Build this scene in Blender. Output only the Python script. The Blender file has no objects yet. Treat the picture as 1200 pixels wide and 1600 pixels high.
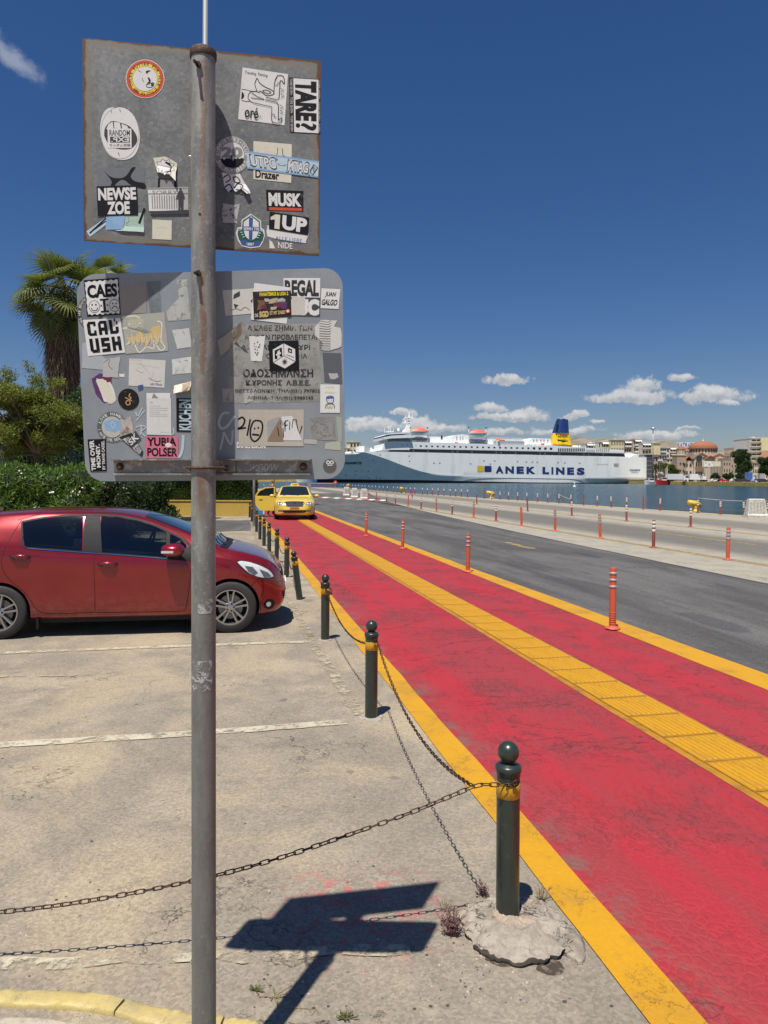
import bpy,bmesh,math,random
import numpy as np
from mathutils import Vector,Matrix,noise,geometry
from mathutils.bvhtree import BVHTree
R=math.radians
random.seed(7);np.random.seed(7)
S=bpy.context.scene
COL=S.collection
# ------------------------------------------------------------------ camera, sky, sun, exposure
EYE=1.8;FOC=1100.0;HOR=748.0;ROLL=R(0.3)
cam_data=bpy.data.cameras.new('camera');cam=bpy.data.objects.new('camera',cam_data);COL.objects.link(cam)
cam_data.sensor_fit='VERTICAL';cam_data.lens=24.0;cam_data.sensor_height=24.0*1600/FOC
cam_data.sensor_width=cam_data.sensor_height*.75
cam_data.shift_y=-(800-HOR)/1600.0
cam_data.clip_start=0.05;cam_data.clip_end=20000
cam.matrix_world=Matrix.Translation((0,0,EYE))@Matrix.Rotation(R(90),4,'X')@Matrix.Rotation(ROLL,4,'Z')
S.camera=cam
SUNV=Vector((-.15,-.345,1)).normalized()
SUN_EL=math.asin(SUNV.z)
world=bpy.data.worlds.new('World');S.world=world;world.use_nodes=True
class NT:
    def __init__(s,tree):
        s.t=tree;s.n=tree.nodes;s.l=tree.links
    def node(s,typ,**kw):
        n=s.n.new(typ)
        for k,v in kw.items():setattr(n,k,v)
        return n
    def put(s,sock,v):
        if v is None:return
        if isinstance(v,bpy.types.NodeSocket):s.l.new(v,sock)
        else:
            if sock.type=='RGBA' and len(v)==3:v=(*v,1)
            sock.default_value=v
    def m(s,op,a,b=None,c=None,clamp=False):
        n=s.node('ShaderNodeMath',operation=op,use_clamp=clamp)
        s.put(n.inputs[0],a);s.put(n.inputs[1],b);s.put(n.inputs[2],c)
        return n.outputs[0]
    def vm(s,op,a,b=None,sc=None):
        n=s.node('ShaderNodeVectorMath',operation=op)
        s.put(n.inputs[0],a)
        if b is not None:s.put(n.inputs[1],b)
        if sc is not None:s.put(n.inputs['Scale'],sc)
        return n.outputs[0]
    def mix(s,f,a,b,mode='MIX'):
        n=s.node('ShaderNodeMix',data_type='RGBA',blend_type=mode)
        s.put(n.inputs[0],f);s.put(n.inputs[6],a);s.put(n.inputs[7],b)
        return n.outputs[2]
    def noise(s,vec,scale,detail=4,rough=.55,dist=0.0,col=False):
        n=s.node('ShaderNodeTexNoise');s.put(n.inputs['Vector'],vec)
        n.inputs['Scale'].default_value=scale;n.inputs['Detail'].default_value=detail
        n.inputs['Roughness'].default_value=rough;n.inputs['Distortion'].default_value=dist
        return n.outputs[1 if col else 0]
    def vor(s,vec,scale,feature='F1',out=0,rnd=1.0):
        n=s.node('ShaderNodeTexVoronoi',feature=feature);s.put(n.inputs['Vector'],vec)
        n.inputs['Scale'].default_value=scale;n.inputs['Randomness'].default_value=rnd
        return n.outputs[out]
    def ramp(s,f,a,b,smooth=True):
        n=s.node('ShaderNodeMapRange',interpolation_type='SMOOTHSTEP' if smooth else 'LINEAR')
        s.put(n.inputs[0],f);n.inputs[1].default_value=a;n.inputs[2].default_value=b
        return n.outputs[0]
    def sep(s,v):
        n=s.node('ShaderNodeSeparateXYZ');s.put(n.inputs[0],v);return n.outputs
    def comb(s,x,y,z):
        n=s.node('ShaderNodeCombineXYZ')
        s.put(n.inputs[0],x);s.put(n.inputs[1],y);s.put(n.inputs[2],z);return n.outputs[0]
    def bump(s,h,strength=.3,dist=.01,normal=None):
        n=s.node('ShaderNodeBump');s.put(n.inputs['Height'],h)
        n.inputs['Strength'].default_value=strength;n.inputs['Distance'].default_value=dist
        if normal is not None:s.put(n.inputs['Normal'],normal)
        return n.outputs[0]
w=NT(world.node_tree)
bg=w.n['Background'];bg.inputs['Strength'].default_value=0.05
sky=w.node('ShaderNodeTexSky',sky_type='NISHITA',sun_disc=False)
sky.sun_elevation=SUN_EL;sky.sun_rotation=math.atan2(SUNV.x,SUNV.y)
sky.altitude=0;sky.air_density=1.15;sky.dust_density=0.25;sky.ozone_density=4.5
geo=w.node('ShaderNodeNewGeometry')
dirv=w.vm('NORMALIZE',w.node('ShaderNodeTexCoord').outputs['Generated'])
dx,dy,dz=w.sep(dirv)[0:3]
az=w.m('ARCTAN2',dx,dy);el=w.m('ARCSINE',dz)
def pxdir(px,py):
    ddx=px-600;ddy=py-HOR
    X=(ddx+ROLL*ddy)/FOC;Z=-(ddy-ROLL*ddx)/FOC
    return math.atan(X),math.atan(Z/math.sqrt(1+X*X))
CL=[(789,592,40,12),(1000,597,30,16),(985,617,72,16),(1118,612,52,17),(1068,586,22,9),
      (1135,630,20,6),(768,636,28,10),(818,646,46,16),(790,650,60,10),(900,648,24,8),
      (1020,677,62,9),(880,672,60,8),(655,660,45,18),(585,664,62,12),(560,656,30,8),(695,668,45,10),
      (790,674,40,7),(1070,668,20,4),(1180,690,30,5),(930,660,10,4),(630,645,28,7)]
pert=w.noise(dirv,28,7,.62,col=True)
pv=w.sep(w.vm('SUBTRACT',pert,(.5,.5,.5)))
azp=w.m('ADD',az,w.m('MULTIPLY',pv[0],.05));elp=w.m('ADD',el,w.m('MULTIPLY',pv[1],.026))
acc=None;hacc=None
for(px,py,rx,ry)in CL:
    a0,e0=pxdir(px,py)
    rx_=rx*.99/FOC;ry_=ry*1.06/FOC
    u=w.m('MULTIPLY',w.m('SUBTRACT',azp,a0),1/rx_);v=w.m('MULTIPLY',w.m('SUBTRACT',elp,e0-.35*ry_),1/ry_)
    v2=w.m('MULTIPLY',v,w.m('ADD',1.0,w.m('MULTIPLY',w.m('LESS_THAN',v,0),.9)))
    d=w.m('SUBTRACT',1.0,w.m('SQRT',w.m('ADD',w.m('MULTIPLY',u,u),w.m('MULTIPLY',v2,v2))))
    acc=d if acc is None else w.m('MAXIMUM',acc,d)
    hh=w.m('MULTIPLY',w.m('MAXIMUM',d,0),v)
    hacc=hh if hacc is None else w.m('ADD',hacc,hh)
fine=w.noise(dirv,95,6,.65)
dens=w.ramp(w.m('ADD',acc,w.m('MULTIPLY',w.m('SUBTRACT',fine,.5),1.1)),-.04,.36)
a0,e0=pxdir(20,88)
ru=w.m('SUBTRACT',azp,a0);rv=w.m('SUBTRACT',elp,e0)
cs,sn=math.cos(R(28)),math.sin(R(28))
uu=w.m('MULTIPLY',w.m('SUBTRACT',w.m('MULTIPLY',ru,cs),w.m('MULTIPLY',rv,sn)),1/.055)
vv=w.m('MULTIPLY',w.m('ADD',w.m('MULTIPLY',ru,sn),w.m('MULTIPLY',rv,cs)),1/.016)
wd=w.m('SUBTRACT',1.0,w.m('SQRT',w.m('ADD',w.m('MULTIPLY',uu,uu),w.m('MULTIPLY',vv,vv))))
wisp=w.m('MULTIPLY',w.ramp(w.m('ADD',wd,w.m('SUBTRACT',w.noise(dirv,60,7,.7),.5)),.0,.9),.5)
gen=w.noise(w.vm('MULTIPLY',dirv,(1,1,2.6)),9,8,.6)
fill_mask=w.m('MULTIPLY',w.ramp(w.m('ABSOLUTE',az),.55,.75),w.m('MULTIPLY',w.ramp(el,.01,.06),w.ramp(el,.75,.45)))
fill_clouds=w.m('MULTIPLY',w.ramp(gen,.50,.64),fill_mask)  # unseen clouds beside and behind the camera, enlarged to whiten the shadow fill
skyc=sky.outputs[0]
hsv=w.node('ShaderNodeHueSaturation');w.put(hsv.inputs['Color'],skyc)
hsv.inputs['Hue'].default_value=.5;hsv.inputs['Saturation'].default_value=1.22;hsv.inputs['Value'].default_value=1.0
skyc=w.vm('MULTIPLY',hsv.outputs[0],(.91,.915,1.12))
shade=w.ramp(w.m('ADD',hacc,w.m('MULTIPLY',w.m('SUBTRACT',fine,.5),.9)),-.32,.5)
ccol=w.mix(shade,(6.4,6.7,7.4),(12.0,12.0,11.8))
skyc=w.mix(w.m('MULTIPLY',dens,.88),skyc,ccol)
skyc=w.mix(wisp,skyc,(8.5,9.0,10.2))
skyc=w.mix(w.m('MULTIPLY',fill_clouds,.85),skyc,(8.4,8.4,8.6))
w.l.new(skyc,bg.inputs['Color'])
sun_d=bpy.data.lights.new('sun','SUN');sun_d.energy=5.0;sun_d.angle=R(.53);sun_d.color=(1,.945,.865)
sun=bpy.data.objects.new('sun',sun_d);COL.objects.link(sun)
sun.rotation_euler=SUNV.to_track_quat('Z','Y').to_euler()
vs=S.view_settings
vs.view_transform='Standard';vs.look='None';vs.exposure=0.3;vs.gamma=1.0;vs.use_curve_mapping=False
# ------------------------------------------------------------------ helpers
def at(px,py,Y):
    ddx=px-600;ddy=py-HOR
    return Vector(((ddx+ROLL*ddy)*Y/FOC,Y,EYE-(ddy-ROLL*ddx)*Y/FOC))
def gnd(px,py,z=0.0):
    ddx=px-600;ddy=py-HOR
    Y=(EYE-z)*FOC/(ddy-ROLL*ddx)
    return Vector(((ddx+ROLL*ddy)*Y/FOC,Y,z))
def ray(px,py):
    return at(px,py,1.0)-Vector((0,0,EYE))
def lin(c):
    return tuple(((x/12.92)if x<=.04045 else((x+.055)/1.055)**2.4)for x in c)
def hexl(h):
    return lin(tuple(int(h[i:i+2],16)/255 for i in(0,2,4)))
def tag(o,label=None,cat=None,group=None,kind=None):
    if label:o['label']=label
    if cat:o['category']=cat
    if group:o['group']=group
    if kind:o['kind']=kind
    return o
def thing(name,label,cat,loc=(0,0,0),rz=0.0,group=None):
    o=bpy.data.objects.new(name,None);COL.objects.link(o)
    o.empty_display_size=.1
    o.location=loc;o.rotation_euler=(0,0,rz)
    return tag(o,label,cat,group)
def copy_tree(o,parent=None):
    c=o.copy();COL.objects.link(c);c.parent=parent
    for ch in o.children:copy_tree(ch,c)
    return c
def inst(name,src,parent=None,mat4=None):
    c=bpy.data.objects.new(name,src if isinstance(src,bpy.types.Mesh)else src.data);COL.objects.link(c);c.parent=parent
    if mat4 is not None:c.matrix_local=mat4
    return c
class MB:
    def __init__(s):s.v=[];s.f=[];s.c=[];s.mi=[];s.cm=0
    def add(s,vs_,fs_,col=None):
        b=len(s.v);s.v.extend([tuple(p)for p in vs_])
        for f in fs_:s.f.append(tuple(b+i for i in f));s.c.append(col);s.mi.append(s.cm)
        return s
    def box(s,x0,x1,y0,y1,z0,z1,col=None,M=None):
        p=[Vector((x,y,z))for z in(z0,z1)for y in(y0,y1)for x in(x0,x1)]
        if M is not None:p=[M@q for q in p]
        return s.add(p,[(0,2,3,1),(4,5,7,6),(0,1,5,4),(2,6,7,3),(0,4,6,2),(1,3,7,5)],col)
    def tube(s,pts,r,n=8,caps=True,col=None):
        pts=[Vector(p)for p in pts];rs=r if isinstance(r,(list,tuple))else[r]*len(pts)
        vv=[];ff=[];up=None
        for i,p in enumerate(pts):
            d=(pts[min(i+1,len(pts)-1)]-pts[max(i-1,0)]).normalized()
            if up is None:up=d.orthogonal().normalized()
            up=(up-d*up.dot(d))
            up=up.normalized()if up.length>1e-6 else d.orthogonal().normalized()
            sd=d.cross(up)
            for k in range(n):
                a=2*math.pi*k/n
                vv.append(p+(up*math.cos(a)+sd*math.sin(a))*rs[i])
        for i in range(len(pts)-1):
            for k in range(n):
                a=i*n+k;b=i*n+(k+1)%n
                ff.append((a,b,b+n,a+n))
        if caps:ff.append(tuple(range(n-1,-1,-1)));ff.append(tuple(range((len(pts)-1)*n,len(pts)*n)))
        return s.add(vv,ff,col)
    def lathe(s,prof,n=16,M=None,col=None,cap=True):
        vv=[];ff=[]
        for(r,z)in prof:
            for k in range(n):
                a=2*math.pi*k/n;p=Vector((r*math.cos(a),r*math.sin(a),z))
                vv.append(M@p if M is not None else p)
        for i in range(len(prof)-1):
            for k in range(n):
                a=i*n+k;b=i*n+(k+1)%n;ff.append((a,b,b+n,a+n))
        if cap:
            ff.append(tuple(range(n-1,-1,-1)));ff.append(tuple(range((len(prof)-1)*n,len(prof)*n)))
        return s.add(vv,ff,col)
    def prism(s,poly,z0,z1,M=None,col=None):
        n=len(poly);vv=[Vector((x,y,z0))for x,y in poly]+[Vector((x,y,z1))for x,y in poly]
        if M is not None:vv=[M@q for q in vv]
        return s.add(vv,[tuple(range(n-1,-1,-1)),tuple(range(n,2*n))]+[(i,(i+1)%n,n+(i+1)%n,n+i)for i in range(n)],col)
    def mesh(s,name):
        me=bpy.data.meshes.new(name);me.from_pydata(s.v,[],s.f)
        if any(c is not None for c in s.c):
            at_=me.color_attributes.new('Col','FLOAT_COLOR','CORNER')
            arr=np.empty((len(me.loops),4),dtype=np.float32);k=0
            for f,c in zip(s.f,s.c):
                arr[k:k+len(f)]=(*(c or(.5,.5,.5)),1);k+=len(f)
            at_.data.foreach_set('color',arr.ravel())
        return me
    def build(s,name,mats,parent=None,smooth=False,world=False,angle=None):
        me=s.mesh(name)
        for m_ in(mats if isinstance(mats,(list,tuple))else[mats]):me.materials.append(m_)
        if any(s.mi):me.polygons.foreach_set('material_index',s.mi)
        if smooth:me.polygons.foreach_set('use_smooth',[True]*len(me.polygons))
        if angle is not None:me.set_sharp_from_angle(angle=angle)
        o=bpy.data.objects.new(name,me);COL.objects.link(o)
        if parent is not None:
            o.parent=parent
            if world:me.transform(wm(parent).inverted())
        return o
def wm(o):
    M=Matrix.LocRotScale(o.location,o.rotation_euler,o.scale)
    return wm(o.parent)@M if o.parent else M
def recalc(o):
    bm=bmesh.new();bm.from_mesh(o.data);bmesh.ops.recalc_face_normals(bm,faces=bm.faces);bm.to_mesh(o.data);bm.free();return o
def npmesh(name,V,F,mats,parent=None,col=None,smooth=False):
    me=bpy.data.meshes.new(name);nf,k=F.shape
    me.vertices.add(len(V));me.vertices.foreach_set('co',V.astype(np.float32).ravel())
    me.loops.add(nf*k);me.loops.foreach_set('vertex_index',F.astype(np.int32).ravel())
    me.polygons.add(nf);me.polygons.foreach_set('loop_start',np.arange(0,nf*k,k,dtype=np.int32))
    me.update(calc_edges=True)
    if col is not None:
        a=me.color_attributes.new('Col','FLOAT_COLOR','CORNER')
        cc=np.ones((nf,k,4),np.float32);cc[:,:,:3]=col[:,None,:];a.data.foreach_set('color',cc.ravel())
    for m_ in(mats if isinstance(mats,(list,tuple))else[mats]):me.materials.append(m_)
    if smooth:me.polygons.foreach_set('use_smooth',[True]*nf)
    o=bpy.data.objects.new(name,me);COL.objects.link(o);o.parent=parent
    return o
def crv(keys,x):
    """Catmull style interpolation of (x, value) keys, linear slopes limited"""
    n=len(keys)
    if x<=keys[0][0]:return keys[0][1]
    if x>=keys[-1][0]:return keys[-1][1]
    for i in range(n-1):
        if x<=keys[i+1][0]:break
    def sl(j):
        if j<=0:return(keys[1][1]-keys[0][1])/(keys[1][0]-keys[0][0])
        if j>=n-1:return(keys[-1][1]-keys[-2][1])/(keys[-1][0]-keys[-2][0])
        a=(keys[j][1]-keys[j-1][1])/(keys[j][0]-keys[j-1][0]);b=(keys[j+1][1]-keys[j][1])/(keys[j+1][0]-keys[j][0])
        return 0 if a*b<=0 else 2*a*b/(a+b)
    x0,y0=keys[i];x1,y1=keys[i+1];h=x1-x0;t=(x-x0)/h
    return(2*t**3-3*t*t+1)*y0+(t**3-2*t*t+t)*h*sl(i)+(-2*t**3+3*t*t)*y1+(t**3-t*t)*h*sl(i+1)
def spline(P,n=12):
    P=[Vector(p)for p in P];out=[]
    for i in range(len(P)-1):
        p0=P[max(i-1,0)];p1=P[i];p2=P[i+1];p3=P[min(i+2,len(P)-1)]
        for k in range(n):
            t=k/n
            out.append(.5*((2*p1)+(p2-p0)*t+(2*p0-5*p1+4*p2-p3)*t*t+(3*p1-p0-3*p2+p3)*t**3))
    out.append(P[-1]);return out
# ------------------------------------------------------------------ materials
MATS={}
def newmat(name):
    m_=bpy.data.materials.new(name);m_.use_nodes=True;t=NT(m_.node_tree);return m_,t,t.n['Principled BSDF']
def pm(name,c,rough=.6,metal=0.0,var=.12,scale=4.0,bump=0.0,bscale=None,c2=None,t2=(.5,.62),coat=0.0,attr=False,spec=None,trans=0.0):
    if name in MATS:return MATS[name]
    m_,t,b=newmat(name)
    co=t.node('ShaderNodeTexCoord').outputs['Object']
    base=t.node('ShaderNodeAttribute',attribute_name='Col').outputs[0]if attr else(*c,1)
    n1=t.noise(co,scale,6,.6)
    k=t.m('ADD',1-var,t.m('MULTIPLY',n1,2*var))
    colr=t.vm('SCALE',base,sc=k)if attr else t.vm('SCALE',c,sc=k)
    if c2 is not None:
        f=t.ramp(t.noise(co,scale*2.3,8,.65),*t2);colr=t.mix(f,colr,c2)
    t.put(b.inputs['Base Color'],colr)
    b.inputs['Metallic'].default_value=metal;b.inputs['Coat Weight'].default_value=coat
    if spec is not None:b.inputs['Specular IOR Level'].default_value=spec
    t.put(b.inputs['Roughness'],t.m('ADD',rough-.06,t.m('MULTIPLY',t.noise(co,scale*3,3),.12)))
    if bump:t.put(b.inputs['Normal'],t.bump(t.noise(co,bscale or scale*8,6,.6),bump,.01))
    MATS[name]=m_;return m_
def leafmat(name,c1,c2,c3):
    m_,t,b=newmat(name)
    co=t.node('ShaderNodeTexCoord').outputs['Object']
    att=t.node('ShaderNodeAttribute',attribute_name='Col').outputs[0]
    r=t.sep(att)[0]
    col=t.mix(r,c1,c2);col=t.mix(t.ramp(t.noise(co,.9,4),.5,.7),col,c3)
    t.put(b.inputs['Base Color'],col);b.inputs['Roughness'].default_value=.5;b.inputs['Specular IOR Level'].default_value=.35
    tr=t.node('ShaderNodeBsdfTranslucent');t.put(tr.inputs[0],t.vm('MULTIPLY',col,(1.25,1.35,.6)))
    mx=t.node('ShaderNodeMixShader');mx.inputs[0].default_value=.3
    t.l.new(b.outputs[0],mx.inputs[1]);t.l.new(tr.outputs[0],mx.inputs[2]);t.l.new(mx.outputs[0],t.n['Material Output'].inputs[0])
    return m_
_tc={}
def glyphs(s,bold=.0,shear=0.0):
    k=(s,bold,shear)
    if k in _tc:return _tc[k]
    cu=bpy.data.curves.new('text','FONT');cu.body=s;cu.offset=bold;cu.shear=shear;cu.resolution_u=3
    ob=bpy.data.objects.new('text',cu);me=ob.to_mesh()
    v=[(p.co.x,p.co.y)for p in me.vertices];f=[tuple(q.vertices)for q in me.polygons]
    ob.to_mesh_clear();bpy.data.objects.remove(ob);bpy.data.curves.remove(cu)
    if not v:v=[(0,0),(1,0),(1,1)];f=[]
    xs=[p[0]for p in v];ys=[p[1]for p in v];x0,x1,y0,y1=min(xs),max(xs),min(ys),max(ys)
    v=[((x-x0)/max(x1-x0,1e-6),(y-y0)/max(y1-y0,1e-6))for x,y in v]
    _tc[k]=(v,f,(x1-x0)/max(y1-y0,1e-6));return _tc[k]
# ------------------------------------------------------------------ ground, road, water
RA=R(12.49)
ROADM=Matrix.Rotation(RA,4,'Z');ROADI=ROADM.inverted()
def rd(v,u,z=0.0):return ROADM@Vector((v,u,z))
def toroad(p):return ROADI@Vector(p)
def ground_material():
    m_,t,b=newmat('weathered_concrete_ground')
    co=t.node('ShaderNodeTexCoord').outputs['Object']
    x,y,z=t.sep(co)[0:3]
    big=t.noise(co,.33,5,.55);mid=t.noise(co,1.7,9,.7,.25);fine=t.noise(co,38,6,.75);grit=t.noise(co,160,3,.7)
    park=t.mix(t.ramp(mid,.38,.66),(.262,.232,.192),(.385,.335,.262))
    park=t.mix(t.m('MULTIPLY',t.ramp(big,.42,.62),.75),park,(.235,.215,.19))
    dust=t.ramp(t.noise(t.vm('MULTIPLY',co,(1.0,.8,1)),.8,6,.6,.8),.46,.64)
    park=t.mix(t.m('MULTIPLY',dust,.75),park,(.41,.345,.25))
    wear=t.ramp(t.noise(t.vm('MULTIPLY',co,(.8,1.25,1)),.7,8,.72,1.2),.54,.70)
    park=t.mix(t.m('MULTIPLY',wear,.5),park,(.155,.145,.13))
    apr=t.mix(t.ramp(mid,.3,.7),(.30,.285,.25),(.38,.36,.31))
    def lane(c,hw,s):
        d=t.m('ABSOLUTE',t.m('SUBTRACT',t.m('ADD',x,t.m('MULTIPLY',t.m('SUBTRACT',t.noise(t.vm('MULTIPLY',co,(.5,.06,1)),1.3,3),.5),1.1)),c))
        return t.m('MULTIPLY',t.ramp(d,hw,hw*.35),s)
    streak=t.m('ADD',.75,t.m('MULTIPLY',t.noise(t.vm('MULTIPLY',co,(3.5,.15,1)),1.2,5,.6),.5))
    apr=t.mix(t.m('MULTIPLY',lane(13.9,2.6,.85),streak),apr,(.125,.122,.118))
    apr=t.mix(t.m('MULTIPLY',lane(20.4,2.5,.75),streak),apr,(.15,.145,.135))
    col=t.mix(t.ramp(x,3.0,3.4),park,apr)
    speck=t.ramp(t.vor(co,30,'F1'),.13,.08)
    selr=t.ramp(t.noise(co,9,4,.7),.56,.62)
    col=t.mix(t.m('MULTIPLY',t.m('MULTIPLY',speck,selr),.6),col,(.09,.08,.07))
    agg=t.vor(co,85,'F1',1)
    col=t.vm('SCALE',t.vm('MULTIPLY',col,(.95,.92,.86)),sc=t.m('ADD',.70,t.m('MULTIPLY',fine,.38)))
    col=t.vm('SCALE',col,sc=t.m('ADD',.86,t.m('MULTIPLY',t.sep(agg)[0],.38)))
    blot=t.ramp(t.vor(t.vm('ADD',co,t.vm('SCALE',t.noise(co,6,3,col=True),sc=.14)),1.9,'F1'),.085,.055)
    col=t.mix(t.m('MULTIPLY',blot,.45),col,(.07,.065,.06))
    crk=t.m('ABSOLUTE',t.m('SUBTRACT',t.noise(co,1.15,9,.62,.4),.5))
    crack=t.m('MULTIPLY',t.ramp(crk,.0035,.0012),t.ramp(t.noise(co,.6,3),.5,.6))
    col=t.mix(t.m('MULTIPLY',crack,.85),col,(.05,.045,.04))
    pr=t.vm('DISTANCE',co,tuple(toroad(gnd(560,1395))))
    pm_=t.node('ShaderNodeVectorMath',operation='DISTANCE');t.put(pm_.inputs[0],co);t.put(pm_.inputs[1],tuple(toroad(gnd(560,1420))))
    sp=t.m('MULTIPLY',t.ramp(t.noise(co,13,8,.72),.52,.58),t.ramp(pm_.outputs['Value'],.50,.08))
    col=t.mix(t.m('MULTIPLY',sp,.6),col,(.5,.07,.09))
    t.put(b.inputs['Base Color'],col)
    b.inputs['Roughness'].default_value=.92;b.inputs['Specular IOR Level'].default_value=.25
    h=t.m('ADD',t.m('MULTIPLY',fine,.5),t.m('ADD',t.m('MULTIPLY',grit,.35),t.m('MULTIPLY',crack,-2.0)))
    h=t.m('ADD',h,t.m('MULTIPLY',mid,.35))
    t.put(b.inputs['Normal'],t.bump(h,.55,.012))
    return m_
def asphalt_material():
    m_,t,b=newmat('worn_asphalt')
    co=t.node('ShaderNodeTexCoord').outputs['Object']
    mid=t.noise(t.vm('MULTIPLY',co,(1,.22,1)),.9,7,.62,.5);fine=t.noise(co,55,5,.7)
    agg=t.vor(co,70,'F1',1)
    col=t.mix(t.ramp(mid,.32,.68),(.088,.085,.082),(.155,.15,.142))
    st=t.ramp(t.noise(t.vm('MULTIPLY',co,(2.2,.12,1)),1.0,5,.6),.52,.68)
    col=t.mix(t.m('MULTIPLY',st,.6),col,(.062,.062,.064))
    patch=t.ramp(t.noise(t.vm('MULTIPLY',co,(1,.3,1)),1.4,2,.4),.66,.70)
    col=t.mix(t.m('MULTIPLY',patch,.55),col,(.06,.062,.068))
    col=t.vm('SCALE',col,sc=t.m('ADD',.58,t.m('MULTIPLY',t.sep(agg)[0],.42)))
    spk=t.m('MULTIPLY',t.ramp(t.vor(co,60,'F1'),.2,.1),t.ramp(t.noise(co,30,2),.5,.7))
    col=t.mix(t.m('MULTIPLY',spk,.4),col,(.3,.3,.28))
    crk=t.m('ABSOLUTE',t.m('SUBTRACT',t.noise(co,.8,9,.6,.5),.5))
    crack=t.m('MULTIPLY',t.ramp(crk,.0035,.001),t.ramp(t.noise(co,.35,3),.52,.6))
    col=t.mix(crack,col,(.03,.03,.03))
    t.put(b.inputs['Base Color'],col);b.inputs['Roughness'].default_value=.85;b.inputs['Specular IOR Level'].default_value=.3
    t.put(b.inputs['Normal'],t.bump(t.m('ADD',fine,t.m('MULTIPLY',t.sep(agg)[0],.6)),.5,.008))
    return m_
def red_material():
    m_,t,b=newmat('red_cycle_lane_paint')
    co=t.node('ShaderNodeTexCoord').outputs['Object'];x,y,z=t.sep(co)[0:3]
    str_=t.noise(t.vm('MULTIPLY',co,(2.6,.16,1)),1.5,6,.6);mid=t.noise(co,1.4,8,.65,.5);fine=t.noise(co,45,5,.7)
    col=t.mix(t.ramp(str_,.36,.66),(.46,.03,.043),(.36,.045,.053))
    col=t.mix(t.m('MULTIPLY',t.ramp(mid,.48,.66),.65),col,(.24,.048,.052))
    wob=t.vm('ADD',t.vm('MULTIPLY',co,(1,.72,1)),t.vm('SCALE',t.vm('SUBTRACT',t.noise(co,9,2,col=True),(.5,.5,.5)),sc=.05))
    ed=t.vor(wob,25,'DISTANCE_TO_EDGE')
    zone=t.m('ADD',t.ramp(t.noise(co,.9,4),.45,.6),t.m('MULTIPLY',t.ramp(y,3.8,1.6),.9),clamp=True)
    zone=t.m('MULTIPLY',zone,t.ramp(y,9,2.5))
    line=t.m('MULTIPLY',t.ramp(ed,.09,.02),zone)
    cell=t.m('MULTIPLY',t.ramp(ed,.02,.22),zone)
    col=t.mix(t.m('MULTIPLY',line,.26),col,(.50,.07,.08))
    drk=t.m('MULTIPLY',t.ramp(t.noise(co,5,6,.7),.57,.66),.5)
    col=t.mix(t.m('MULTIPLY',drk,line),col,(.07,.03,.03))
    crk=t.m('ABSOLUTE',t.m('SUBTRACT',t.noise(t.vm('MULTIPLY',co,(.6,1.5,1)),.85,9,.62,.6),.5))
    crack=t.m('MULTIPLY',t.ramp(crk,.004,.001),t.ramp(t.noise(co,.5,3),.44,.56))
    mc=t.m('ABSOLUTE',t.m('SUBTRACT',t.noise(t.vm('MULTIPLY',co,(2.4,1,1)),5,7,.7),.5))
    micro=t.m('MULTIPLY',t.ramp(mc,.011,.002),t.ramp(mid,.44,.6))
    col=t.mix(t.m('MULTIPLY',micro,.5),col,(.11,.035,.035))
    col=t.mix(t.m('MULTIPLY',crack,.8),col,(.06,.02,.02))
    edge=t.m('MULTIPLY',t.ramp(x,1.80,1.54),t.ramp(t.noise(co,3.2,7,.7),.44,.62))
    col=t.mix(t.m('MULTIPLY',edge,.75),col,(.19,.135,.105))
    edge2=t.m('MULTIPLY',t.ramp(t.m('ABSOLUTE',t.m('SUBTRACT',x,3.42)),.09,.0),t.ramp(t.noise(co,6,5,.7),.42,.6))
    col=t.mix(t.m('MULTIPLY',edge2,.5),col,(.10,.04,.04))
    col=t.vm('SCALE',col,sc=t.m('ADD',.62,t.m('MULTIPLY',fine,.3)))
    t.put(b.inputs['Base Color'],col);t.put(b.inputs['Roughness'],t.m('ADD',.5,t.m('MULTIPLY',mid,.3)))
    b.inputs['Specular IOR Level'].default_value=.3
    h=t.m('ADD',t.m('MULTIPLY',cell,.45),t.m('ADD',t.m('MULTIPLY',fine,.5),t.m('MULTIPLY',t.m('ADD',crack,micro),-1.4)))
    t.put(b.inputs['Normal'],t.bump(t.m('ADD',h,t.m('MULTIPLY',mid,.7)),.5,.012))
    return m_
def paint_material(name,c,c2,worn=0.0,scale=3.0,rough=.55):
    """road paint; worn > 0 lets the ground show through in ragged patches"""
    m_,t,b=newmat(name)
    co=t.node('ShaderNodeTexCoord').outputs['Object']
    n=t.noise(co,scale,8,.68,.3);grime=t.ramp(t.noise(co,7,8,.75),.54,.70);fine=t.noise(co,60,5,.7)
    col=t.mix(t.ramp(n,.42,.72),c,c2);col=t.mix(t.m('MULTIPLY',grime,.35),col,tuple(q*.45+.04 for q in c2));col=t.vm('SCALE',col,sc=t.m('ADD',.82,t.m('MULTIPLY',fine,.36)))
    mc=t.m('ABSOLUTE',t.m('SUBTRACT',t.noise(co,4,7,.7),.5))
    col=t.mix(t.m('MULTIPLY',t.m('MULTIPLY',t.ramp(mc,.007,.002),t.ramp(n,.45,.6)),.8),col,tuple(q*.25 for q in c2))
    t.put(b.inputs['Base Color'],col);b.inputs['Roughness'].default_value=rough
    t.put(b.inputs['Normal'],t.bump(fine,.35,.006))
    if worn>0:
        tr=t.node('ShaderNodeBsdfTransparent');mx=t.node('ShaderNodeMixShader')
        f=t.ramp(t.noise(co,scale*4,9,.75),worn-.06,worn+.10)
        t.put(mx.inputs[0],f);t.l.new(b.outputs[0],mx.inputs[2]);t.l.new(tr.outputs[0],mx.inputs[1])
        t.l.new(mx.outputs[0],t.n['Material Output'].inputs[0])
    return m_
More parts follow.
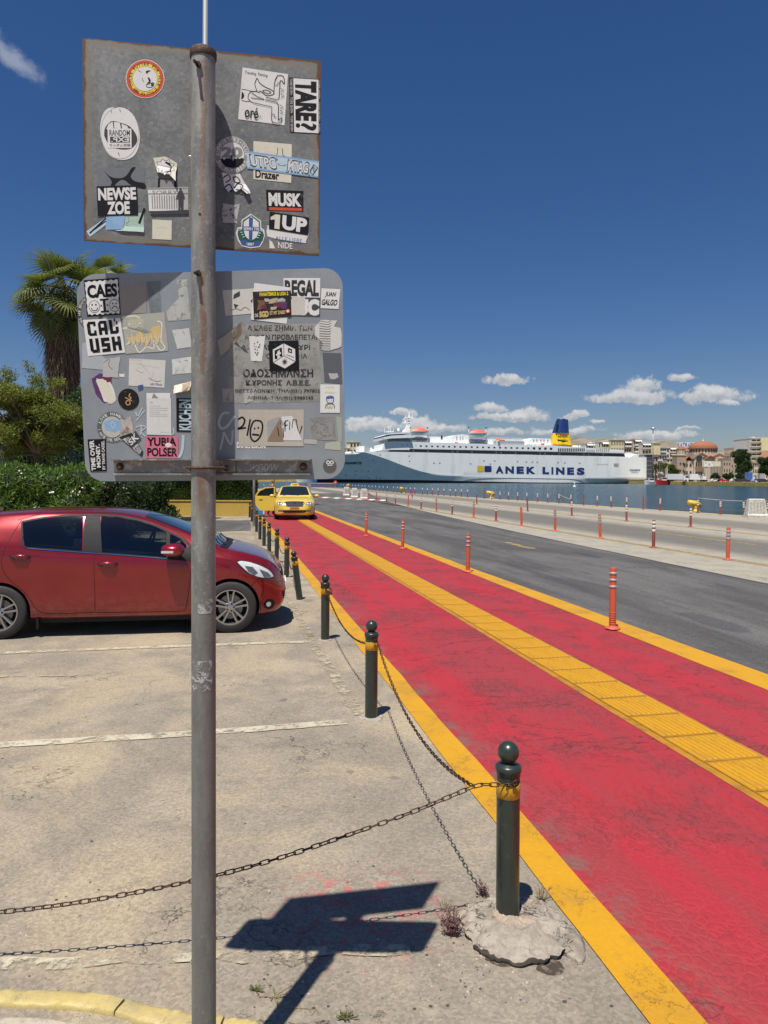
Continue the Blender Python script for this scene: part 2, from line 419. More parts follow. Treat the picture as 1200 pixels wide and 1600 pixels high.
def water_material():
    m_,t,b=newmat('harbour_water')
    co=t.node('ShaderNodeTexCoord').outputs['Object']
    cp=t.vm('MULTIPLY',co,(.55,1.3,1))
    n=t.noise(cp,.9,5,.6);n2=t.noise(cp,.12,4,.6);n3=t.noise(cp,4,3,.6)
    col=t.mix(t.ramp(n2,.35,.65),(.006,.034,.048),(.012,.052,.068))
    t.put(b.inputs['Base Color'],col);b.inputs['Roughness'].default_value=.16;b.inputs['IOR'].default_value=1.33;b.inputs['Specular IOR Level'].default_value=.26
    h=t.m('ADD',t.m('MULTIPLY',n,1.0),t.m('ADD',t.m('MULTIPLY',n2,2.2),t.m('MULTIPLY',n3,.22)))
    t.put(b.inputs['Normal'],t.bump(h,1.0,.42))
    return m_
M_ground=ground_material();M_asph=asphalt_material();M_red=red_material()
M_yel=paint_material('yellow_road_paint',(.52,.262,.004),(.42,.215,.015),0,2.2)
M_yelold=paint_material('faded_yellow_paint',(.36,.25,.085),(.26,.21,.115),.44,1.2)
M_cream=paint_material('worn_cream_paint',(.52,.47,.35),(.40,.35,.26),.43,2.0)
M_pale=paint_material('almost_gone_cream_paint',(.42,.36,.25),(.35,.30,.21),.50,2.0)
M_kerby=paint_material('weathered_yellow_kerb_paint',(.48,.38,.14),(.33,.27,.15),0,5)
M_edgey=paint_material('quay_edge_yellow',(.50,.39,.15),(.34,.28,.16),.40,1.4)
EDGE=[(1199.5,808.5),(1162,806.2),(1125,804.2),(1090,801.6),(1031,797.8),(979,794.2),(933,791),(892,788.2),(856,785.4),(808,782.2),
        (757,779.2),(721,776.6),(685,774.2),(648,772),(605,768.6),(565,765.3),(533,762.7),(497,761.8),(470,762),(421,763.6),(395,764.2)]
EDGEV=[-25,-10,0,8,14,20]
edge_w=[rd(24.1,u)for u in(-60,-30,-10,5,18)]+[gnd(px,py-.45)+Vector((.3,.3,0))for px,py in EDGE]
far_left=[edge_w[-1]+Vector((-60,2,0)),edge_w[-1]+Vector((-400,10,0))]
land=edge_w+far_left+[Vector((-400,-120,0)),Vector((rd(24.1,-120).x,-120,0))]
mb=MB();n=len(land);lr=[toroad(p)for p in land]
mb.add([(p.x,p.y,0)for p in lr]+[(p.x,p.y,-2.2)for p in lr],[tuple(range(n-1,-1,-1))[::-1]]+[(i,i+n,(i+1)%n+n,(i+1)%n)for i in range(n)])
g=mb.build('ground',M_ground);g.rotation_euler.z=RA;tag(g,kind='structure')
def strip(name,mat,v0,v1,us,z,kind='structure',wob=0.0,step=None):
    """sheet between two lateral lines (numbers or functions of u)"""
    mb=MB();V=[];us2=us
    if step:
        k=int((us[-1]-us[0])/step);us2=[us[0]+(us[-1]-us[0])*i/k for i in range(k+1)]
    for u in us2:
        a=v0(u)if callable(v0)else v0;b_=v1(u)if callable(v1)else v1
        if wob:
            a+=wob*noise.noise((a*3,u*1.3,0))+wob*.5*noise.noise((a*3,u*6,7));b_+=wob*noise.noise((b_*3,u*1.3,5))+wob*.5*noise.noise((b_*3,u*6,9))
        V+=[(a,u,z),(b_,u,z)]
    F=[(2*i,2*i+1,2*i+3,2*i+2)for i in range(len(us2)-1)]
    mb.add(V,F);o=mb.build(name,mat);o.rotation_euler.z=RA
    return tag(o,kind=kind)
asph_edge=lambda u:9.05+.0011*max(u,0)**2
strip('road',M_asph,4.60,asph_edge,[-30,85],.004,step=4)
strip('road',pm('asphalt_seam',(.05,.05,.048),.9,var=.3),lambda u:asph_edge(u)-.05,lambda u:asph_edge(u)+.04,[-30,85],.008,step=1.2,wob=.03)
strip('cycle_lane',M_red,1.50,4.59,[-6,42],.004)
bend=lambda u:0.0
strip('yellow_line',M_yel,1.37,1.555,[-6,60],.007,step=.25,wob=.012)
strip('yellow_line',M_yel,4.52,lambda u:4.80+.10*max(0,min(1,(14-u)/9)),[-6,44],.0075,step=.4,wob=.014)
strip('yellow_line',M_yelold,11.05,11.33,[-20,62],.004,step=1,wob=.03)
strip('yellow_line',M_yelold,17.1,17.36,[-20,58],.004,step=1,wob=.03)
strip('yellow_line',M_yelold,7.6,7.85,[16.9,18.8],.009,step=.5,wob=.08)
strip('yellow_line',M_yelold,14.3,14.55,[17,22],.004,step=.5,wob=.06)
for k in range(34):
    if k%1==0:
        u0=6+k*4.1
        P=rd(23.2,u0)
        def coping(u):
            best=None
            for a,b_ in zip(edge_w[:-1],edge_w[1:]):
                ra,rb=toroad(a),toroad(b_)
                if ra.y<=u<=rb.y:return ra.x+(rb.x-ra.x)*(u-ra.y)/(rb.y-ra.y)
            return None
        if coping(u0)is None or coping(u0+2.6)is None:continue
        strip('quay_edge_marking',M_edgey,lambda u:coping(u)-1.05,lambda u:coping(u)-.08,[u0,u0+2.7],.005,step=.45,wob=.05)
M_white=pm('white_road_paint',(.66,.64,.60),.7,var=.2,scale=3);M_rdl=pm('dull_red_road_paint',(.36,.10,.09),.7,var=.2)
for k in range(12):
    a=gnd(493+k*9,777.5+k*.45);b_=gnd(493+(k+1)*9-1,777.5+(k+1)*.45)
    c_=gnd(497+(k+1)*9,776.2+(k+1)*.42);d_=gnd(497+k*9,776.2+k*.42)
    o=MB().add([(*q.xy,.012)for q in(a,b_,c_,d_)],[(0,1,2,3)]).build('road_marking',M_white if k%2 else M_rdl);tag(o,kind='structure')
q=[gnd(215,836),gnd(392,829),gnd(392,813),gnd(215,813)]
o=MB().add([(*p.xy,.004)for p in q],[(0,1,2,3)]).build('asphalt_patch',M_asph);tag(o,kind='structure')
def wline(pts,wid,mat,z,name='parking_line',wob=.01):
    P=[gnd(*p)for p in pts];P2=[]
    for a,b_ in zip(P[:-1],P[1:]):
        k=max(2,int((b_-a).length/.08))
        P2+=[a+(b_-a)*i/k for i in range(k)]
    P2.append(P[-1]);V=[];F=[]
    for i,p in enumerate(P2):
        d=(P2[min(i+1,len(P2)-1)]-P2[max(i-1,0)]).normalized();nn=Vector((-d.y,d.x,0))
        w1=wid/2+wob*noise.noise(p*4)+wob*.7*noise.noise(p*14);w2=wid/2+wob*noise.noise(p*4+Vector((9,0,0)))+wob*.7*noise.noise(p*13)
        V+=[(p+nn*w1).to_tuple()[:2]+(z,),(p-nn*w2).to_tuple()[:2]+(z,)]
    F=[(2*i,2*i+1,2*i+3,2*i+2)for i in range(len(P2)-1)]
    return tag(MB().add(V,F).build(name,mat),kind='structure')
wline([(-260,1031),(0,1021),(200,1013),(486,1003)],.10,M_cream,.006)
wline([(-260,1185),(0,1165),(280,1148),(400,1140),(540,1129)],.105,M_cream,.006)
wline([(-200,1060),(120,1056)],.06,M_pale,.006)
wline([(392,815),(402,850),(430,905),(462,955),(487,1003),(520,1052),(562,1118)],.10,M_pale,.007)
wline([(300,1498),(420,1494),(560,1488),(640,1484)],.075,M_pale,.006,wob=.04);wline([(-160,1513),(0,1507),(120,1506),(230,1501),(310,1497)],.06,paint_material('crumbling_cream_paint',(.50,.45,.33),(.36,.31,.22),.50,2.6),.006,wob=.03)
wline([(180,868),(396,861)],.10,M_pale,.006);wline([(180,888),(420,882)],.08,M_pale,.006)
M_groove=paint_material('tactile_groove_yellow',(.38,.185,.006),(.30,.15,.012),0,5)
TW=.435;mb=MB();mb.box(-TW/2+.004,TW/2-.004,.004,TW-.004,0,.006)
for k in range(10):
    xx=-TW/2+.028+k*(TW-.056)/9
    mb.add([(xx-.013,.03,.006),(xx+.013,.03,.006),(xx+.013,TW-.03,.006),(xx-.013,TW-.03,.006),
            (xx-.008,.036,.0115),(xx+.008,.036,.0115),(xx+.008,TW-.036,.0115),(xx-.008,TW-.036,.0115)],
           [(4,5,6,7),(0,1,5,4),(1,2,6,5),(2,3,7,6),(3,0,4,7)])
tile_me=mb.mesh('tile');tile_me.materials.append(M_groove);tile_me.materials.append(M_yel);tile_me.polygons.foreach_set('material_index',[0]*6+[1]*(len(tile_me.polygons)-6))
tp=MB().add([(2.90,-6,.007),(3.42,-6,.007),(3.42,42,.007),(2.90,42,.007)],[(0,1,2,3)]).build('tactile_paving',paint_material('tactile_bedding_yellow',(.40,.19,.012),(.26,.12,.02),0,6));tp.rotation_euler.z=RA;tag(tp,kind='structure')
for k in range(-2,92):
    inst('tile',tile_me,tp,Matrix.Translation((3.175+random.uniform(-.003,.003),k*TW,.0074+random.uniform(0,.002)))@Matrix.Rotation(random.uniform(-.006,.006),4,'Z'))
WZ=-.5
o=MB().add([(-3500,-300,WZ),(4500,-300,WZ),(4500,3500,WZ),(-3500,3500,WZ)],[(0,1,2,3)]).build('water',water_material());tag(o,kind='structure')
M_far=pm('far_quay_concrete',(.46,.40,.29),.9,var=.25,scale=.15,c2=(.24,.22,.17));M_fary=pm('far_quay_yellow_wall',(.56,.40,.10),.85,var=.3,scale=.25,c2=(.20,.16,.10),t2=(.55,.66))
fe=[(-700,470),(150,470),(149,402),(150.5,329),(147.5,269),(146,210),(175,120),(900,120),(900,1500),(-700,1500)]
mb=MB();n=len(fe)
mb.add([(x,y,1.2)for x,y in fe]+[(x,y,-3)for x,y in fe],[tuple(range(n))[::1]])
mb.cm=1;mb.add([],[])
base=0
for i in range(n):mb.f.append((i,i+n,(i+1)%n+n,(i+1)%n));mb.c.append(None);mb.mi.append(1)
o=recalc(mb.build('far_quay',[M_far,M_fary]));tag(o,kind='structure')
def hills(name,pts,Y,depth,mat):
    V=[];F=[];n=len(pts);m_=9
    for j in range(m_):
        for i,(px,py)in enumerate(pts):
            p=at(px,py,Y);f=math.sin(j/(m_-1)*math.pi);f=f**.6
            z=max(1.0,p.z*f+(noise.fractal((px*.06,j*.6,1),.7,2,4)*9*(f>.1)))
            V.append((p.x,Y-depth+2*depth*j/(m_-1),z if 0<j<m_-1 else 0.5))
    for j in range(m_-1):
        for i in range(n-1):F.append((j*n+i,j*n+i+1,(j+1)*n+i+1,(j+1)*n+i))
    return tag(MB().add(V,F).build(name,mat,smooth=True),kind='structure')
M_hill=pm('dry_hillside',(.22,.185,.14),.95,var=.5,scale=.012,c2=(.11,.11,.07),bump=.6,bscale=.05)
hills('hills',[(700,722),(780,712),(840,704),(880,694),(900,687),(925,684),(950,687),(985,692),(1020,691),(1035,690),(1060,694),(1090,703),(1150,708),(1250,712),(1400,716)],1300,260,M_hill)
hills('hills',[(-900,725),(-400,722),(0,718),(300,720),(520,718),(570,717),(650,722),(900,724),(1300,722)],1150,200,M_hill)
# ------------------------------------------------------------------ bollards, posts, chains
M_green=pm('dark_green_bollard_paint',(.022,.032,.026),.32,var=.3,scale=14,c2=(.045,.05,.04),t2=(.55,.72),bump=.08,coat=.2)
M_band=pm('amber_reflective_tape',(.50,.26,.015),.3,var=.35,scale=25,c2=(.16,.08,.01),t2=(.6,.7))
M_rust=pm('rusty_chain_steel',(.055,.036,.026),.55,metal=.6,var=.4,scale=40,c2=(.11,.055,.03),t2=(.5,.65))
M_orange=pm('sun_faded_orange_plastic',(.52,.10,.045),.5,var=.14,scale=9,c2=(.32,.09,.05),t2=(.6,.75))
M_redbr=pm('dull_red_brown_plastic',(.26,.06,.04),.6,var=.2,scale=9)
M_refl=pm('white_reflective_band',(.72,.72,.70),.4,var=.08,scale=12)
M_refg=pm('worn_grey_band',(.34,.30,.28),.4,var=.25,scale=30)
M_black=pm('black_rubber',(.018,.018,.018),.6,var=.2,scale=10)
M_cem=pm('rough_cement',(.34,.30,.245),.95,var=.35,scale=12,c2=(.22,.19,.155),bump=1.0,bscale=45)
bz=.735
def bollard_parts(t,lean=False):
    mb=MB();mb.lathe([(.047,-.05),(.047,.60),(.046,.625)],24);mb.build('post',M_green,t,smooth=True,angle=R(40))
    mb=MB();mb.lathe([(.046,.60),(.0495,.603),(.0495,.614),(.053,.619),(.054,.628),(.053,.637),(.047,.643),(.032,.648),(.026,.654),(.02,.66)],24);mb.build('collar',M_green,t,smooth=True)
    mb=MB();mb.lathe([(.0440*math.sin(a),.692-.0440*math.cos(a))for a in[math.pi*i/14 for i in range(15)]],24,cap=False);mb.build('ball_finial',M_green,t,smooth=True)
    mb=MB();mb.lathe([(.0475,.515),(.0485,.516),(.0485,.577),(.0475,.578)],24,cap=False);mb.build('reflective_band',M_band,t,smooth=True)
    mb=MB();mb.tube([Vector((.0,-.048,.588))+Vector((.014*math.cos(a),-.010-.004*math.sin(a),.014*math.sin(a)))for a in[i*math.pi*2/10 for i in range(11)]],.0035,6,caps=False)
    mb.build('hook',M_rust,t,smooth=True)
b0=thing('bollard','nearest dark green ball-topped bollard, standing in a broken lump of concrete','bollard',(0,0,0),0,'dark green bollards along the cycle lane')
bollard_parts(b0)
BP=[(793,1441),(580,1122),(508,1000),(468.5,938),(447.5,902.6),(432,879),(420.8,863.7),(412.5,852.7),(406,842.7),(400.8,831),(397.2,821.5),(393.5,815),(390,808.5)]
BLAB=[None,'second dark green bollard from the near end, with two sagging chains hooked under its band','third dark green bollard, its band wrapped in a knot of chain',
        'leaning dark green bollard just beyond the nose of the red car','fifth dark green bollard, at the bumper of the red car','sixth dark green bollard from the near end',
        'seventh dark green bollard from the near end','eighth dark green bollard from the near end','ninth dark green bollard from the near end','tenth dark green bollard, beside the grey sign post',
        'eleventh dark green bollard, close to the open taxi door','twelfth dark green bollard, in front of the yellow planter end','farthest dark green bollard, against the yellow planter wall']
BOL=[]
for i,(px,py)in enumerate(BP):
    o=b0 if i==0 else copy_tree(b0)
    p=gnd(px,py);o.location=p if i else p+Vector((0,0,.035))
    if i==0:o.location.z=0.0
    o.rotation_euler.z=random.uniform(-.5,.5)if i>2 else(.35,.5,.2)[i]
    if i==3:o.rotation_euler=(R(-1.5),R(-8),0)
    elif i>1:o.rotation_euler.y=R(random.uniform(-1.2,1.2));o.rotation_euler.x=R(random.uniform(-1,1))
    if i:o['label']=BLAB[i]
    BOL.append(o)
def lump(name,c,rx,ry,h,mat,seed=0,n=40,rings=9,over=0.0):
    V=[];F=[]
    for j in range(rings+1):
        t_=j/rings
        for k in range(n):
            a=2*math.pi*k/n
            rr=1+.28*noise.noise((math.cos(a)*1.3+seed,math.sin(a)*1.3,0))+.12*noise.noise((math.cos(a)*4+seed,math.sin(a)*4,3))+.05*noise.noise((math.cos(a)*11+seed,math.sin(a)*11,3))
            r_=t_
            x=c[0]+rx*rr*r_*math.cos(a);y=c[1]+ry*rr*r_*math.sin(a)
            hh=h*(1-t_**5)+.010*h/.05*noise.fractal((x*9,y*9,seed),.6,2,5)*(t_<.99)
            hh+=.35*h*noise.noise((x*4,y*4,seed+4))*(1-t_)
            V.append((x,y,hh if j<rings else-.03))
    for j in range(rings):
        for k in range(n):
            F.append((j*n+k,j*n+(k+1)%n,(j+1)*n+(k+1)%n,(j+1)*n+k))
    return MB().add(V,F)
f=lump('f',(0,0),.098,.085,.012,M_cem,3,28,5)
for i in(1,2,3,4,5):
    o=(f if i else f).build('cement_collar',M_cem,smooth=True,angle=R(35));o.location=(*BOL[i].location.xy,.001);o.rotation_euler.z=i*1.3
    o.scale=(1.25 if i==1 else 1.0,)*2+(1,)
    tag(o,['','cracked ring of cement round the foot of the second bollard','ring of cement round the foot of the third bollard','broken ring of cement round the leaning bollard',
            'small cement ring round the fifth bollard foot','small cement ring round the sixth bollard foot'][i],'concrete','cement rings at the bollard feet')
def footing():
    c=BOL[0].location;V=[];F=[];n=140;rings=26
    prof=[]
    for j in range(rings+1):
        t_=j/rings
        for k in range(n):
            a=2*math.pi*k/n;ca,sa=math.cos(a),math.sin(a)
            rr=1+.16*noise.noise((ca*1.2+4,sa*1.2,2))+.10*noise.noise((ca*3.5,sa*3.5,3))+.05*noise.noise((ca*9,sa*9,5))+.025*noise.noise((ca*25,sa*25,5))
            front=max(0,-sa)**1.2
            x=c.x+.02+.215*rr*t_*ca;y=c.y-.045+(.20+.03*front)*rr*t_*sa
            h=.045*(1-.75*t_**2.5)+.020*front*t_+.013*noise.fractal((x*17,y*17,0),.7,2,6)+.014*noise.noise((x*6,y*6,9))+.014*(1-abs(noise.noise((x*9,y*9,4)))*2.2)*.5
            h+=.016*max(0,noise.noise((x*11,y*11,31)))
            V.append((x,y,h))
    base=len(V)
    for k in range(n):
        x,y,h=V[rings*n+k];V.append((x*.88+c.x*.12,y*.88+(c.y-.045)*.12,-.02))
    for j in range(rings+1-0):
        for k in range(n):
            a=j*n+k;b_=j*n+(k+1)%n
            F.append((a,b_,b_+n,a+n))
    return MB().add(V,F)
m_,t,b=newmat('broken_concrete')
co=t.node('ShaderNodeTexCoord').outputs['Object']
nn=t.noise(co,9,9,.7,.4);col=t.mix(t.ramp(nn,.35,.65),(.25,.21,.165),(.40,.355,.29));col=t.mix(t.ramp(t.noise(co,4,4),.52,.64),col,(.42,.33,.25))
crk=t.m('ABSOLUTE',t.m('SUBTRACT',t.noise(co,8,9,.62,.8),.5));cr=t.m('MULTIPLY',t.ramp(crk,.009,.002),t.ramp(t.noise(co,3,3),.42,.58))
col=t.mix(t.m('MULTIPLY',cr,.85),col,(.07,.06,.05));col=t.vm('SCALE',col,sc=t.m('ADD',.75,t.m('MULTIPLY',t.noise(co,80,4,.7),.5)))
t.put(b.inputs['Base Color'],col);b.inputs['Roughness'].default_value=.95
t.put(b.inputs['Normal'],t.bump(t.m('ADD',t.m('ADD',nn,t.m('MULTIPLY',t.noise(co,45,6,.7),.5)),t.m('MULTIPLY',cr,-.8)),.9,.02))
M_brk=m_
o=footing().build('concrete_footing',M_brk,smooth=True,angle=R(24));tag(o,'broken lump of pale concrete round the foot of the nearest bollard','concrete')
M_dirt_shade=pm('dark_dirt_and_shade',(.055,.042,.03),1.0,var=.4,scale=14,c2=(.16,.125,.09),bump=.8,bscale=60)
c0=gnd(806,1500);o=lump('d',(c0.x,c0.y),.15,.045,.005,M_dirt_shade,9,40,4).build('dirt_and_shade_patch',M_dirt_shade,smooth=True);tag(o,'painted dark shade of the hollow under the front rim of the broken footing','dirt')  # dark colour paints the shade in the cavity below the rim
c0=gnd(893,1475);o=lump('d',(c0.x,c0.y),.055,.12,.022,M_brk,19,40,8).build('concrete_chunk',M_brk,smooth=True,angle=R(35));tag(o,'cracked chunk of concrete between the broken footing and the yellow line','concrete')
c0=gnd(860,1512);o=lump('d',(c0.x,c0.y),.07,.05,.006,M_dirt_shade,29,40,4).build('dirt_and_shade_patch',M_dirt_shade,smooth=True);tag(o,'brown dirt pocket at the front right of the broken footing','dirt')
# ---- chains
mb=MB();ring=[]
L_,W_=.0125,.0078
for k in range(20):
    a=2*math.pi*k/20;x=W_*math.cos(a);z=W_*math.sin(a)
    ring.append(Vector((0,z+(L_ if z>=0 else-L_)*(1 if abs(math.sin(a))>.01 else 0),x)))
ring.append(ring[0].copy())
mb.tube(ring,.0024,6,caps=False);link_me=mb.mesh('link');link_me.materials.append(M_rust)
link_me.polygons.foreach_set('use_smooth',[True]*len(link_me.polygons))
def chain(pts,label,s=1.0,joined=False,maxn=300):
    P=spline(pts,40);pitch=.0335*s
    t_=thing('chain',label,'chain',tuple(P[0]));org=P[0].copy()
    acc=0;last=P[0];poss=[P[0]]
    for p in P[1:]:
        while(p-last).length>=pitch:last=last+(p-last).normalized()*pitch;poss.append(last)
    poss2=list(zip(poss[:-1],poss[1:]));big=MB()
    lv=[v.co.copy()for v in link_me.vertices];lf=[tuple(f.vertices)for f in link_me.polygons]
    for i,(a,b_)in enumerate(poss2):
        d=(b_-a).normalized();sd=d.cross(Vector((0,0,1))).normalized();up=sd.cross(d)
        if i%2:sd,up=up,-sd
        tw=Matrix.Rotation(random.uniform(-.3,.3),4,d)
        M=Matrix(((sd.x,d.x,up.x,0),(sd.y,d.y,up.y,0),(sd.z,d.z,up.z,0),(0,0,0,1)))
        M=Matrix.Translation((a+b_)/2-org)@tw@M@Matrix.Scale(s,4)
        if joined:big.add([M@v for v in lv],lf)
        else:inst('link',link_me,t_,M)
    if joined:tag(big.build('links',M_rust,t_,smooth=True),kind='stuff')
    return t_
def hookp(i):return BOL[i].matrix_basis@Vector((0,-.055,.578))
bpy.context.view_layer.update()
h=[BOL[i].matrix_world@Vector((0,-.052,.578))for i in range(len(BOL))]
p740=at(740,1229,2.80)
chain([h[0],at(755,1226,2.80),p740,at(600,1285,2.74),at(337,1368,2.66),at(0,1425,2.59),at(-330,1425,2.53),at(-500,1380,2.5)],'rusty chain running from the nearest bollard past the sign pole and out of frame left')
a,b_=h[1],p740
def sagp(a,b_,s,n=7):
    return[a.lerp(b_,k/n)-Vector((0,0,4*s*(k/n)*(1-k/n)))for k in range(n+1)]
chain(sagp(a+Vector((.02,0,0)),b_,.17,7),'rusty chain sagging from the second bollard to the chain at the nearest one')
chain(sagp(h[2],h[1],.18),'rusty chain sagging between the third and second bollards')
CL2=[(3,2,.22),(4,3,.24),(5,4,.24),(6,5,.2),(7,6,.25)]
NM=['third','fourth','fifth','sixth','seventh','eighth']
for i,j,s in CL2:
    if(i,j)in((3,2),):continue
    chain(sagp(h[i],h[j],s),'thin chain hanging between the %s and %s bollards'%(NM[i-2],NM[j-2]),joined=True)
P=[h[2]+Vector((.058*math.cos(a),.052+.058*math.sin(a),-.03+.05*math.sin(a*.6)))for a in[k*.5 for k in range(-4,20)]]
chain(P,'knot of chain wound round the neck of the third bollard',joined=True)
# ---- flexible orange delineator posts
def post_near(t):
    MB().lathe([(.040,.0),(.040,.70),(.036,.726),(.02,.73)],20).build('body',M_orange,t,smooth=True,angle=R(40))
    for k in range(3):
        z=.50+k*.08
        MB().lathe([(.0405,z-.018),(.0412,z-.018),(.0412,z+.02),(.0405,z+.02)],20,cap=False).build('reflective_band',M_refg,t,smooth=True)
    mb=MB()
    for k in range(6):mb.lathe([(.040,.05+k*.026),(.0425,.053+k*.026),(.0425,.064+k*.026),(.040,.067+k*.026)],18,cap=False)
    mb.build('ribs',M_orange,t,smooth=True)
    MB().lathe([(.09,0),(.092,.006),(.086,.014),(.055,.026),(.042,.034),(.04,.05)],22).build('base',M_orange,t,smooth=True,angle=R(50))
d0=thing('delineator_post','nearest orange delineator post, on the right-hand yellow line of the red lane','post',(0,0,0),0,'orange posts on the yellow line');post_near(d0)
for i,(px,py,lb)in enumerate([(957,982,0),(731,893,'second nearest orange post on the yellow line beside the road'),(629,857,'third orange post on the yellow line beside the road'),(572,837,'farthest orange post on the yellow line beside the road')]):
    o=d0 if i==0 else copy_tree(d0)
    o.location=gnd(px,py,.014);o.rotation_euler=(R(random.uniform(-1,1)),R(random.uniform(-1,1)+(1.2 if i==0 else 0)),random.random())
    if lb:o['label']=lb
def post_kind(name,label,group,body,bands,hgt=.74,r=.042):
    t_=thing('delineator_post',label,'post',(0,0,0),0,group)
    MB().lathe([(r,0),(r,hgt-.03),(r*.8,hgt)],12).build('body',body,t_,smooth=True,angle=R(50))
    for z in bands:
        MB().lathe([(r*1.02,z-.035),(r*1.05,z-.034),(r*1.05,z+.034),(r*1.02,z+.035)],12,cap=False).build('reflective_band',M_refl if bands is not G3 else M_refg,t_,smooth=True)
    MB().lathe([(.11,0),(.11,.012),(.05,.03),(r,.05)],14).build('base',body,t_,smooth=True,angle=R(50))
    return t_
G3=[.48,.56,.64];W3=[.46,.57,.67]
kg=post_kind('g','x','posts on the pale concrete strip',M_orange,G3);kw=post_kind('w','x','posts on the pale concrete strip',M_redbr,W3);kn=post_kind('n','x','posts on the pale concrete strip',M_orange,[])
row1=[(1137,875,kg),(1021,856,kw),(938,841,kg),(867.5,829.5,kg),(815,822,kn),(775,814,kw),(740,809,kg),(706.5,804,kw),(682,799.5,kg),(658,795.5,kw),(637.5,791.5,kn),(618,788,kw),(604,786,kw),(588,783,kn),(575,781.3,kn),(561,779,kn),(546.5,776.2,kn)]
used=set()
ORD=['first','second','third','fourth','fifth','sixth','seventh','eighth','ninth','tenth','eleventh','twelfth','thirteenth','fourteenth','fifteenth','sixteenth','seventeenth','eighteenth','nineteenth','twentieth']
def place(kind,px,py,label,group=None):
    o=kind if id(kind)not in used else copy_tree(kind);used.add(id(kind))
    o.location=gnd(px,py);o.rotation_euler=(R(random.uniform(-2,2)),R(random.uniform(-2,2)),random.random()*6);o['label']=label
    if group:o['group']=group
    return o
for i,(px,py,k)in enumerate(row1):
    look={id(kg):'orange post with grey bands',id(kw):'red-brown post with white bands',id(kn):'plain orange post'}[id(k)]
    place(k,px,py,'%s, %s from the right on the pale concrete strip'%(look,ORD[i]))
kd=post_kind('d','x','posts on the line nearer the quay',M_redbr,W3);kd2=post_kind('d2','x','posts on the line nearer the quay',M_redbr,[])
for i,(px,py,k)in enumerate([(1079,823,kd),(979,814.5,kd),(893.5,806,kd),(824.5,799,kd2),(745,788,kd2),(644,779,kd2)]):
    place(k,px,py,'%s from the right of the red-brown posts on the line between the two lanes'%ORD[i])
ke=post_kind('e','x','posts along the quay edge',M_redbr,W3,.78,.045);ko=post_kind('o','x','posts along the quay edge',M_redbr,[],.78,.045)
kt=post_kind('t','x','posts along the quay edge',M_redbr,[.6,.66,.72],.78,.05)
Q=[1199.5,1162.4,1125.5,1090.3,1031.3,1005.3,979,955,933,911.7,891.7,873.3,855.8,839.5,823,808.7,794.7,781.3,768.5,756.8,730.5,720.8,712,703.3,693.8,684.8,676,668,660.3,648.3,641,634,620.8,615,605,598.6,593,587,581.5,576.4,570.4,565.5,560,555.5,550.5,537,533,514,510.7,496.7,484,470,421.8,412.4,405,397.5]
def edgey(px):
    for(a,ya),(b_,yb)in zip(EDGE[:-1],EDGE[1:]):
        if b_<=px<=a:return ya+(yb-ya)*(px-a)/(b_-a)
    return EDGE[0][1]
for i,px in enumerate(Q):
    k=ko if px in(1005.3,911.7,756.8,496.7,484,470,514,510.7,405)else(kt if i>18 else ke)
    if i>=len(Q)-20:lb='%s from the left of the thin posts along the far quay edge'%ORD[len(Q)-1-i]
    elif i<20:lb='%s from the right of the banded posts along the quay edge'%ORD[i]
    else:lb='plain red-brown post in the distant stretch of the quay edge row' if k is ko else 'small white-topped post in the distant stretch of the quay edge row'
    place(k,px,edgey(px)+.1,lb)
# ------------------------------------------------------------------ sign post with two plates seen from behind
m_,t,b=newmat('galvanised_pole')
co=t.node('ShaderNodeTexCoord').outputs['Object'];x,y,z=t.sep(co)[0:3]
nn=t.noise(t.vm('MULTIPLY',co,(1,1,.25)),22,6,.65);sp=t.noise(co,90,4,.7)
col=t.mix(t.ramp(nn,.35,.65),(.20,.205,.195),(.34,.335,.30));col=t.mix(t.ramp(sp,.55,.7),col,(.42,.41,.37))
rr=t.m('ABSOLUTE',t.m('ADD',t.m('SUBTRACT',x,-.004),t.m('MULTIPLY',t.m('SUBTRACT',t.noise(t.vm('MULTIPLY',co,(1,1,.5)),12,3),.5),.02)))
def run(z0,ln,wd):return t.m('MULTIPLY',t.m('MULTIPLY',t.ramp(rr,wd,wd*.25),t.ramp(z,z0-ln,z0-ln*.45)),t.m('MULTIPLY',t.m('LESS_THAN',z,z0),t.m('LESS_THAN',y,0)))
rs=t.m('MAXIMUM',t.m('MULTIPLY',run(2.95,.75,.012),.75),t.m('MAXIMUM',run(2.37,.42,.012),t.m('MAXIMUM',t.m('MULTIPLY',run(2.1,.4,.014),.5),run(1.815,.16,.02))))
rs=t.m('MULTIPLY',rs,t.ramp(t.noise(co,30,5,.7),.25,.55))
col=t.mix(t.m('MULTIPLY',rs,.72),col,(.20,.09,.04))
low=t.ramp(z,1.75,1.2);col=t.mix(t.m('MULTIPLY',low,.6),col,(.135,.14,.135))
col=t.mix(t.m('MULTIPLY',t.ramp(t.noise(t.vm('MULTIPLY',co,(1,1,.3)),14,6,.7),.55,.68),.5),col,(.16,.13,.08))
t.put(b.inputs['Base Color'],col);b.inputs['Metallic'].default_value=.35;t.put(b.inputs['Roughness'],t.m('ADD',.42,t.m('MULTIPLY',nn,.25)))
t.put(b.inputs['Normal'],t.bump(sp,.15,.004));M_pole=m_
m_,t,b=newmat('galvanised_plate_rusty_edges')
co=t.node('ShaderNodeTexCoord').outputs['Object'];uvn=t.node('ShaderNodeUVMap').outputs[0];u,v,_=t.sep(uvn)[0:3]
d=t.m('MINIMUM',t.m('MINIMUM',u,t.m('SUBTRACT',1.0,u)),t.m('MULTIPLY',t.m('MINIMUM',v,t.m('SUBTRACT',1.0,v)),.86))
nn=t.noise(co,9,7,.65);sp=t.vor(co,120,'F1',1);fine=t.noise(co,70,5,.7)
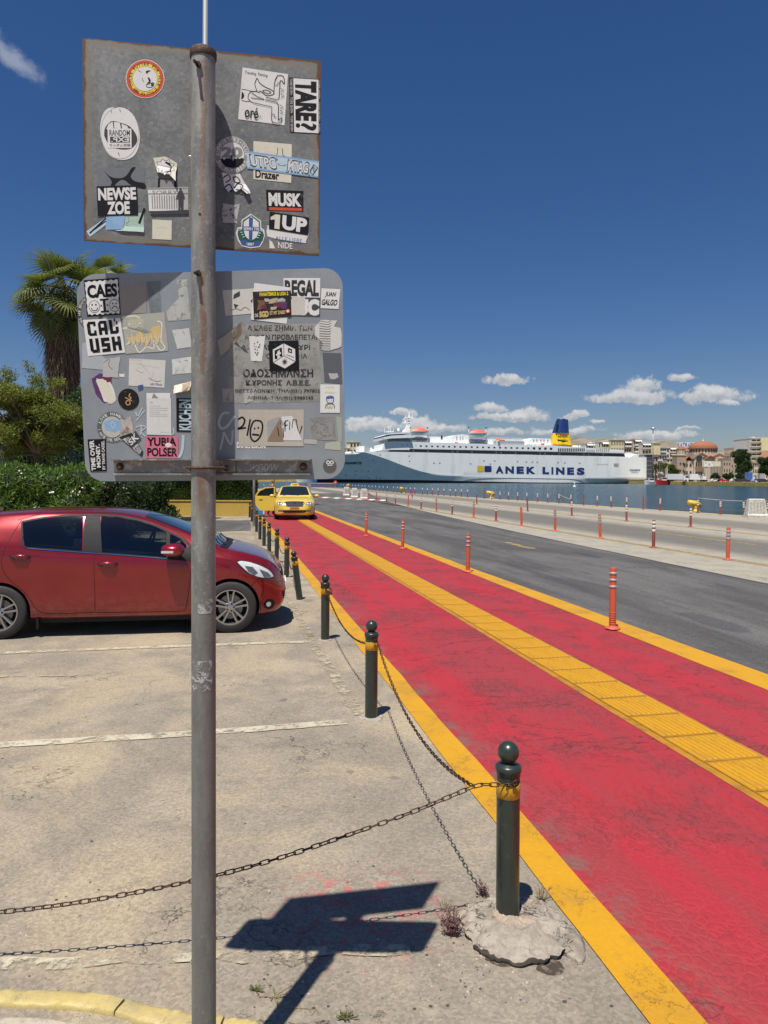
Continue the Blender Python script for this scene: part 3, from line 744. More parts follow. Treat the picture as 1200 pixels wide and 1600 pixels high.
col=t.mix(t.ramp(nn,.35,.68),(.135,.14,.14),(.195,.20,.197));col=t.mix(t.m('MULTIPLY',t.ramp(fine,.56,.72),.6),col,(.32,.33,.32))
col=t.vm('SCALE',col,sc=t.m('ADD',.85,t.m('MULTIPLY',t.sep(sp)[0],.3)))
dn=t.m('ADD',d,t.m('MULTIPLY',t.m('SUBTRACT',t.noise(co,22,6,.7),.5),.035))
col=t.mix(t.ramp(dn,.055,.018),col,(.185,.17,.135));col=t.mix(t.ramp(dn,.018,.007),col,(.10,.045,.022))
t.put(b.inputs['Base Color'],col);b.inputs['Metallic'].default_value=.25;b.inputs['Roughness'].default_value=.58
t.put(b.inputs['Normal'],t.bump(fine,.12,.003));M_plate1=m_
m_,t,b=newmat('weathered_aluminium_plate')
co=t.node('ShaderNodeTexCoord').outputs['Object']
nn=t.noise(co,6,7,.65);fine=t.noise(co,60,5,.7);wipe=t.noise(t.vm('MULTIPLY',co,(1,1,.3)),7,6,.6)
col=t.mix(t.ramp(nn,.3,.7),(.235,.26,.285),(.30,.325,.345));col=t.mix(t.m('MULTIPLY',t.ramp(wipe,.55,.7),.5),col,(.36,.38,.38))
col=t.mix(t.m('MULTIPLY',t.ramp(fine,.62,.75),.35),col,(.14,.14,.13))
t.put(b.inputs['Base Color'],col);b.inputs['Metallic'].default_value=.2;b.inputs['Roughness'].default_value=.5;M_plate2=m_
m_,t,b=newmat('sticker_print')
co=t.node('ShaderNodeTexCoord').outputs['Object'];c0=t.node('ShaderNodeAttribute',attribute_name='Col').outputs[0]
n1=t.noise(co,35,7,.7);n2=t.noise(co,130,4,.7)
col=t.vm('SCALE',c0,sc=t.m('ADD',.80,t.m('ADD',t.m('MULTIPLY',n1,.22),t.m('MULTIPLY',n2,.14))))
col=t.mix(t.m('MULTIPLY',t.ramp(n1,.60,.72),.28),col,(.26,.25,.22))
t.put(b.inputs['Base Color'],col);b.inputs['Roughness'].default_value=.45;b.inputs['Specular IOR Level'].default_value=.35
t.put(b.inputs['Normal'],t.bump(n1,.12,.003));M_stk=m_
m_,t,b=newmat('peeled_sticker_residue')
co=t.node('ShaderNodeTexCoord').outputs['Object'];c0=t.node('ShaderNodeAttribute',attribute_name='Col').outputs[0]
n1=t.noise(co,55,9,.75,.5);n2=t.noise(co,14,5,.6)
col=t.mix(t.ramp(n2,.4,.65),c0,t.vm('SCALE',c0,sc=.72));t.put(b.inputs['Base Color'],col);b.inputs['Roughness'].default_value=.7
tr=t.node('ShaderNodeBsdfTransparent');mx=t.node('ShaderNodeMixShader');t.put(mx.inputs[0],t.ramp(n1,.385,.45))
t.l.new(tr.outputs[0],mx.inputs[1]);t.l.new(b.outputs[0],mx.inputs[2]);t.l.new(mx.outputs[0],t.n['Material Output'].inputs[0]);M_res=m_
m_,t,b=newmat('faded_stencil_print')
co=t.node('ShaderNodeTexCoord').outputs['Object'];c0=t.node('ShaderNodeAttribute',attribute_name='Col').outputs[0]
t.put(b.inputs['Base Color'],c0);b.inputs['Roughness'].default_value=.7
tr=t.node('ShaderNodeBsdfTransparent');mx=t.node('ShaderNodeMixShader');n2=t.noise(co,6,4,.6);n1=t.noise(co,90,4,.7)
t.put(mx.inputs[0],t.ramp(t.m('ADD',t.m('MULTIPLY',n2,.6),t.m('MULTIPLY',n1,.4)),.40,.52))
t.l.new(tr.outputs[0],mx.inputs[1]);t.l.new(b.outputs[0],mx.inputs[2]);t.l.new(mx.outputs[0],t.n['Material Output'].inputs[0]);M_sten=m_
M_res2=M_res.copy();M_res2.name='scraped_sticker_residue'
for n_ in M_res2.node_tree.nodes:
    if n_.type=='MAP_RANGE' and abs(n_.inputs[1].default_value-.385)<.01:n_.inputs[1].default_value=.50;n_.inputs[2].default_value=.53
pole_bot=at(318.7,1640,1.985);pole_top=at(317.5,82,1.968)
dirp=(pole_top-pole_bot).normalized()
pole_base=pole_bot-dirp*(pole_bot.z/dirp.z)
SP0=thing('sign_post','galvanised pole carrying two sticker-covered sign plates seen from behind','sign post',tuple(pole_base))
PR=.0335
MB().tube([pole_base-Vector((0,0,.0)),pole_base.lerp(pole_top,.25),pole_base.lerp(pole_top,.5),pole_base.lerp(pole_top,.75),pole_top],PR,40).build('pole',M_pole,SP0,smooth=True,world=True,angle=R(50))
M_rcap=pm('rusty_steel',(.07,.038,.026),.7,metal=.3,var=.4,scale=40,c2=(.15,.095,.065),t2=(.5,.65),bump=.3)
qz=Vector((0,0,1)).rotation_difference(dirp).to_matrix().to_4x4()
MB().lathe([(PR+.0022,-.020),(PR+.0035,-.016),(PR+.0035,0),(PR+.001,.004),(.012,.007),(0.002,.007)],32,M=Matrix.Translation(pole_top)@qz).build('cap',M_rcap,SP0,smooth=True,world=True,angle=R(40))
def onpole(py):
    z=at(318,py,1.96).z;k=(z-pole_base.z)/(pole_top.z-pole_base.z);return pole_base.lerp(pole_top,k)
M_dkst=pm('dark_bolt_steel',(.035,.03,.028),.6,metal=.6,var=.4,scale=60)
for py,ln in((112,.030),(433,.026)):
    c=onpole(py)+Vector((-.004,-PR,0));mb=MB()
    mb.tube([c+Vector((0,.01,.004)),c+Vector((-.004,-ln,-.002))],.0042,8)
    mb.lathe([(.0085,0),(.0085,.007)],6,M=Matrix.Translation(c+Vector((0,-.002,.003)))@Matrix.Rotation(R(90),4,'X'))
    mb.build('bolt',M_dkst,SP0,world=True)
c=onpole(339)+Vector((-.001,-PR-.0006,0))
MB().lathe([(.0001,0),(.0038,.0)],14,M=Matrix.Translation(c)@Matrix.Rotation(R(90),4,'X'),cap=False).build('bolt_hole',M_black,SP0,world=True)
c=onpole(242)
MB().tube([c+Vector((-PR-.006,.0,0)),c+Vector((-PR+.004,0,0))],.003,8).build('rivet',M_refl,SP0,world=True)
class Plate:
    def __init__(s,corners,depths):
        P=[at(px,py,Y)for(px,py),Y in zip(corners,depths)]
        s.P=P;s.o=sum(P,Vector())/4
        ex=((P[1]+P[2])-(P[0]+P[3])).normalized();ez=((P[0]+P[1])-(P[3]+P[2])).normalized()
        s.n=ex.cross(ez).normalized()
        if s.n.y>0:s.n=-s.n
        s.ex=ex;s.ez=ex.cross(s.n)*-1
        if s.ez.z<0:s.ez=-s.ez
    def hit(s,px,py,off=0.0):
        d=ray(px,py);o=Vector((0,0,EYE));pt=s.o+s.n*off
        k=(pt-o).dot(s.n)/d.dot(s.n);return o+d*k
PU=Plate([(128,59),(502,95),(499,400),(131,376)],[1.972,2.098,2.098,1.972])
PL=Plate([(121,430),(537,420),(539,748),(133,752)],[2.052,2.03,2.05,2.074])
def plate_obj(name,P,outline,mat,uv=True,label=None):
    TH=.0028
    pts=[P.hit(px,py)for px,py in outline]
    n=len(pts);mb=MB()
    mb.add(pts+[p-P.n*TH for p in pts],[tuple(range(n)),tuple(range(2*n-1,n-1,-1))]+[(i,i+n,(i+1)%n+n,(i+1)%n)for i in range(n)])
    o=recalc(mb.build(name,mat,SP0,world=True))
    if uv:
        me=o.data;uvl=me.uv_layers.new(name='UVMap');M=wm(SP0)
        for lp in me.loops:
            q=M@me.vertices[lp.vertex_index].co-P.o
            uvl.data[lp.index].uv=(.5+q.dot(P.ex)/.668,.5+q.dot(P.ez)/.58)
    if label:o['label']=label
    return o
UP=plate_obj('sign_plate',PU,[(128,59),(502,95),(499,400),(131,376)],M_plate1,True,'upper rectangular steel plate with rusty edges, back side with stickers')
def rnd(cx,cy,rx,ry,a0,a1,n=7):return[(cx+rx*math.cos(R(a0+(a1-a0)*i/n)),cy+ry*math.sin(R(a0+(a1-a0)*i/n)))for i in range(n+1)]
LOW=rnd(150,461,30,33,180,270)+[(320,424.5)]+rnd(507,448,28.5,29,-90,0)+rnd(509,717,30,31.5,0,90)+[(320,751)]+rnd(163,721,30.5,31,90,180)
LP=plate_obj('sign_plate',PL,LOW,M_plate2,False,'lower round-cornered grey plate with faded Greek print and many stickers')
def pbox(P,x0,x1,y0,y1,d0,d1,name,mat,parent=SP0):
    a=[P.hit(x0,y0),P.hit(x1,y0),P.hit(x1,y1),P.hit(x0,y1)]
    mb=MB();mb.add([p+P.n*d0 for p in a]+[p+P.n*d1 for p in a],[(0,1,2,3),(7,6,5,4),(0,4,5,1),(1,5,6,2),(2,6,7,3),(3,7,4,0)])
    return recalc(mb.build(name,mat,parent,world=True))
M_chan=pm('old_aluminium_channel',(.22,.215,.20),.5,metal=.3,var=.25,scale=16,c2=(.42,.40,.36),t2=(.5,.62))
for k,(x0,x1,y0,y1,d0,d1)in enumerate([(177,487,717.0,719.2,0,.022),(179,486,719.2,742,0,.003),(179,486,739.5,742,.003,.014)]):
    pbox(PL,x0,x1,y0,y1,d0,d1,'channel_rail',M_chan)
for x0,x1 in((279,299.6),(346,369)):pbox(PL,x0,x1,719.6,738,.004,.011,'clamp_plate',M_chan)
for cx in(188,474):
    c=PL.hit(cx,729,.003)
    MB().lathe([(.011,0),(.011,.006),(.007,.013),(.0,.014)],12,M=Matrix.Translation(c)@Matrix.Rotation(R(90),4,'X')).build('bolt',M_rcap,SP0,world=True)
ub=[]
cpo=onpole(731)
for k in range(13):
    a=math.pi*k/12
    ub.append(Vector((cpo.x,cpo.y,0))+Vector((-(PR+.006)*math.cos(a),-(PR+.005)*math.sin(a),at(320,731,1.96).z)))
ub=[Vector((ub[0].x-.012,2.062,ub[0].z))]+[Vector((ub[0].x-.012,cpo.y+.02,ub[0].z))]+ub+[Vector((ub[-1].x+.012,cpo.y+.02,ub[0].z)),Vector((ub[-1].x+.012,2.055,ub[0].z))]
MB().tube(ub,.0042,8).build('u_bolt',M_rcap,SP0,smooth=True,world=True)
for c in(ub[0],ub[-1]):
    MB().lathe([(.009,0),(.009,.01)],6,M=Matrix.Translation(Vector((c.x,c.y-.022,c.z)))@Matrix.Rotation(R(90),4,'X')).build('nut',M_rcap,SP0,world=True)
# ---- stickers
BK=(.03,.03,.034);WH=(.86,.86,.85);CR=(.84,.82,.75);GR=(.55,.55,.54);LG=(.70,.70,.69)
C=dict(k=lin(BK),w=lin(WH),c=lin(CR),g=lin(GR),l=lin(LG),r=hexl('c8502f'),y=hexl('e8cf3c'),p=hexl('d0708a'),b=hexl('3d5a92'),lb=hexl('b4cbd6'),gn=hexl('2c5a4c'),
         o=hexl('cdb57c'),pu=hexl('5c3468'),mr=hexl('6a3040'),tn=hexl('b8aa92'),dg=lin((.25,.25,.26)),sv=lin((.62,.63,.63)),mg=lin((.44,.46,.48)),br=hexl('7a5a3a'),bl=hexl('86aacc'))
def torn(seed,n=26,amp=.16,base=None):
    out=[]
    base=base or[(0,0),(1,0),(1,1),(0,1)]
    m_=len(base)
    for i in range(m_):
        a=Vector(base[i]);b_=Vector(base[(i+1)%m_]);k=max(2,n//m_)
        for j in range(k):
            p=a.lerp(b_,j/k);q=Vector((.5,.5));d=(p-q)
            f=1-amp*(.5+.5*noise.noise((p.x*3+seed,p.y*3,seed*.7)))-amp*.6*abs(noise.noise((p.x*11,p.y*11+seed,2)))
            out.append(tuple(q+d*f))
    return out
def stk(P,parent,quad,layers,bg='w',shape=None,z=1,mat=None,label=None,curl=None,name='sticker'):
    tl,tr_,br,bl=[Vector(q)for q in quad]
    def mp(u,v,off):
        p=(tl*(1-u)+tr_*u)*(1-v)+(bl*(1-u)+br*u)*v
        if curl:off+=curl(u,v)
        return P.hit(p.x,p.y)+P.n*off
    mb=MB();z0=.0003+z*.00035;st=.00016
    cc=lambda c:C[c]if isinstance(c,str)else c
    def poly(pts,col,off,dense=False):
        vs_=[Vector(p)for p in pts];n=len(vs_)
        ed=[(i,(i+1)%n)for i in range(n)]
        if dense:
            ins=[Vector((i/14,j/14))for i in range(15)for j in range(15)]
        else:ins=[]
        r_=geometry.delaunay_2d_cdt(vs_+ins,ed,[tuple(range(n))],1,1e-6)
        tri=[f for f in r_[2]]
        mb.add([mp(v.x,v.y,off)for v in r_[0]],tri,cc(col))
    if bg is not None:
        if shape=='round':pts=[(.5+.5*math.cos(2*math.pi*i/40),.5+.5*math.sin(2*math.pi*i/40))for i in range(40)]
        elif shape:pts=shape
        else:pts=[(0,0),(1,0),(1,1),(0,1)]
        poly(pts,bg,z0,dense=bool(curl))
    k=1
    wpx=((tr_-tl).length+(br-bl).length)/2;hpx=((bl-tl).length+(br-tr_).length)/2;asp=wpx/hpx
    for L in layers:
        off=z0+st*k*.5;k+=1;ty=L[0]
        if ty=='t':
            _,s,x0,y0,x1,y1,col=L[:7];opt=L[7]if len(L)>7 else{}
            v,f,a=glyphs(s,opt.get('bold',.012),opt.get('shear',0));rot=opt.get('rot',0);vv=[]
            for(a_,b_)in v:
                if opt.get('mirror'):a_=1-a_
                if rot==90:a_,b_=1-b_,a_
                elif rot==-90:a_,b_=b_,1-a_
                if opt.get('warp'):b_=b_+opt['warp'](a_)
                vv.append(mp(x0+(x1-x0)*a_,y1+(y0-y1)*b_,off))
            if f:mb.add(vv,f,cc(col))
        elif ty=='p':poly(L[1],L[2],off)
        elif ty=='r':poly([(L[1],L[2]),(L[3],L[2]),(L[3],L[4]),(L[1],L[4])],L[5],off)
        elif ty=='c':
            _,cx,cy,rx,ry,col=L;poly([(cx+rx*math.cos(2*math.pi*i/28),cy+ry*math.sin(2*math.pi*i/28))for i in range(28)],col,off)
        elif ty=='l':
            _,pts,wd,col=L;pts=[Vector(p)for p in pts];V=[];F=[]
            for i,p in enumerate(pts):
                d=pts[min(i+1,len(pts)-1)]-pts[max(i-1,0)];d=Vector((d.x*asp,d.y)).normalized();nn_=Vector((-d.y/asp,d.x))*wd/2
                V+=[mp(*(p+nn_),off),mp(*(p-nn_),off)]
            F=[(2*i,2*i+1,2*i+3,2*i+2)for i in range(len(pts)-1)];mb.add(V,F,cc(col))
        elif ty=='arc':
            _,s,cx,cy,r_,a0,a1,h_,col=L[:9];inward=len(L)>9
            n=len(s)
            for i,ch in enumerate(s):
                if ch==' ':continue
                a=R(a0+(a1-a0)*(i+.5)/n);v,f,asp_c=glyphs(ch,.02)
                w_=abs(R(a1-a0))/n*r_*.78;sg=-1 if inward else 1;vv=[]
                if ch in 'I-·.*':w_*=.5
                hh=h_*(.3 if ch in '-·.' else 1)
                for(p_,q_)in v:
                    tx=(p_-.5)*w_;ty_=(q_-.5)*hh
                    rad=r_+ty_*sg;ang=a+tx*sg/r_
                    vv.append(mp(cx+rad*math.sin(ang),cy-rad*math.cos(ang),off))
                mb.add(vv,f,cc(col))
    o=mb.build(name,mat or M_stk,parent,world=True)
    if label:o['label']=label
    return o
def Q(x0,y0,x1,y1,sk=0,sk2=0):return[(x0,y0),(x1,y0+sk),(x1+sk2,y1+sk),(x0+sk2,y1)]
def wav(pts,n=6):return[tuple(p)[:2]for p in spline([(*q,0)for q in pts],n)]
U=lambda*a,**k:stk(PU,UP,*a,**k)
Lo=lambda*a,**k:stk(PL,LP,*a,**k)
B={'bold':.02};BB={'bold':.045}
star=lambda cx,cy,r,r2,n,ph=0:[(cx+(r if i%2==0 else r2)*math.cos(2*math.pi*i/(2*n)+ph),cy+(r if i%2==0 else r2)*math.sin(2*math.pi*i/(2*n)+ph))for i in range(2*n)]
U([(196.5,93),(257,93.5),(257,154),(196.5,153.5)],[('c',.5,.5,.485,.485,'r'),('c',.5,.5,.40,.40,'y'),('arc','OHLES FUTTER FUR ALLE',.5,.5,.385,-120,120,.07,'k'),('arc','ST PAULI FUR IMMER',.5,.5,.385,130,230,.07,'k'),('c',.5,.5,.325,.325,'k'),('c',.5,.5,.318,.318,'w'),
  ('p',[(.31,.27),(.40,.33),(.42,.35),(.34,.31)],'k'),('p',[(.52,.30),(.58,.28),(.66,.29),(.58,.33),(.55,.38),(.52,.34)],'k'),('p',[(.56,.46),(.61,.47),(.65,.54),(.63,.60),(.54,.63),(.60,.56)],'k'),('l',wav([(.43,.48),(.44,.53),(.47,.58)]),.012,'k'),
  ('l',wav([(.53,.65),(.60,.63),(.67,.60),(.73,.61),(.71,.68),(.64,.72),(.55,.71),(.53,.65)]),.014,'k'),('p',[(.66,.62),(.72,.62),(.70,.67),(.65,.68)],'k')],shape='round',label='round red and yellow sticker with a white face')
U([(156,166),(218,166),(219,250),(157,250)],[('c',.5,.5,.485,.487,'dg'),('c',.5,.5,.478,.48,'w'),('p',wav([(.10,.55),(.13,.40),(.30,.28),(.52,.31),(.75,.38),(.90,.52),(.93,.66),(.80,.78),(.62,.81),(.40,.79),(.22,.72),(.10,.55)])[:-1],'dg'),
  ('p',[(.16,.42),(.22,.33),(.32,.29),(.34,.42),(.33,.43),(.20,.45)],'w'),('p',[(.35,.29),(.50,.31),(.53,.43),(.36,.42)],'w'),('p',[(.54,.33),(.68,.37),(.74,.44),(.56,.43)],'w'),
  ('r',.19,.42,.79,.78,'w'),('t','RANDOM',.235,.445,.75,.555,'dg',B),('r',.25,.57,.745,.68,'dg'),('t','EXP.',.28,.58,.72,.67,'w',{'bold':.02,'mirror':1}),('t','ランダム実験',.23,.70,.76,.755,'dg',{'bold':0}),
  ('l',wav([(.28,.08),(.3,.12)]),.01,'dg'),('l',wav([(.5,.05),(.52,.1)]),.01,'dg'),('l',wav([(.45,.86),(.48,.92)]),.01,'dg')],shape=wav([(.30,.02),(.42,.035),(.60,.06),(.80,.15),(.95,.33),(1.0,.55),(.96,.78),(.82,.94),(.6,1.0),(.38,.98),(.18,.88),(.05,.68),(.0,.45),(.04,.22),(.15,.07),(.30,.02)],5)[:-1],label='white sticker shaped like an open mouth')
U([(379,105.5),(450,116),(444.5,196),(372,186.5)],[('t','Traveling  Painting',.06,.055,.56,.135,'k',{'bold':.012}),
  ('l',wav([(.02,.42),(.14,.42),(.24,.43),(.30,.42)]),.012,'k'),('l',wav([(.04,.63),(.14,.64),(.22,.63)]),.012,'k'),('p',[(.03,.46),(.07,.49),(.09,.54),(.07,.59),(.03,.61)],'k'),
  ('l',wav([(.22,.44),(.18,.50),(.18,.58),(.24,.63),(.30,.65)]),.013,'k'),('l',wav([(.22,.44),(.34,.42),(.42,.44)]),.013,'k'),
  ('l',wav([(.36,.42),(.30,.30),(.31,.22),(.34,.17),(.40,.25),(.52,.31),(.66,.35),(.73,.40),(.68,.45),(.56,.47),(.46,.42),(.40,.40)]),.013,'k'),('l',wav([(.47,.39),(.56,.37),(.66,.40),(.60,.43),(.52,.42),(.47,.39)]),.012,'k'),('l',wav([(.24,.46),(.38,.52),(.52,.555),(.38,.56),(.24,.56)]),.011,'k'),
  ('l',[(.72,.42),(.72,.22),(.74,.12)],.013,'k'),('l',wav([(.74,.14),(.78,.06),(.88,.05),(.93,.12),(.93,.20),(.88,.15),(.84,.16),(.84,.25)]),.014,'k'),('l',[(.74,.25),(.79,.25),(.79,.20),(.83,.20)],.012,'k'),('l',[(.84,.22),(.84,.50),(.80,.53),(.56,.51)],.014,'k'),('l',[(.54,.56),(.80,.58),(.84,.62),(.86,.92)],.014,'k'),
  ('l',[(.30,.65),(.70,.68),(.71,.86)],.013,'k'),('l',wav([(.71,.86),(.73,.96),(.82,1.0-.02),(.92,.95),(.93,.86),(.87,.91),(.86,.86)]),.014,'k'),('l',[(.71,.82),(.77,.82),(.77,.87),(.81,.87)],.012,'k'),
  ('l',[(.86,.30),(.94,.33),(.87,.37)],.011,'k'),('l',[(.87,.40),(.95,.44),(.88,.48)],.011,'k'),('l',[(.87,.62),(.95,.66),(.88,.70)],.011,'k'),('l',[(.88,.72),(.95,.76),(.89,.80)],.011,'k'),
  ('t','oré',.13,.74,.42,.95,'k',{'bold':.015}),('t','11',.43,.87,.48,.92,'k',{'bold':0})],label='white square sticker with a line drawing of a bird-like beak')
U([(451.5,121),(500.5,124),(500.5,209.5),(453,207)],[('r',.14,.012,.94,.988,'w'),('t','TARE',.19,.05,.88,.78,'k',{'bold':.06,'rot':-90}),('t','?',.19,.81,.88,.95,'k',{'bold':.02,'rot':-90}),('t','TORE SEVEN · TORE SEVEN · TORE SEVEN',.03,.02,.105,.98,'w',{'rot':-90,'bold':0}),('r',.955,.0,.957,1,'w'),('t','TORE SEVEN · TORE SEVEN · TORE',.962,.02,.99,.96,'w',{'rot':-90,'bold':0})],bg='k',label='white sticker with tall black bubble letters lying sideways')
U([(396,220.5),(456,225.5),(455,286),(396,280)],[('l',wav([(.63,.12),(.62,.28),(.52,.42)]),.014,'k'),('l',wav([(.76,.13),(.77,.30),(.83,.32)]),.016,'k'),('l',[(.44,.45),(.54,.43)],.02,'k'),('t','Drazer',.05,.74,.68,.96,'k',{'bold':.03})],bg='c',z=1)
U([(385.5,236),(498.5,252),(497,278),(386,263.5)],[('r',0,0,1,.10,'bl'),('r',0,.9,1,1,'bl')]+[('t','UTPC',.03,.14,.42,.88,'dg',{'bold':.06,'shear':-.15}),('t','UTPC',.045,.22,.408,.80,'w',{'bold':.02,'shear':-.15}),('t','MTAG',.56,.14,.87,.90,'dg',{'bold':.06,'shear':.1}),('t','MTAG',.572,.22,.858,.82,'w',{'bold':.02,'shear':.1})]
  +[('p',star(.485,.5,.085,.035,5,-.3),'dg'),('p',star(.485,.5,.068,.027,5,-.3),'w'),('l',[(.88,.7),(.93,.25),(.985,.4),(.92,.88),(.88,.7)],.05,'dg'),('l',wav([(.91,.5),(.94,.42),(.93,.6),(.95,.7)]),.03,'dg'),
     ('c',.05,.75,.012,.05,'bl'),('c',.24,.16,.012,.05,'bl'),('c',.41,.2,.02,.06,'bl'),('c',.56,.85,.02,.06,'bl'),('c',.72,.15,.02,.06,'bl'),('c',.87,.88,.015,.05,'bl')],bg='lb',z=3,label='long pale blue strip sticker with cartoonish graffiti lettering and a star')
U([(335.5,213),(390,214),(390,272),(336,271)],[('c',.5,.5,.49,.49,'g'),('arc','SUPPORTERS-CLUB',.5,.5,.42,-95,92,.10,'w'),('arc','SC NURNBERG',.5,.5,.42,250,110,.10,'w',1),('c',.5,.5,.345,.345,'w'),('t','20',.19,.28,.80,.58,'g',{'bold':.06}),
  ('p',[(.17,.62),(.22,.58),(.26,.64),(.34,.58),(.40,.60),(.44,.56),(.47,.62),(.47,.50),(.50,.50),(.52,.66),(.55,.60),(.62,.60),(.66,.57),(.71,.60),(.78,.57),(.84,.60),(.80,.72),(.68,.82),(.5,.85),(.32,.82),(.2,.72)],'k')],bg='w',shape='round',z=2,label='round grey sticker with a big 20 over a city skyline')
U([(345,268),(381,270),(392,306),(348,309)],[('l',wav([(.08,.25),(.3,.12),(.36,.3),(.15,.42)]),.045,'k'),('l',wav([(.48,.22),(.66,.2),(.74,.4),(.54,.42),(.48,.22)]),.045,'k'),('l',wav([(.1,.62),(.3,.5),(.38,.72),(.26,.8)]),.05,'k'),('l',wav([(.46,.66),(.62,.48),(.8,.56),(.7,.74),(.52,.72)]),.045,'k'),('l',wav([(.7,.6),(.95,.9)]),.05,'g')],
  bg='w',shape=torn(4,28,.2,[(0,0),(.85,.0),(1.0,.55),(1.1,1.0),(.9,.98),(.75,.72),(.5,.88),(.38,.75),(.2,.88),(.05,.6)]),z=2,curl=lambda u,v:.012*max(0,v-.5)*(1+.5*math.sin(u*9)),label='torn white sticker with black graffiti letters, peeling off at the bottom')
U([(345,315),(378,316),(372,352),(346,350)],[],bg='l',shape=torn(9,30,.3),mat=M_res)
U([(369.5,334),(414,336),(414,387),(369,385)],[('p',[(.08,.45),(.0+.04,.62),(.10,.80),(.26,.90),(.5,.98),(.74,.92),(.92,.80),(.97,.62),(.90,.46),(.5,.5)],'gn'),('p',[(.12,.82),(.3,.80),(.5,.86),(.7,.82),(.88,.84),(.80,.96),(.5,1.0),(.2,.96)],'b'),('t','1887',.37,.87,.62,.96,'w',B),
  ('p',[(.52,.02),(.82,.20),(.84,.5),(.74,.72),(.5,.86),(.28,.70),(.20,.48),(.22,.2)],'gn'),('p',[(.52,.06),(.78,.23),(.80,.5),(.70,.70),(.5,.82),(.32,.68),(.25,.48),(.26,.24)],'w'),('p',[(.44,.10),(.58,.10),(.56,.80),(.5,.82),(.44,.79)],'b'),('p',[(.22,.38),(.82,.38),(.82,.51),(.22,.51)],'b'),('t','SEMIH TPE',.25,.40,.80,.495,'w',B)]
  +[('l',[(.1+.04*k,.5+.07*k),(.17+.04*k,.49+.07*k)],.03,'lb')for k in range(4)]+[('l',[(.9-.04*k,.5+.07*k),(.83-.04*k,.49+.07*k)],.03,'lb')for k in range(4)],
  shape=[(.5,-.02),(.86,.18),(.87,.40),(.98,.46),(1.0,.64),(.93,.84),(.82,.99),(.5,1.04),(.2,.99),(.07,.84),(-.02,.6),(.05,.42),(.18,.40),(.18,.18)],label='crest-shaped sticker with a blue cross on a shield and green laurels')
U([(415.5,296.5),(474,298.5),(474,330.5),(417,329)],[('t','MUSK',.06,.13,.95,.78,'w',{'bold':.05}),('r',.06,.84,.96,.98,'r')],bg='k',label='black sticker with white letters over an orange-red bar')
U([(418,352),(478.5,357),(478,382),(418,374)],[('t','ALLE LIEBE',.2,.70,.9,.95,'b',{'bold':0})],bg='w',shape=wav([(0,.1),(.05,0),(1,0),(1,.8),(.96,.92),(.5,.9),(0,.8),(0,.1)],2)[:-1],z=1)
U([(421.5,331),(483,340),(481,368),(420,358)],[('p',[(.03,.30),(.15,.10),(.27,.10),(.27,.92),(.14,.92),(.14,.40),(.03,.46)],'c'),('t','UP',.33,.08,.96,.90,'w',{'bold':.05})],bg='k',z=3,label='black sticker with bulky white characters, its left end torn')
U([(421,375),(466,380),(466,391),(421,388)],[('t','NIDE',.3,.1,.8,.9,'w',B),('p',[(0,0),(.1,.2),(.2,1),(0,1)],'w')],bg=None,shape=None)
U([(152,263),(227,262),(226,292),(152,291)],[('p',wav([(.13,.14),(.30,.50),(.50,.55),(.62,.38),(.72,0),(.80,0),(.70,.45),(.80,.72),(1,.82),(1,1.1),(.70,.9),(.60,.7),(.5,.65),(.4,.85),(.36,1.0),(.28,1.0),(.30,.7),(.13,.14)],3)[:-1],'k')],bg='mg',z=1)
U([(166,334),(226,332),(226,364),(165,360)],[('p',[(.0,.2),(.5,.0),(.45,.9),(.0,.95)],'bl'),('l',[(.3,.0),(.22,.9)],.12,'k'),('l',[(1.0,-.2),(.86,.55)],.13,'k'),('l',wav([(.55,.1),(.6,.4),(.52,.6),(.6,.7)]),.02,'g')],bg=lin((.66,.76,.70)),shape=torn(21,20,.06),z=1,curl=lambda u,v:.01*max(0,v-.7)*(u>.4))
U([(134,362),(170,336),(176,344),(140,371)],[('l',[(.08,.55),(.95,.1)],.25,'k'),('l',[(.3,.5),(.8,.5)],.18,'k')],bg='lb',shape=torn(31,16,.10),z=1)
U([(151,291.5),(214,289.5),(216,337),(153,338)],[('t','NEWSE',.03,.06,.97,.48,'w',{'bold':.045}),('t','ZOE',.24,.52,.80,.95,'w',{'bold':.045})],bg='k',z=3,label='black sticker with white western-style lettering in two lines')
U([(246,278),(277,280),(277,294),(245,296)],[('r',.15,.1,.85,.9,'g')],bg='k',shape=torn(66,14,.12),z=1)
U([(238,243),(279,246),(276,283),(240,275)],[('p',star(.5,.5,.42,.30,9,.2),'k'),('p',star(.5,.5,.39,.27,9,.2),'w'),('l',wav([(.35,.75),(.42,.6),(.5,.72),(.55,.62)]),.03,'k')],bg='c',shape=torn(5,26,.12,[(0,.1),(.5,-.05),(1,.25),(1,1.1),(.7,.85),(.15,.85)]),z=2,curl=lambda u,v:.014*max(0,v-.45)+.006*max(0,u-.7),label='crumpled cream sticker with a black spiky star outline')
U([(230,293),(294,292),(294.5,335),(232,336)],[('r',.0,.03,.98,.08,'g'),('r',.02,.1,.8,.86,'w'),('t','SORRY',.12,.12,.75,.28,'g',B),('r',.0,.22,1,.26,'g')]+[('r',.10+k*.06,.3,.125+k*.06,.78,'g')for k in range(11)]+[('p',[(0,.88),(1,.84),(1,1),(.1,1)],'dg'),('c',.81,.10,.03,.05,'dg'),('p',[(.77,.15),(.86,.15),(.92,.40),(.88,.42),(.87,.88),(.82,.88),(.81,.6),(.79,.88),(.75,.88),(.75,.4),(.68,.5)],'dg')],
  bg='l',shape=[(0,.02),(1,0),(1,.98),(.25,.99),(.04,.72)],z=2,label='grey photo sticker with a standing figure in front of a white fence')
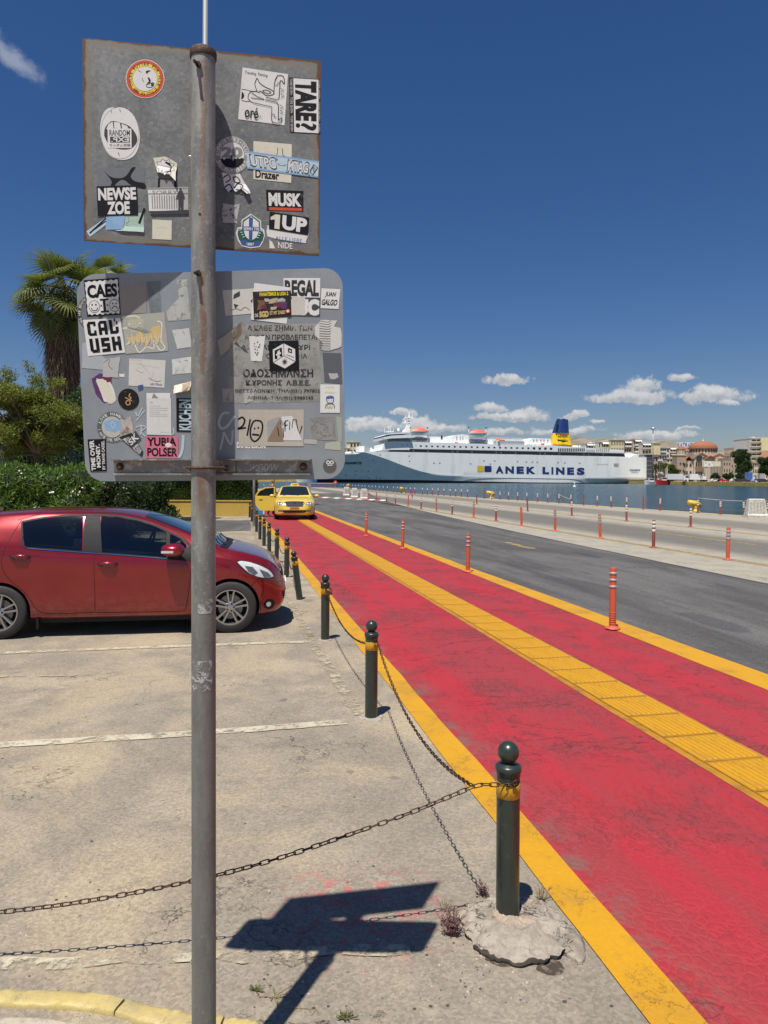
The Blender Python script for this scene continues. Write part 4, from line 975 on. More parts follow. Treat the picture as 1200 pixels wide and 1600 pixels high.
U([(238,343),(268.5,344.5),(268,375),(238,373.5)],[('l',[(.25,.4),(.32,.42)],.02,'g'),('l',[(.4,.38),(.8,.42)],.008,'g')],bg='c',label='blank cream square sticker')
Lo([(357,506),(500,505),(505,628),(357,632)],[],bg=lin((.60,.60,.58)),shape=torn(40,30,.02),mat=M_res,z=0,name='old_label')
GT=lin((.13,.13,.14))
Lo([(357,505),(505,505),(505,632),(357,632)],[('t','Α ΚΑΘΕ ΖΗΜΙΑ ΤΩΝ',.20,.025,.885,.095,GT,{'bold':.02}),('t','ΑΝΙΔΩΝ ΠΡΟΒΛΕΠΕΤΑΙ',.17,.14,.935,.205,GT,{'bold':.02}),('t','ΦΥΛΑΚΙΣΗ ΜΕΧΡΙ',.18,.265,.86,.33,GT,{'bold':.02}),('t','ΟΚΤΩ ΕΤΗ ΙΑ',.40,.375,.83,.435,GT,{'bold':.01}),
  ('t','ΟΔΟΣΗΜΑΝΣΗ',.155,.565,.895,.665,GT,{'bold':.03}),('t','Κ.ΧΡΟΝΗΣ  Α.Β.Ε.Ε.',.185,.70,.865,.765,GT,{'bold':.02}),('t','ΘΕΣΣΑΛΟΝΙΚΗ  ΤΗΛ:(031) 797802',.07,.81,.965,.865,GT,{'bold':.012}),('t','ΑΘΗΝΑ  ΤΗΛ:(01) 5988345',.20,.895,.895,.95,GT,{'bold':.012})],bg=None,mat=M_sten,z=.5,name='printed_text')
n_=7
def blocks(x0,y0,w_,h_,rs_):return[('p',[(x0+w_*a,y0+h_*b_)for a,b_ in r_],'k')for r_ in rs_]
br_=lambda a,b_,c,d:[(a,b_),(c,b_),(c,d),(a,d)]
CALUSH=blocks(.08,.06,.24,.40,[[(0,.2),(.2,0),(1,0),(1,.34),(.72,.34),(.72,.2),(.38,.2),(.38,.8),(.72,.8),(.72,.62),(1,.62),(1,1),(.2,1),(0,.85)]])+blocks(.38,.05,.24,.40,[[(0,1),(0,.2),(.25,0),(1,0),(1,1),(.64,1),(.64,.72),(.36,.72),(.36,1)]])+[('r',.455,.14,.535,.24,'w')]+blocks(.68,.04,.24,.40,[[(0,0),(.36,0),(.36,.78),(.66,.78),(.66,.5),(1,.5),(1,.85),(.8,1),(0,1)]])    +blocks(.09,.53,.25,.40,[[(0,0),(.36,0),(.36,.78),(.64,.78),(.64,0),(1,0),(1,1),(.25,1),(0,.8)]])+blocks(.40,.53,.23,.40,[[(0,0),(1,0),(1,.24),(.4,.24),(.4,.38),(1,.38),(1,1),(0,1),(0,.76),(.6,.76),(.6,.62),(0,.62)]])+blocks(.69,.52,.24,.40,[[(0,0),(.36,0),(.36,.36),(.64,.36),(.64,0),(1,0),(1,1),(.64,1),(.64,.62),(.36,.62),(.36,1),(0,1)]])+[('c',.84,.05,.02,.05,'k'),('c',.89,.13,.02,.05,'k')]
wv=[(0.03+.94*i/28,.05+.018*math.sin(i*1.35))for i in range(29)]+[(.97+.012*math.sin(i*1.5),.05+.9*i/20)for i in range(1,20)]+[(.97-.94*i/28,.95+.02*math.sin(i*1.35))for i in range(29)]+[(.03+.01*math.sin(i*1.5),.95-.9*i/20)for i in range(1,20)]
Lo([(131,438),(185.5,434),(189,492),(136.5,495)],[('p',wv,'w'),('t','CAES',.07,.14,.94,.51,'k',{'bold':.05}),('c',.24,.74,.165,.17,'k'),('c',.24,.74,.15,.155,'w'),('c',.18,.69,.022,.028,'k'),('c',.29,.69,.022,.028,'k'),('l',wav([(.14,.77),(.18,.83),(.24,.85),(.31,.83),(.34,.77)]),.022,'k'),
  ('r',.42,.54,.66,.585,'k'),('r',.50,.54,.58,.90,'k'),('r',.42,.865,.66,.91,'k'),('c',.445,.72,.022,.022,'k'),('c',.625,.72,.022,.022,'k'),
  ('c',.84,.74,.150,.17,'k'),('c',.84,.74,.137,.155,'w'),('c',.79,.69,.02,.025,'k'),('c',.89,.69,.02,.025,'k'),('l',wav([(.76,.83),(.80,.78),(.84,.76),(.89,.78),(.92,.83)]),.022,'k')],bg='k',z=3,label='black and white sticker with a smiling and a sad face')
Lo([(120,463),(160,461),(162,514),(123,517)],[('c',.5,.5,.5,.5,'dg'),('arc','ALL COLORS ARE BEAUTIFUL',.5,.5,.43,175,360,.09,'w'),('c',.5,.5,.36,.36,'mg')],bg='dg',shape='round',z=1)
Lo([(130,500),(188,497),(196,551),(138,556.5)],CALUSH,bg='w',z=3,label='white sticker with thick angular black letters in two rows')
Lo([(186,445),(229,444),(229,489),(189,491)],[],bg=lin((.58,.56,.54)),z=1)
Lo([(229,440),(251,439),(252,492),(235,494)],[],bg=lin((.48,.52,.54)),z=1,mat=M_res)
Lo([(252,438),(293,435),(299,500),(262,503)],[],bg=lin((.70,.71,.69)),shape=torn(7,30,.06,[(.6,0),(1,0),(1,1),(.02,1),(0,.75),(.3,.6),(.6,.45)]),z=1,mat=M_res)
Lo([(190,492),(258,487),(264,549),(196,554)],[('l',wav([(.0,.08),(.3,.05),(.42,.18),(.2,.3),(.0,.35)]),.05,lin((.80,.81,.70))),('p',torn(19,24,.3,[(.02,.02),(.5,.04),(.45,.4),(.1,.5)]),lin((.70,.71,.62))),('l',wav([(.05,.75),(.2,.7),(.3,.95),(.38,.95),(.5,.85),(.66,.9),(.68,.7),(.8,.95),(.92,.9),(.85,.7),(.9,.3),(.8,.22)]),.03,'w'),('p',torn(3,30,.18,[(.02,.6),(.3,.55),(.35,.4),(.5,.62),(.7,.35),(.9,.3),(.88,.6),(.9,.8),(.75,.85),(.7,.65),(.5,.9),(.45,.78),(.05,.72)]),'o'),
  ('c',.16,.25,.02,.02,'w'),('c',.40,.25,.02,.02,'w')]+[('l',wav([(.1+.07*k,.3+.03*k),(.25+.06*k,.38+.02*k),(.4+.05*k,.33+.03*k)]),.012,'g')for k in range(6)]+[('l',wav([(.08+.11*k,.5+.3*abs(noise.noise((k,3,1)))),(.12+.11*k,.75),(.17+.11*k,.6),(.2+.11*k,.8)]),.012,'c')for k in range(7)],bg=lin((.66,.66,.62)),shape=torn(12,30,.04),z=2,label='faded yellow and white graffiti sticker, half worn away')
Lo([(268,515),(296,512),(301,543),(277,546)],[('l',[(.1,.2),(.14,.32)],.02,'g'),('l',wav([(.6,.1),(.66,.3)]),.03,'g')],bg=lin((.78,.79,.78)),shape=torn(14,20,.08),z=1)
Lo([(268,561),(299,557),(301,583),(269,586)],[],bg='w',shape=torn(16,26,.08),z=1,mat=M_res)
Lo([(129,536),(140,534),(184,556),(183,580),(128,576)][:2]+[(183,580),(128,575)],[],bg=lin((.66,.68,.70)),z=1)
Lo([(158,560),(189,556),(186,592),(160,590)],[('l',wav([(.1,.25),(.4,.1),(.4,.4),(.6,.6)]),.02,'k')],bg='l',shape=torn(18,26,.16),z=2)
Lo([(202,560),(259,563),(257,606),(201,602.5)],[('t','Bilder der Strasse',.06,.03,.34,.06,'g',{'bold':0}),('l',wav([(.2,.4),(.35,.5),(.4,.45)]),.012,'g'),('l',wav([(.55,.68),(.75,.78),(.9,.75)]),.014,'dg'),('t','olé Mona',.6,.84,.93,.93,'b',{'bold':0,'shear':.4})]+[('l',[(random.uniform(.05,.9),random.uniform(.1,.9))for _ in range(2)],.004,'g')for _ in range(3)],bg=lin((.80,.80,.77)),z=1,label='off-white paper sticker with faint drawing and a small blue signature')
Lo([(137,585),(175,583),(177,630),(150,636)],[('p',torn(8,30,.2,[(.25,.15),(.9,.1),(1.3,1.0),(1.0,1.1),(.5,.95)]),'w'),('c',.8,.16,.18,.14,'mr'),('p',torn(8,26,.2,[(.30,.1),(.75,.15),(1.0,.55),(1.3,.95),(.8,1.1),(.4,.6)]),'c')],bg='pu',shape=torn(6,28,.12,[(.1,.1),(.5,-.05),(1,.1),(1,.5),(.9,.8),(.5,1),(.1,.6)]),z=1,label='torn round purple sticker with white paper showing')
Lo([(184.5,606.5),(217.5,608),(217.5,641.5),(184.5,640)],[('l',wav([(.58,.22),(.52,.36),(.62,.42),(.52,.52),(.38,.62),(.44,.76),(.58,.70),(.52,.52)]),.045,lin((.75,.6,.4))),('l',[(.34,.42),(.66,.56)],.04,lin((.75,.6,.4)))],bg=lin((.10,.085,.08)),shape='round',z=2,label='round black sticker with a thin gold monogram')
Lo([(229,614),(266,614),(266,632),(229,632)],[('p',[(.3,.0),(.2,.6),(.55,.55)],'g')],bg='w',z=1)
Lo([(229.5,622.5),(267.5,622.5),(268,680),(229.5,679)],[('t','Athen,',.12,.095,.27,.13,'dg',{'bold':0})]+[('l',[(.12,.21+.055*k),(.55+.3*(k%3>0),.212+.055*k)],.006,'g')for k in range(6)]+[('l',[(.55,.92),(.92,.925)],.005,'g')],bg=lin((.82,.82,.81)),z=3,label='small white sheet with a few lines of typed text')
Lo([(275.5,622),(301,622.5),(301,675),(276,674.5)],[('t','KUCHEN',.16,.04,.97,.95,'lb',{'bold':.035,'rot':90}),('r',.16,.30,.97,.34,'k')],bg='k',z=2,label='black sticker with pale block letters running upwards beside the pole')
Lo([(271,602),(301,595),(301,611),(273,617)],[('p',torn(2,16,.3),lin((.62,.56,.47)))],bg=lin((.80,.76,.68)),shape=torn(8,22,.14),z=3,curl=lambda u,v:.016*v*(1+.4*math.sin(7*u)),label='crumpled strip of brown-white paper curling off beside the pole')
Lo([(227.5,681.5),(278.5,681.5),(278.5,716),(228,715.5)],[('t','YUBIA',.04,.06,.95,.46,'k',{'bold':.04}),('t','POLSER',.05,.53,.98,.93,'k',{'bold':.035}),('c',.70,.40,.10,.10,'w')],bg='p',z=3,label='pink sticker with heavy black letters in two lines')
Lo([(152,642.5),(198,643),(200,692),(151,691)],[('c',.5,.5,.49,.49,lin((.36,.37,.37))),('arc','LOVE HAMBURG',.5,.5,.42,-75,85,.09,'w'),('arc','* HATE THE REST *',.5,.5,.42,262,120,.09,'w',1),('c',.5,.5,.34,.34,lin((.70,.71,.68))),('p',[(.22,.35),(.5,.26),(.82,.32),(.80,.55),(.6,.68),(.3,.6)],'bl'),('l',[(.42,.42),(.52,.32),(.62,.44),(.52,.55),(.48,.44)],.02,'c')],bg='g',shape='round',z=2,label='round grey sticker with white words running around its rim')
Lo([(184,656),(206,648),(212,690),(188,690)],[],bg=lin((.74,.69,.64)),shape=torn(28,26,.15),z=3,mat=M_res)
Lo([(186,683),(206,676),(224,706),(222,714)],[('t','BERLIN',.08,.12,.62,.42,'w',B),('t','MC GANZE STADT',.08,.55,.95,.90,'w',B)],bg=lin((.16,.16,.165)),z=3)
Lo([(198,690),(212,672),(222,686),(205,700)],[('t','SK',.1,.1,.9,.8,'w',B)],bg='dg',shape=torn(77,18,.1),z=4)
Lo([(137,686.5),(165.5,686),(167,736),(141.5,737)],[('t','TIME OVER',.09,.03,.35,.97,'w',{'bold':.035,'rot':90}),('t','MONEY.',.42,.16,.66,.88,'w',{'bold':.035,'rot':90}),('t','BY TRAVIS CASSEL',.75,.05,.92,.95,'w',{'bold':.02,'rot':90})],bg='k',z=3,label='black sticker with three lines of white words running upwards')
Lo([(185,584),(196,583),(195,590),(186,589)],[],bg='w',shape=torn(81,14,.3),z=1)
Lo([(214,602),(225,600),(224,608),(216,610)],[],bg='b',shape=torn(82,14,.3),z=4)
Lo([(347.5,453.5),(397,450),(397,490),(352,494)],[('p',[(.35,.20),(.55,.08),(.55,.28),(.32,.38)],'dg'),('p',[(.32,.55),(.48,.62),(.36,.76)],'dg'),('p',[(.88,.50),(1,.38),(1,.66)],'dg'),('l',wav([(.2,.8),(.4,.75),(.55,.82),(.7,.72),(.85,.85)]),.03,'g')],bg=lin((.80,.80,.77)),shape=torn(42,26,.03),z=1)
Lo([(443,434.5),(500.5,434.5),(500,465),(443.5,464)],[('t','REGAL',.03,.10,.97,.96,lin((.20,.20,.20)),{'bold':.05})],bg='w',z=1,label='white block sticker with cropped dark capitals at the top right')
Lo([(455,466),(500.5,466),(500,495),(455,494)],[('t','LUC',-.05,.05,.97,.95,'w',{'bold':.08})],bg=lin((.27,.28,.28)),z=1)
Lo([(455,462),(478,463),(477,494),(455,494)],[],bg=lin((.78,.77,.73)),shape=torn(43,26,.16),z=2)
Lo([(397.5,442),(455,449.5),(448,506),(392,499.5)],[],bg='w',z=2)
DK=lin((.17,.14,.13))
Lo([(395,456),(454.5,454),(455.5,495),(397,499.5)],[('p',torn(k*3+1,14,.4,[(x,y),(x+w_,y),(x+w_,y+h_),(x,y+h_)]),c_)for k,(x,y,w_,h_,c_)in enumerate([(.0,.25,.25,.45,'br'),(.2,.3,.2,.3,'mr'),(.38,.22,.3,.25,'tn'),(.62,.28,.35,.35,'g'),(.3,.45,.3,.3,DK),(.55,.4,.3,.3,'mr'),(.8,.42,.2,.34,'pu'),(.1,.5,.2,.2,'mr'),(.45,.6,.2,.15,'tn'),(.68,.2,.25,.18,'l'),(.25,.18,.15,.15,'l')])]
  +[('t','FANATISMUS & LIGA 2',.18,.04,.93,.18,'y',{'bold':.035}),('t','DIE',.03,.80,.12,.92,'c',B),('t','SGD',.15,.72,.40,.95,'o',{'bold':.06}),('t','IST MIT DABEI!',.43,.74,.84,.88,'o',{'bold':.03}),('c',.91,.78,.06,.085,'r'),('c',.91,.78,.035,.05,'w')],bg=DK,z=4,label='dark crowd-photo sticker with yellow and orange writing')
Lo([(502.5,450.5),(532,452),(529,483),(501,481.5)],[('t','JUAN',.2,.16,.80,.46,'k',{'bold':.035,'shear':.25}),('t','GALGO',.05,.54,.9,.85,'k',{'bold':.035,'shear':.25})],bg='w',z=2,label='small white sticker with slanted comic lettering at the right edge')
sh=torn(50,34,.16,[(.2,0),(.85,.03),(.75,.2),(1,.25),(1.05,.85),(.6,.98),(.25,.95),(.3,.75),(0,.5),(.0,.25)])
Lo([(490,497),(535,497),(534,552),(490,552)],[('l',wav([(.2+.5*abs(noise.noise((k,1,1))),.08+.85*k/12),(.5,.12+.8*k/12),(.6+.3*abs(noise.noise((k,2,3))),.06+.9*k/12)]),.014,'dg')for k in range(12)],bg=lin((.80,.80,.78)),shape=sh,z=2,label='ragged white sticker scrap with cracked black lines at the right edge')
Lo([(388,524),(416,523),(410,566),(392,566)],[('p',torn(k,10,.5,[(x,y),(x+.12,y),(x+.12,y+.06),(x,y+.06)]),'dg')for k,(x,y)in enumerate([(.2,.2),(.5,.15),(.35,.35),(.6,.4),(.25,.5),(.5,.55),(.3,.65),(.45,.75),(.7,.25),(.15,.33),(.55,.68)])],bg='w',shape=torn(53,28,.14),z=2)
Lo([(338,532),(383,503),(380,523),(345,560)],[('p',torn(9,14,.3,[(.55,.1),(.95,.0),(.95,.7),(.55,.8)]),lin((.60,.54,.44)))],bg=lin((.70,.68,.64)),shape=torn(54,30,.12),z=3,curl=lambda u,v:.030*max(0,u-.3)*(1.2-v)+.004*math.sin(9*u),label='strip of grey paper peeling off and folding beside the pole')
Lo([(420,533),(466.5,532),(467.5,579),(421.5,580)],[('p',[(.5,.09),(.88,.29),(.88,.70),(.52,.92),(.13,.72),(.13,.29)],'w'),('l',[(.5,.09),(.5,.50)],.018,'k'),('l',[(.5,.50),(.13,.72)],.018,'k'),('l',[(.5,.50),(.88,.70)],.018,'k'),('l',[(.23,.60),(.23,.34),(.40,.25),(.40,.52)],.09,'k'),('l',[(.24,.475),(.40,.40)],.06,'w'),('l',[(.66,.26),(.76,.31),(.76,.40),(.66,.37),(.66,.26)],.045,'k'),('l',[(.58,.46),(.84,.56)],.014,'k')]
  +[('l',[(.52-.09*math.cos(a),.70-.10*math.sin(a)),(.52+.09*math.cos(a),.70+.10*math.sin(a))],.02,'k')for a in(0,.785,1.57,2.356)],bg='k',z=4,label='black square sticker with a white cube drawing')
Lo([(504,551),(533,552),(535,600),(507,597)],[('p',torn(61,16,.3,[(.2,.72),(.8,.7),(.9,.85),(.3,.95)]),'l')],bg=lin((.36,.38,.40)),z=1)
Lo([(500.5,600.5),(531,601),(531,645),(500.5,645)],[('r',.25,.08,.72,.13,lin((.80,.82,.66))),('r',.22,.26,.76,.31,lin((.80,.82,.66))),('l',wav([(.32,.50),(.34,.44),(.5,.41),(.66,.44),(.68,.52),(.66,.62),(.5,.68),(.36,.62),(.32,.50)]),.03,'b'),('l',[(.33,.48),(.67,.46)],.06,'b'),('c',.43,.55,.02,.012,'b'),('c',.57,.55,.02,.012,'b'),('l',wav([(.44,.62),(.5,.635),(.56,.62)]),.012,'b'),('l',wav([(.27,.84),(.30,.72),(.42,.68),(.58,.68),(.70,.72),(.73,.84)]),.025,'gn'),('l',wav([(.34,.84),(.38,.74),(.44,.84),(.5,.74),(.56,.84),(.62,.75)]),.02,lin((.7,.75,.3)))],bg='w',z=2,label='white upright sticker with a small blue line drawing of a boy')
Lo([(347,607),(366,607),(364,629),(348,629)],[],bg='l',shape=torn(63,18,.06),z=1,mat=M_res)
Lo([(378,610),(400,607),(396,628),(382,632)],[],bg='l',shape=torn(64,22,.2),z=2,mat=M_res)
Lo([(372,639.5),(475.5,639.5),(475,697.5),(372.5,697)],[('l',wav([(.0,.28),(.06,.22),(.10,.30),(.07,.45),(.0,.53),(.06,.52),(.12,.50)]),.05,'k'),('l',[(.185,.27),(.135,.72)],.045,'k'),('l',wav([(.28,.30),(.35,.34),(.37,.5),(.33,.75),(.25,.87),(.19,.76),(.19,.52),(.23,.34),(.28,.30)]),.045,'k'),('l',[(.21,.68),(.32,.70)],.05,'k'),('c',.25,.52,.012,.028,'k'),('c',.305,.50,.012,.028,'k'),
  ('p',torn(71,20,.2,[(.43,.3),(.66,.16),(.66,.75),(.44,.8)]),'sv'),('p',[(.66,.2),(.82,.18),(.97,.84),(.66,.84)],lin((.84,.84,.84))),('p',[(.44,.86),(.5,.66),(.64,.22),(.66,.4),(.69,.86)],lin((.55,.47,.40)))]
  +[('l',pts,.022,'k')for pts in([(.64,.4),(.66,.3),(.68,.45),(.70,.33),(.71,.55)],[(.72,.3),(.71,.6)],[(.72,.32),(.76,.30)],[(.72,.44),(.75,.42)],[(.78,.55),(.78,.32),(.82,.5),(.83,.3)],[(.83,.28),(.88,.28),(.90,.5),(.93,.66),(.97,.44)],[(.60,.5),(.62,.72)],[(.68,.5),(.69,.75)])],bg=lin((.72,.69,.64)),shape=torn(70,30,.02),z=2,label='wide beige paper with a face drawn like a zero and spiky lettering')
Lo([(370,689),(452,697),(452,702),(370,701)],[('t','DIMENSION',.0,.1,.55,.95,'w',{'bold':.05})],bg=None,z=1)
Lo([(475,686),(495,687),(495,694),(475,693)],[],bg='l',z=1)
Lo([(482,652),(523,650),(527,690),(487,688)],[],bg=lin((.56,.56,.54)),shape=torn(73,30,.12),mat=M_res,z=1)
Lo([(508,692),(533,688),(533,704),(506,702)],[],bg=lin((.68,.70,.64)),shape=torn(74,24,.1),z=1)
Lo([(525,650),(534,652),(534,690),(529,690)],[],bg=lin((.62,.66,.6)),z=1)
Lo([(504.5,717),(526,717),(526,739),(504.5,739)],[('c',.5,.5,.47,.47,lin((.36,.36,.36))),('c',.38,.25,.14,.14,'w'),('c',.66,.25,.14,.14,'w'),('c',.38,.25,.06,.07,'dg'),('c',.66,.25,.06,.07,'dg'),('r',.33,.42,.68,.48,'w')],bg=lin((.44,.43,.43)),shape='round',z=1)
SPR=lin((.72,.76,.78))
Lo([(340,640),(368,640),(368,704),(340,704)],[('l',wav([(.65,.08),(.3,.1),(.08,.3),(.2,.45),(.5,.42),(.9,.2),(.98,.16)]),.06,SPR),('l',wav([(.15,.98),(.3,.7),(.35,.55)]),.05,SPR),('l',wav([(.35,.55),(.75,.85),(.85,.5)]),.05,SPR)],bg=None,z=1,name='spray_tag')
Lo([(212,630),(285,630),(285,720),(212,720)],[('l',wav(p),.02,SPR)for p in([(.0,.15),(.05,.22),(.14,.08)],[(.02,.3),(.2,.12)],[(.0,.42),(.12,.4),(.1,.55)],[(.1,.38),(.22,.42),(.12,.5),(.25,.6)],[(.75,.55),(.82,.52),(.8,.42)])]+[('l',wav([(.88,.62),(.86,.85),(.93,.93),(1.0,.8),(1.02,.55)]),.05,SPR)],bg=None,z=1,name='spray_tag')
Lo([(383,722),(441,722),(441,737),(383,737)],[('l',wav([(.0,.8),(.12,.85),(.16,.2),(.14,.9),(.25,.3),(.22,.7),(.34,.3),(.4,.7),(.3,.9),(.45,.2),(.5,.8),(.55,.25),(.62,.3),(.6,.9),(.7,.2),(.72,.9),(.8,.2),(.82,.8),(.9,.3)]),.07,SPR)],bg=None,z=9,name='spray_tag')
for(y0,y1,x0,x1)in((935,962,315,336),(1031,1076,303,335)):
    for k in range(2 if y0<1000 else 4):
        yy0=y0+(y1-y0)*k/4;yy1=yy0+(y1-y0)/(1.2 if y0<1000 else 3.4)
        if y0<1000 and k:continue
        cc_=[onpole((yy0)),onpole(yy1)];V=[];n=10
        zz0=at(318,yy0,1.96).z;zz1=at(318,yy1,1.96).z
        a0,a1=math.asin((x0-319)/19),math.asin(min(.95,(x1-319)/19))
        mb=MB()
        for i in range(n+1):
            a=a0+(a1-a0)*i/n
            for c_,zz in zip(cc_,(zz0,zz1)):V.append((c_.x+(PR+.0006)*math.sin(a),c_.y-(PR+.0006)*math.cos(a),zz))
        mb.add(V,[(2*i,2*i+2,2*i+3,2*i+1)for i in range(n)],C['l'])
        mb.build('sticker_remnant',M_res2,SP0,world=True)
# ------------------------------------------------------------------ cars
def car_paint(name,c,flake=.0):
    m_,t,b=newmat(name)
    co=t.node('ShaderNodeTexCoord').outputs['Object']
    n=t.noise(co,3,5,.6);dust=t.m('MULTIPLY',t.ramp(t.sep(co)[2],.6,.2),.22)
    col=t.vm('SCALE',c,sc=t.m('ADD',.93,t.m('MULTIPLY',n,.14)));col=t.mix(t.m('MULTIPLY',dust,t.ramp(t.noise(co,12,6,.7),.35,.7)),col,(.25,.2,.15))
    t.put(b.inputs['Base Color'],col);t.put(b.inputs['Roughness'],t.m('ADD',.2,t.m('MULTIPLY',n,.1)));b.inputs['Metallic'].default_value=flake
    b.inputs['Coat Weight'].default_value=1.0;b.inputs['Coat Roughness'].default_value=.06
    return m_
M_cglass=pm('tinted_car_glass',(.012,.016,.018),.04,var=.1,spec=.9,coat=.6)
m_,t,b=newmat('clear_tinted_glass');tr=t.node('ShaderNodeBsdfTransparent');tr.inputs[0].default_value=(.42,.47,.46,1);gl=t.node('ShaderNodeBsdfGlossy');gl.inputs['Roughness'].default_value=.02
fr_=t.node('ShaderNodeFresnel');fr_.inputs[0].default_value=1.55;mx=t.node('ShaderNodeMixShader');t.put(mx.inputs[0],t.m('ADD',t.m('MULTIPLY',fr_.outputs[0],1.1),.05));t.l.new(tr.outputs[0],mx.inputs[1]);t.l.new(gl.outputs[0],mx.inputs[2]);t.l.new(mx.outputs[0],t.n['Material Output'].inputs[0]);M_clear=m_
M_int=pm('dark_car_interior',(.03,.03,.032),.85,var=.2,scale=6)
M_seam=pm('panel_gap_shadow_black',(.008,.006,.006),.8,var=.1)
M_trim=pm('matt_black_trim',(.013,.013,.014),.6,spec=.25,var=.15,scale=8)
M_tyre=pm('tyre_rubber',(.028,.027,.026),.75,var=.3,scale=20,bump=.2)
M_rim=pm('silver_alloy',(.42,.42,.42),.28,metal=.85,var=.12,scale=12)
M_rimd=pm('dark_wheel_well',(.012,.012,.012),.8,var=.2)
M_chrome=pm('chrome',(.75,.75,.76),.12,metal=1.0,var=.05)
M_lamp=pm('headlamp_plastic',(.58,.62,.62),.08,var=.15,scale=14,coat=.8)
M_lampd=pm('headlamp_inner',(.16,.17,.18),.2,metal=.5,var=.4,scale=30,coat=.5)
M_seat=pm('grey_seat_fabric',(.07,.07,.075),.9,var=.2,scale=12)
M_amber=pm('amber_lens',(.7,.25,.02),.2,var=.1,coat=.5)
def car_body(S_,n_sec=44):
    """closed body skin from curves along x: half width, underside, belt line, top line, roof half width, edge fall"""
    xs=sorted(set(S_['xs']));secs=[]
    for x in xs:
        w_=crv(S_['w'],x);zb=crv(S_['zb'],x);bl=crv(S_['belt'],x);tp=crv(S_['top'],x);rw=crv(S_['rw'],x)
        bl=min(bl,tp-.03);te=bl+(tp-bl)*.89;ws=w_*.965
        L=lambda k:ws+(rw-ws)*k
        mid=(zb+bl)/2
        P=[(0,zb),(w_*.8,zb),(w_*.93,zb+.03*(bl-zb)/.6),(w_*.975,zb+.16*(bl-zb)),(w_*.985,zb+.32*(bl-zb)),(w_*.99,zb+.5*(bl-zb)),(w_*1.0,zb+.70*(bl-zb)),(w_*.996,zb+.86*(bl-zb)),(ws,bl),
             (L(.22),bl+(te-bl)*.30),(L(.5),bl+(te-bl)*.62),(L(.8),bl+(te-bl)*.88),(L(1.0),te),(rw*.86,te+(tp-te)*.42),(rw*.6,te+(tp-te)*.78),(rw*.3,te+(tp-te)*.95),(0,tp)]
        Q_=spline([(p[0],p[1],0)for p in P[1:]],3);Q_=[(max(0,q.x),q.y)for q in Q_]
        secs.append([(P[0][0],P[0][1])]+Q_)
    m_=len(secs[0]);V=[];F=[]
    for x,sc in zip(xs,secs):
        for(y,z)in sc:V.append((x,-y,z))
        for(y,z)in sc[1:-1][::-1]:V.append((x,y,z))
    k=2*m_-2
    for i in range(len(xs)-1):
        for j in range(k):F.append((i*k+j,(i+1)*k+j,(i+1)*k+(j+1)%k,i*k+(j+1)%k))
    for i,rev in((0,False),(len(xs)-1,True)):
        c=len(V);ring_=[V[i*k+j]for j in range(k)]
        V.append((xs[i]+(.01 if rev else-.01),0,sum(p[2]for p in ring_)/k))
        for j in range(k):
            f=(c,i*k+j,i*k+(j+1)%k);F.append(f if not rev else f[::-1])
    return V,F
def bool_cut(V,F,cyls,mat,name,parent,prisms=()):
    me=bpy.data.meshes.new(name);me.from_pydata(V,[],F);me.materials.append(mat)
    bm=bmesh.new();bm.from_mesh(me);bmesh.ops.recalc_face_normals(bm,faces=bm.faces);bm.to_mesh(me);bm.free()
    o=bpy.data.objects.new(name,me);COL.objects.link(o)
    cm=MB()
    for(x,z,r_,y0,y1)in cyls:cm.lathe([(r_,0),(r_,abs(y1-y0))],40,M=Matrix.Translation((x,max(y0,y1),z))@Matrix.Rotation(R(90),4,'X'))
    for(P_,ya,yb)in prisms:
        pm2=MB().prism(P_,ya,yb,M=Matrix.Rotation(R(90),4,'X')).mesh('cut2');pm2.materials.append(M_int);po_=bpy.data.objects.new('cut2',pm2);COL.objects.link(po_)
        bm=bmesh.new();bm.from_mesh(pm2);bmesh.ops.recalc_face_normals(bm,faces=bm.faces);bm.to_mesh(pm2);bm.free()
        md=o.modifiers.new('p','BOOLEAN');md.object=po_;md.operation='DIFFERENCE';md.solver='EXACT';md.material_mode='TRANSFER'
    cme=cm.mesh('cut');cme.materials.append(M_rimd);co_=bpy.data.objects.new('cut',cme);COL.objects.link(co_)
    bm=bmesh.new();bm.from_mesh(cme);bmesh.ops.recalc_face_normals(bm,faces=bm.faces);bm.to_mesh(cme);bm.free()
    md=o.modifiers.new('b','BOOLEAN');md.object=co_;md.operation='DIFFERENCE';md.solver='EXACT';md.material_mode='TRANSFER'
    bpy.context.view_layer.update()
    dg=bpy.context.evaluated_depsgraph_get();me2=bpy.data.meshes.new_from_object(o.evaluated_get(dg))
    o.modifiers.clear();o.data=me2;bpy.data.objects.remove(co_)
    for q_ in[q_ for q_ in COL.objects if q_.name.startswith('cut2')]:bpy.data.objects.remove(q_)
    me2.name=name;o.parent=parent
    me2.polygons.foreach_set('use_smooth',[True]*len(me2.polygons));me2.set_sharp_from_angle(angle=R(32))
    return o
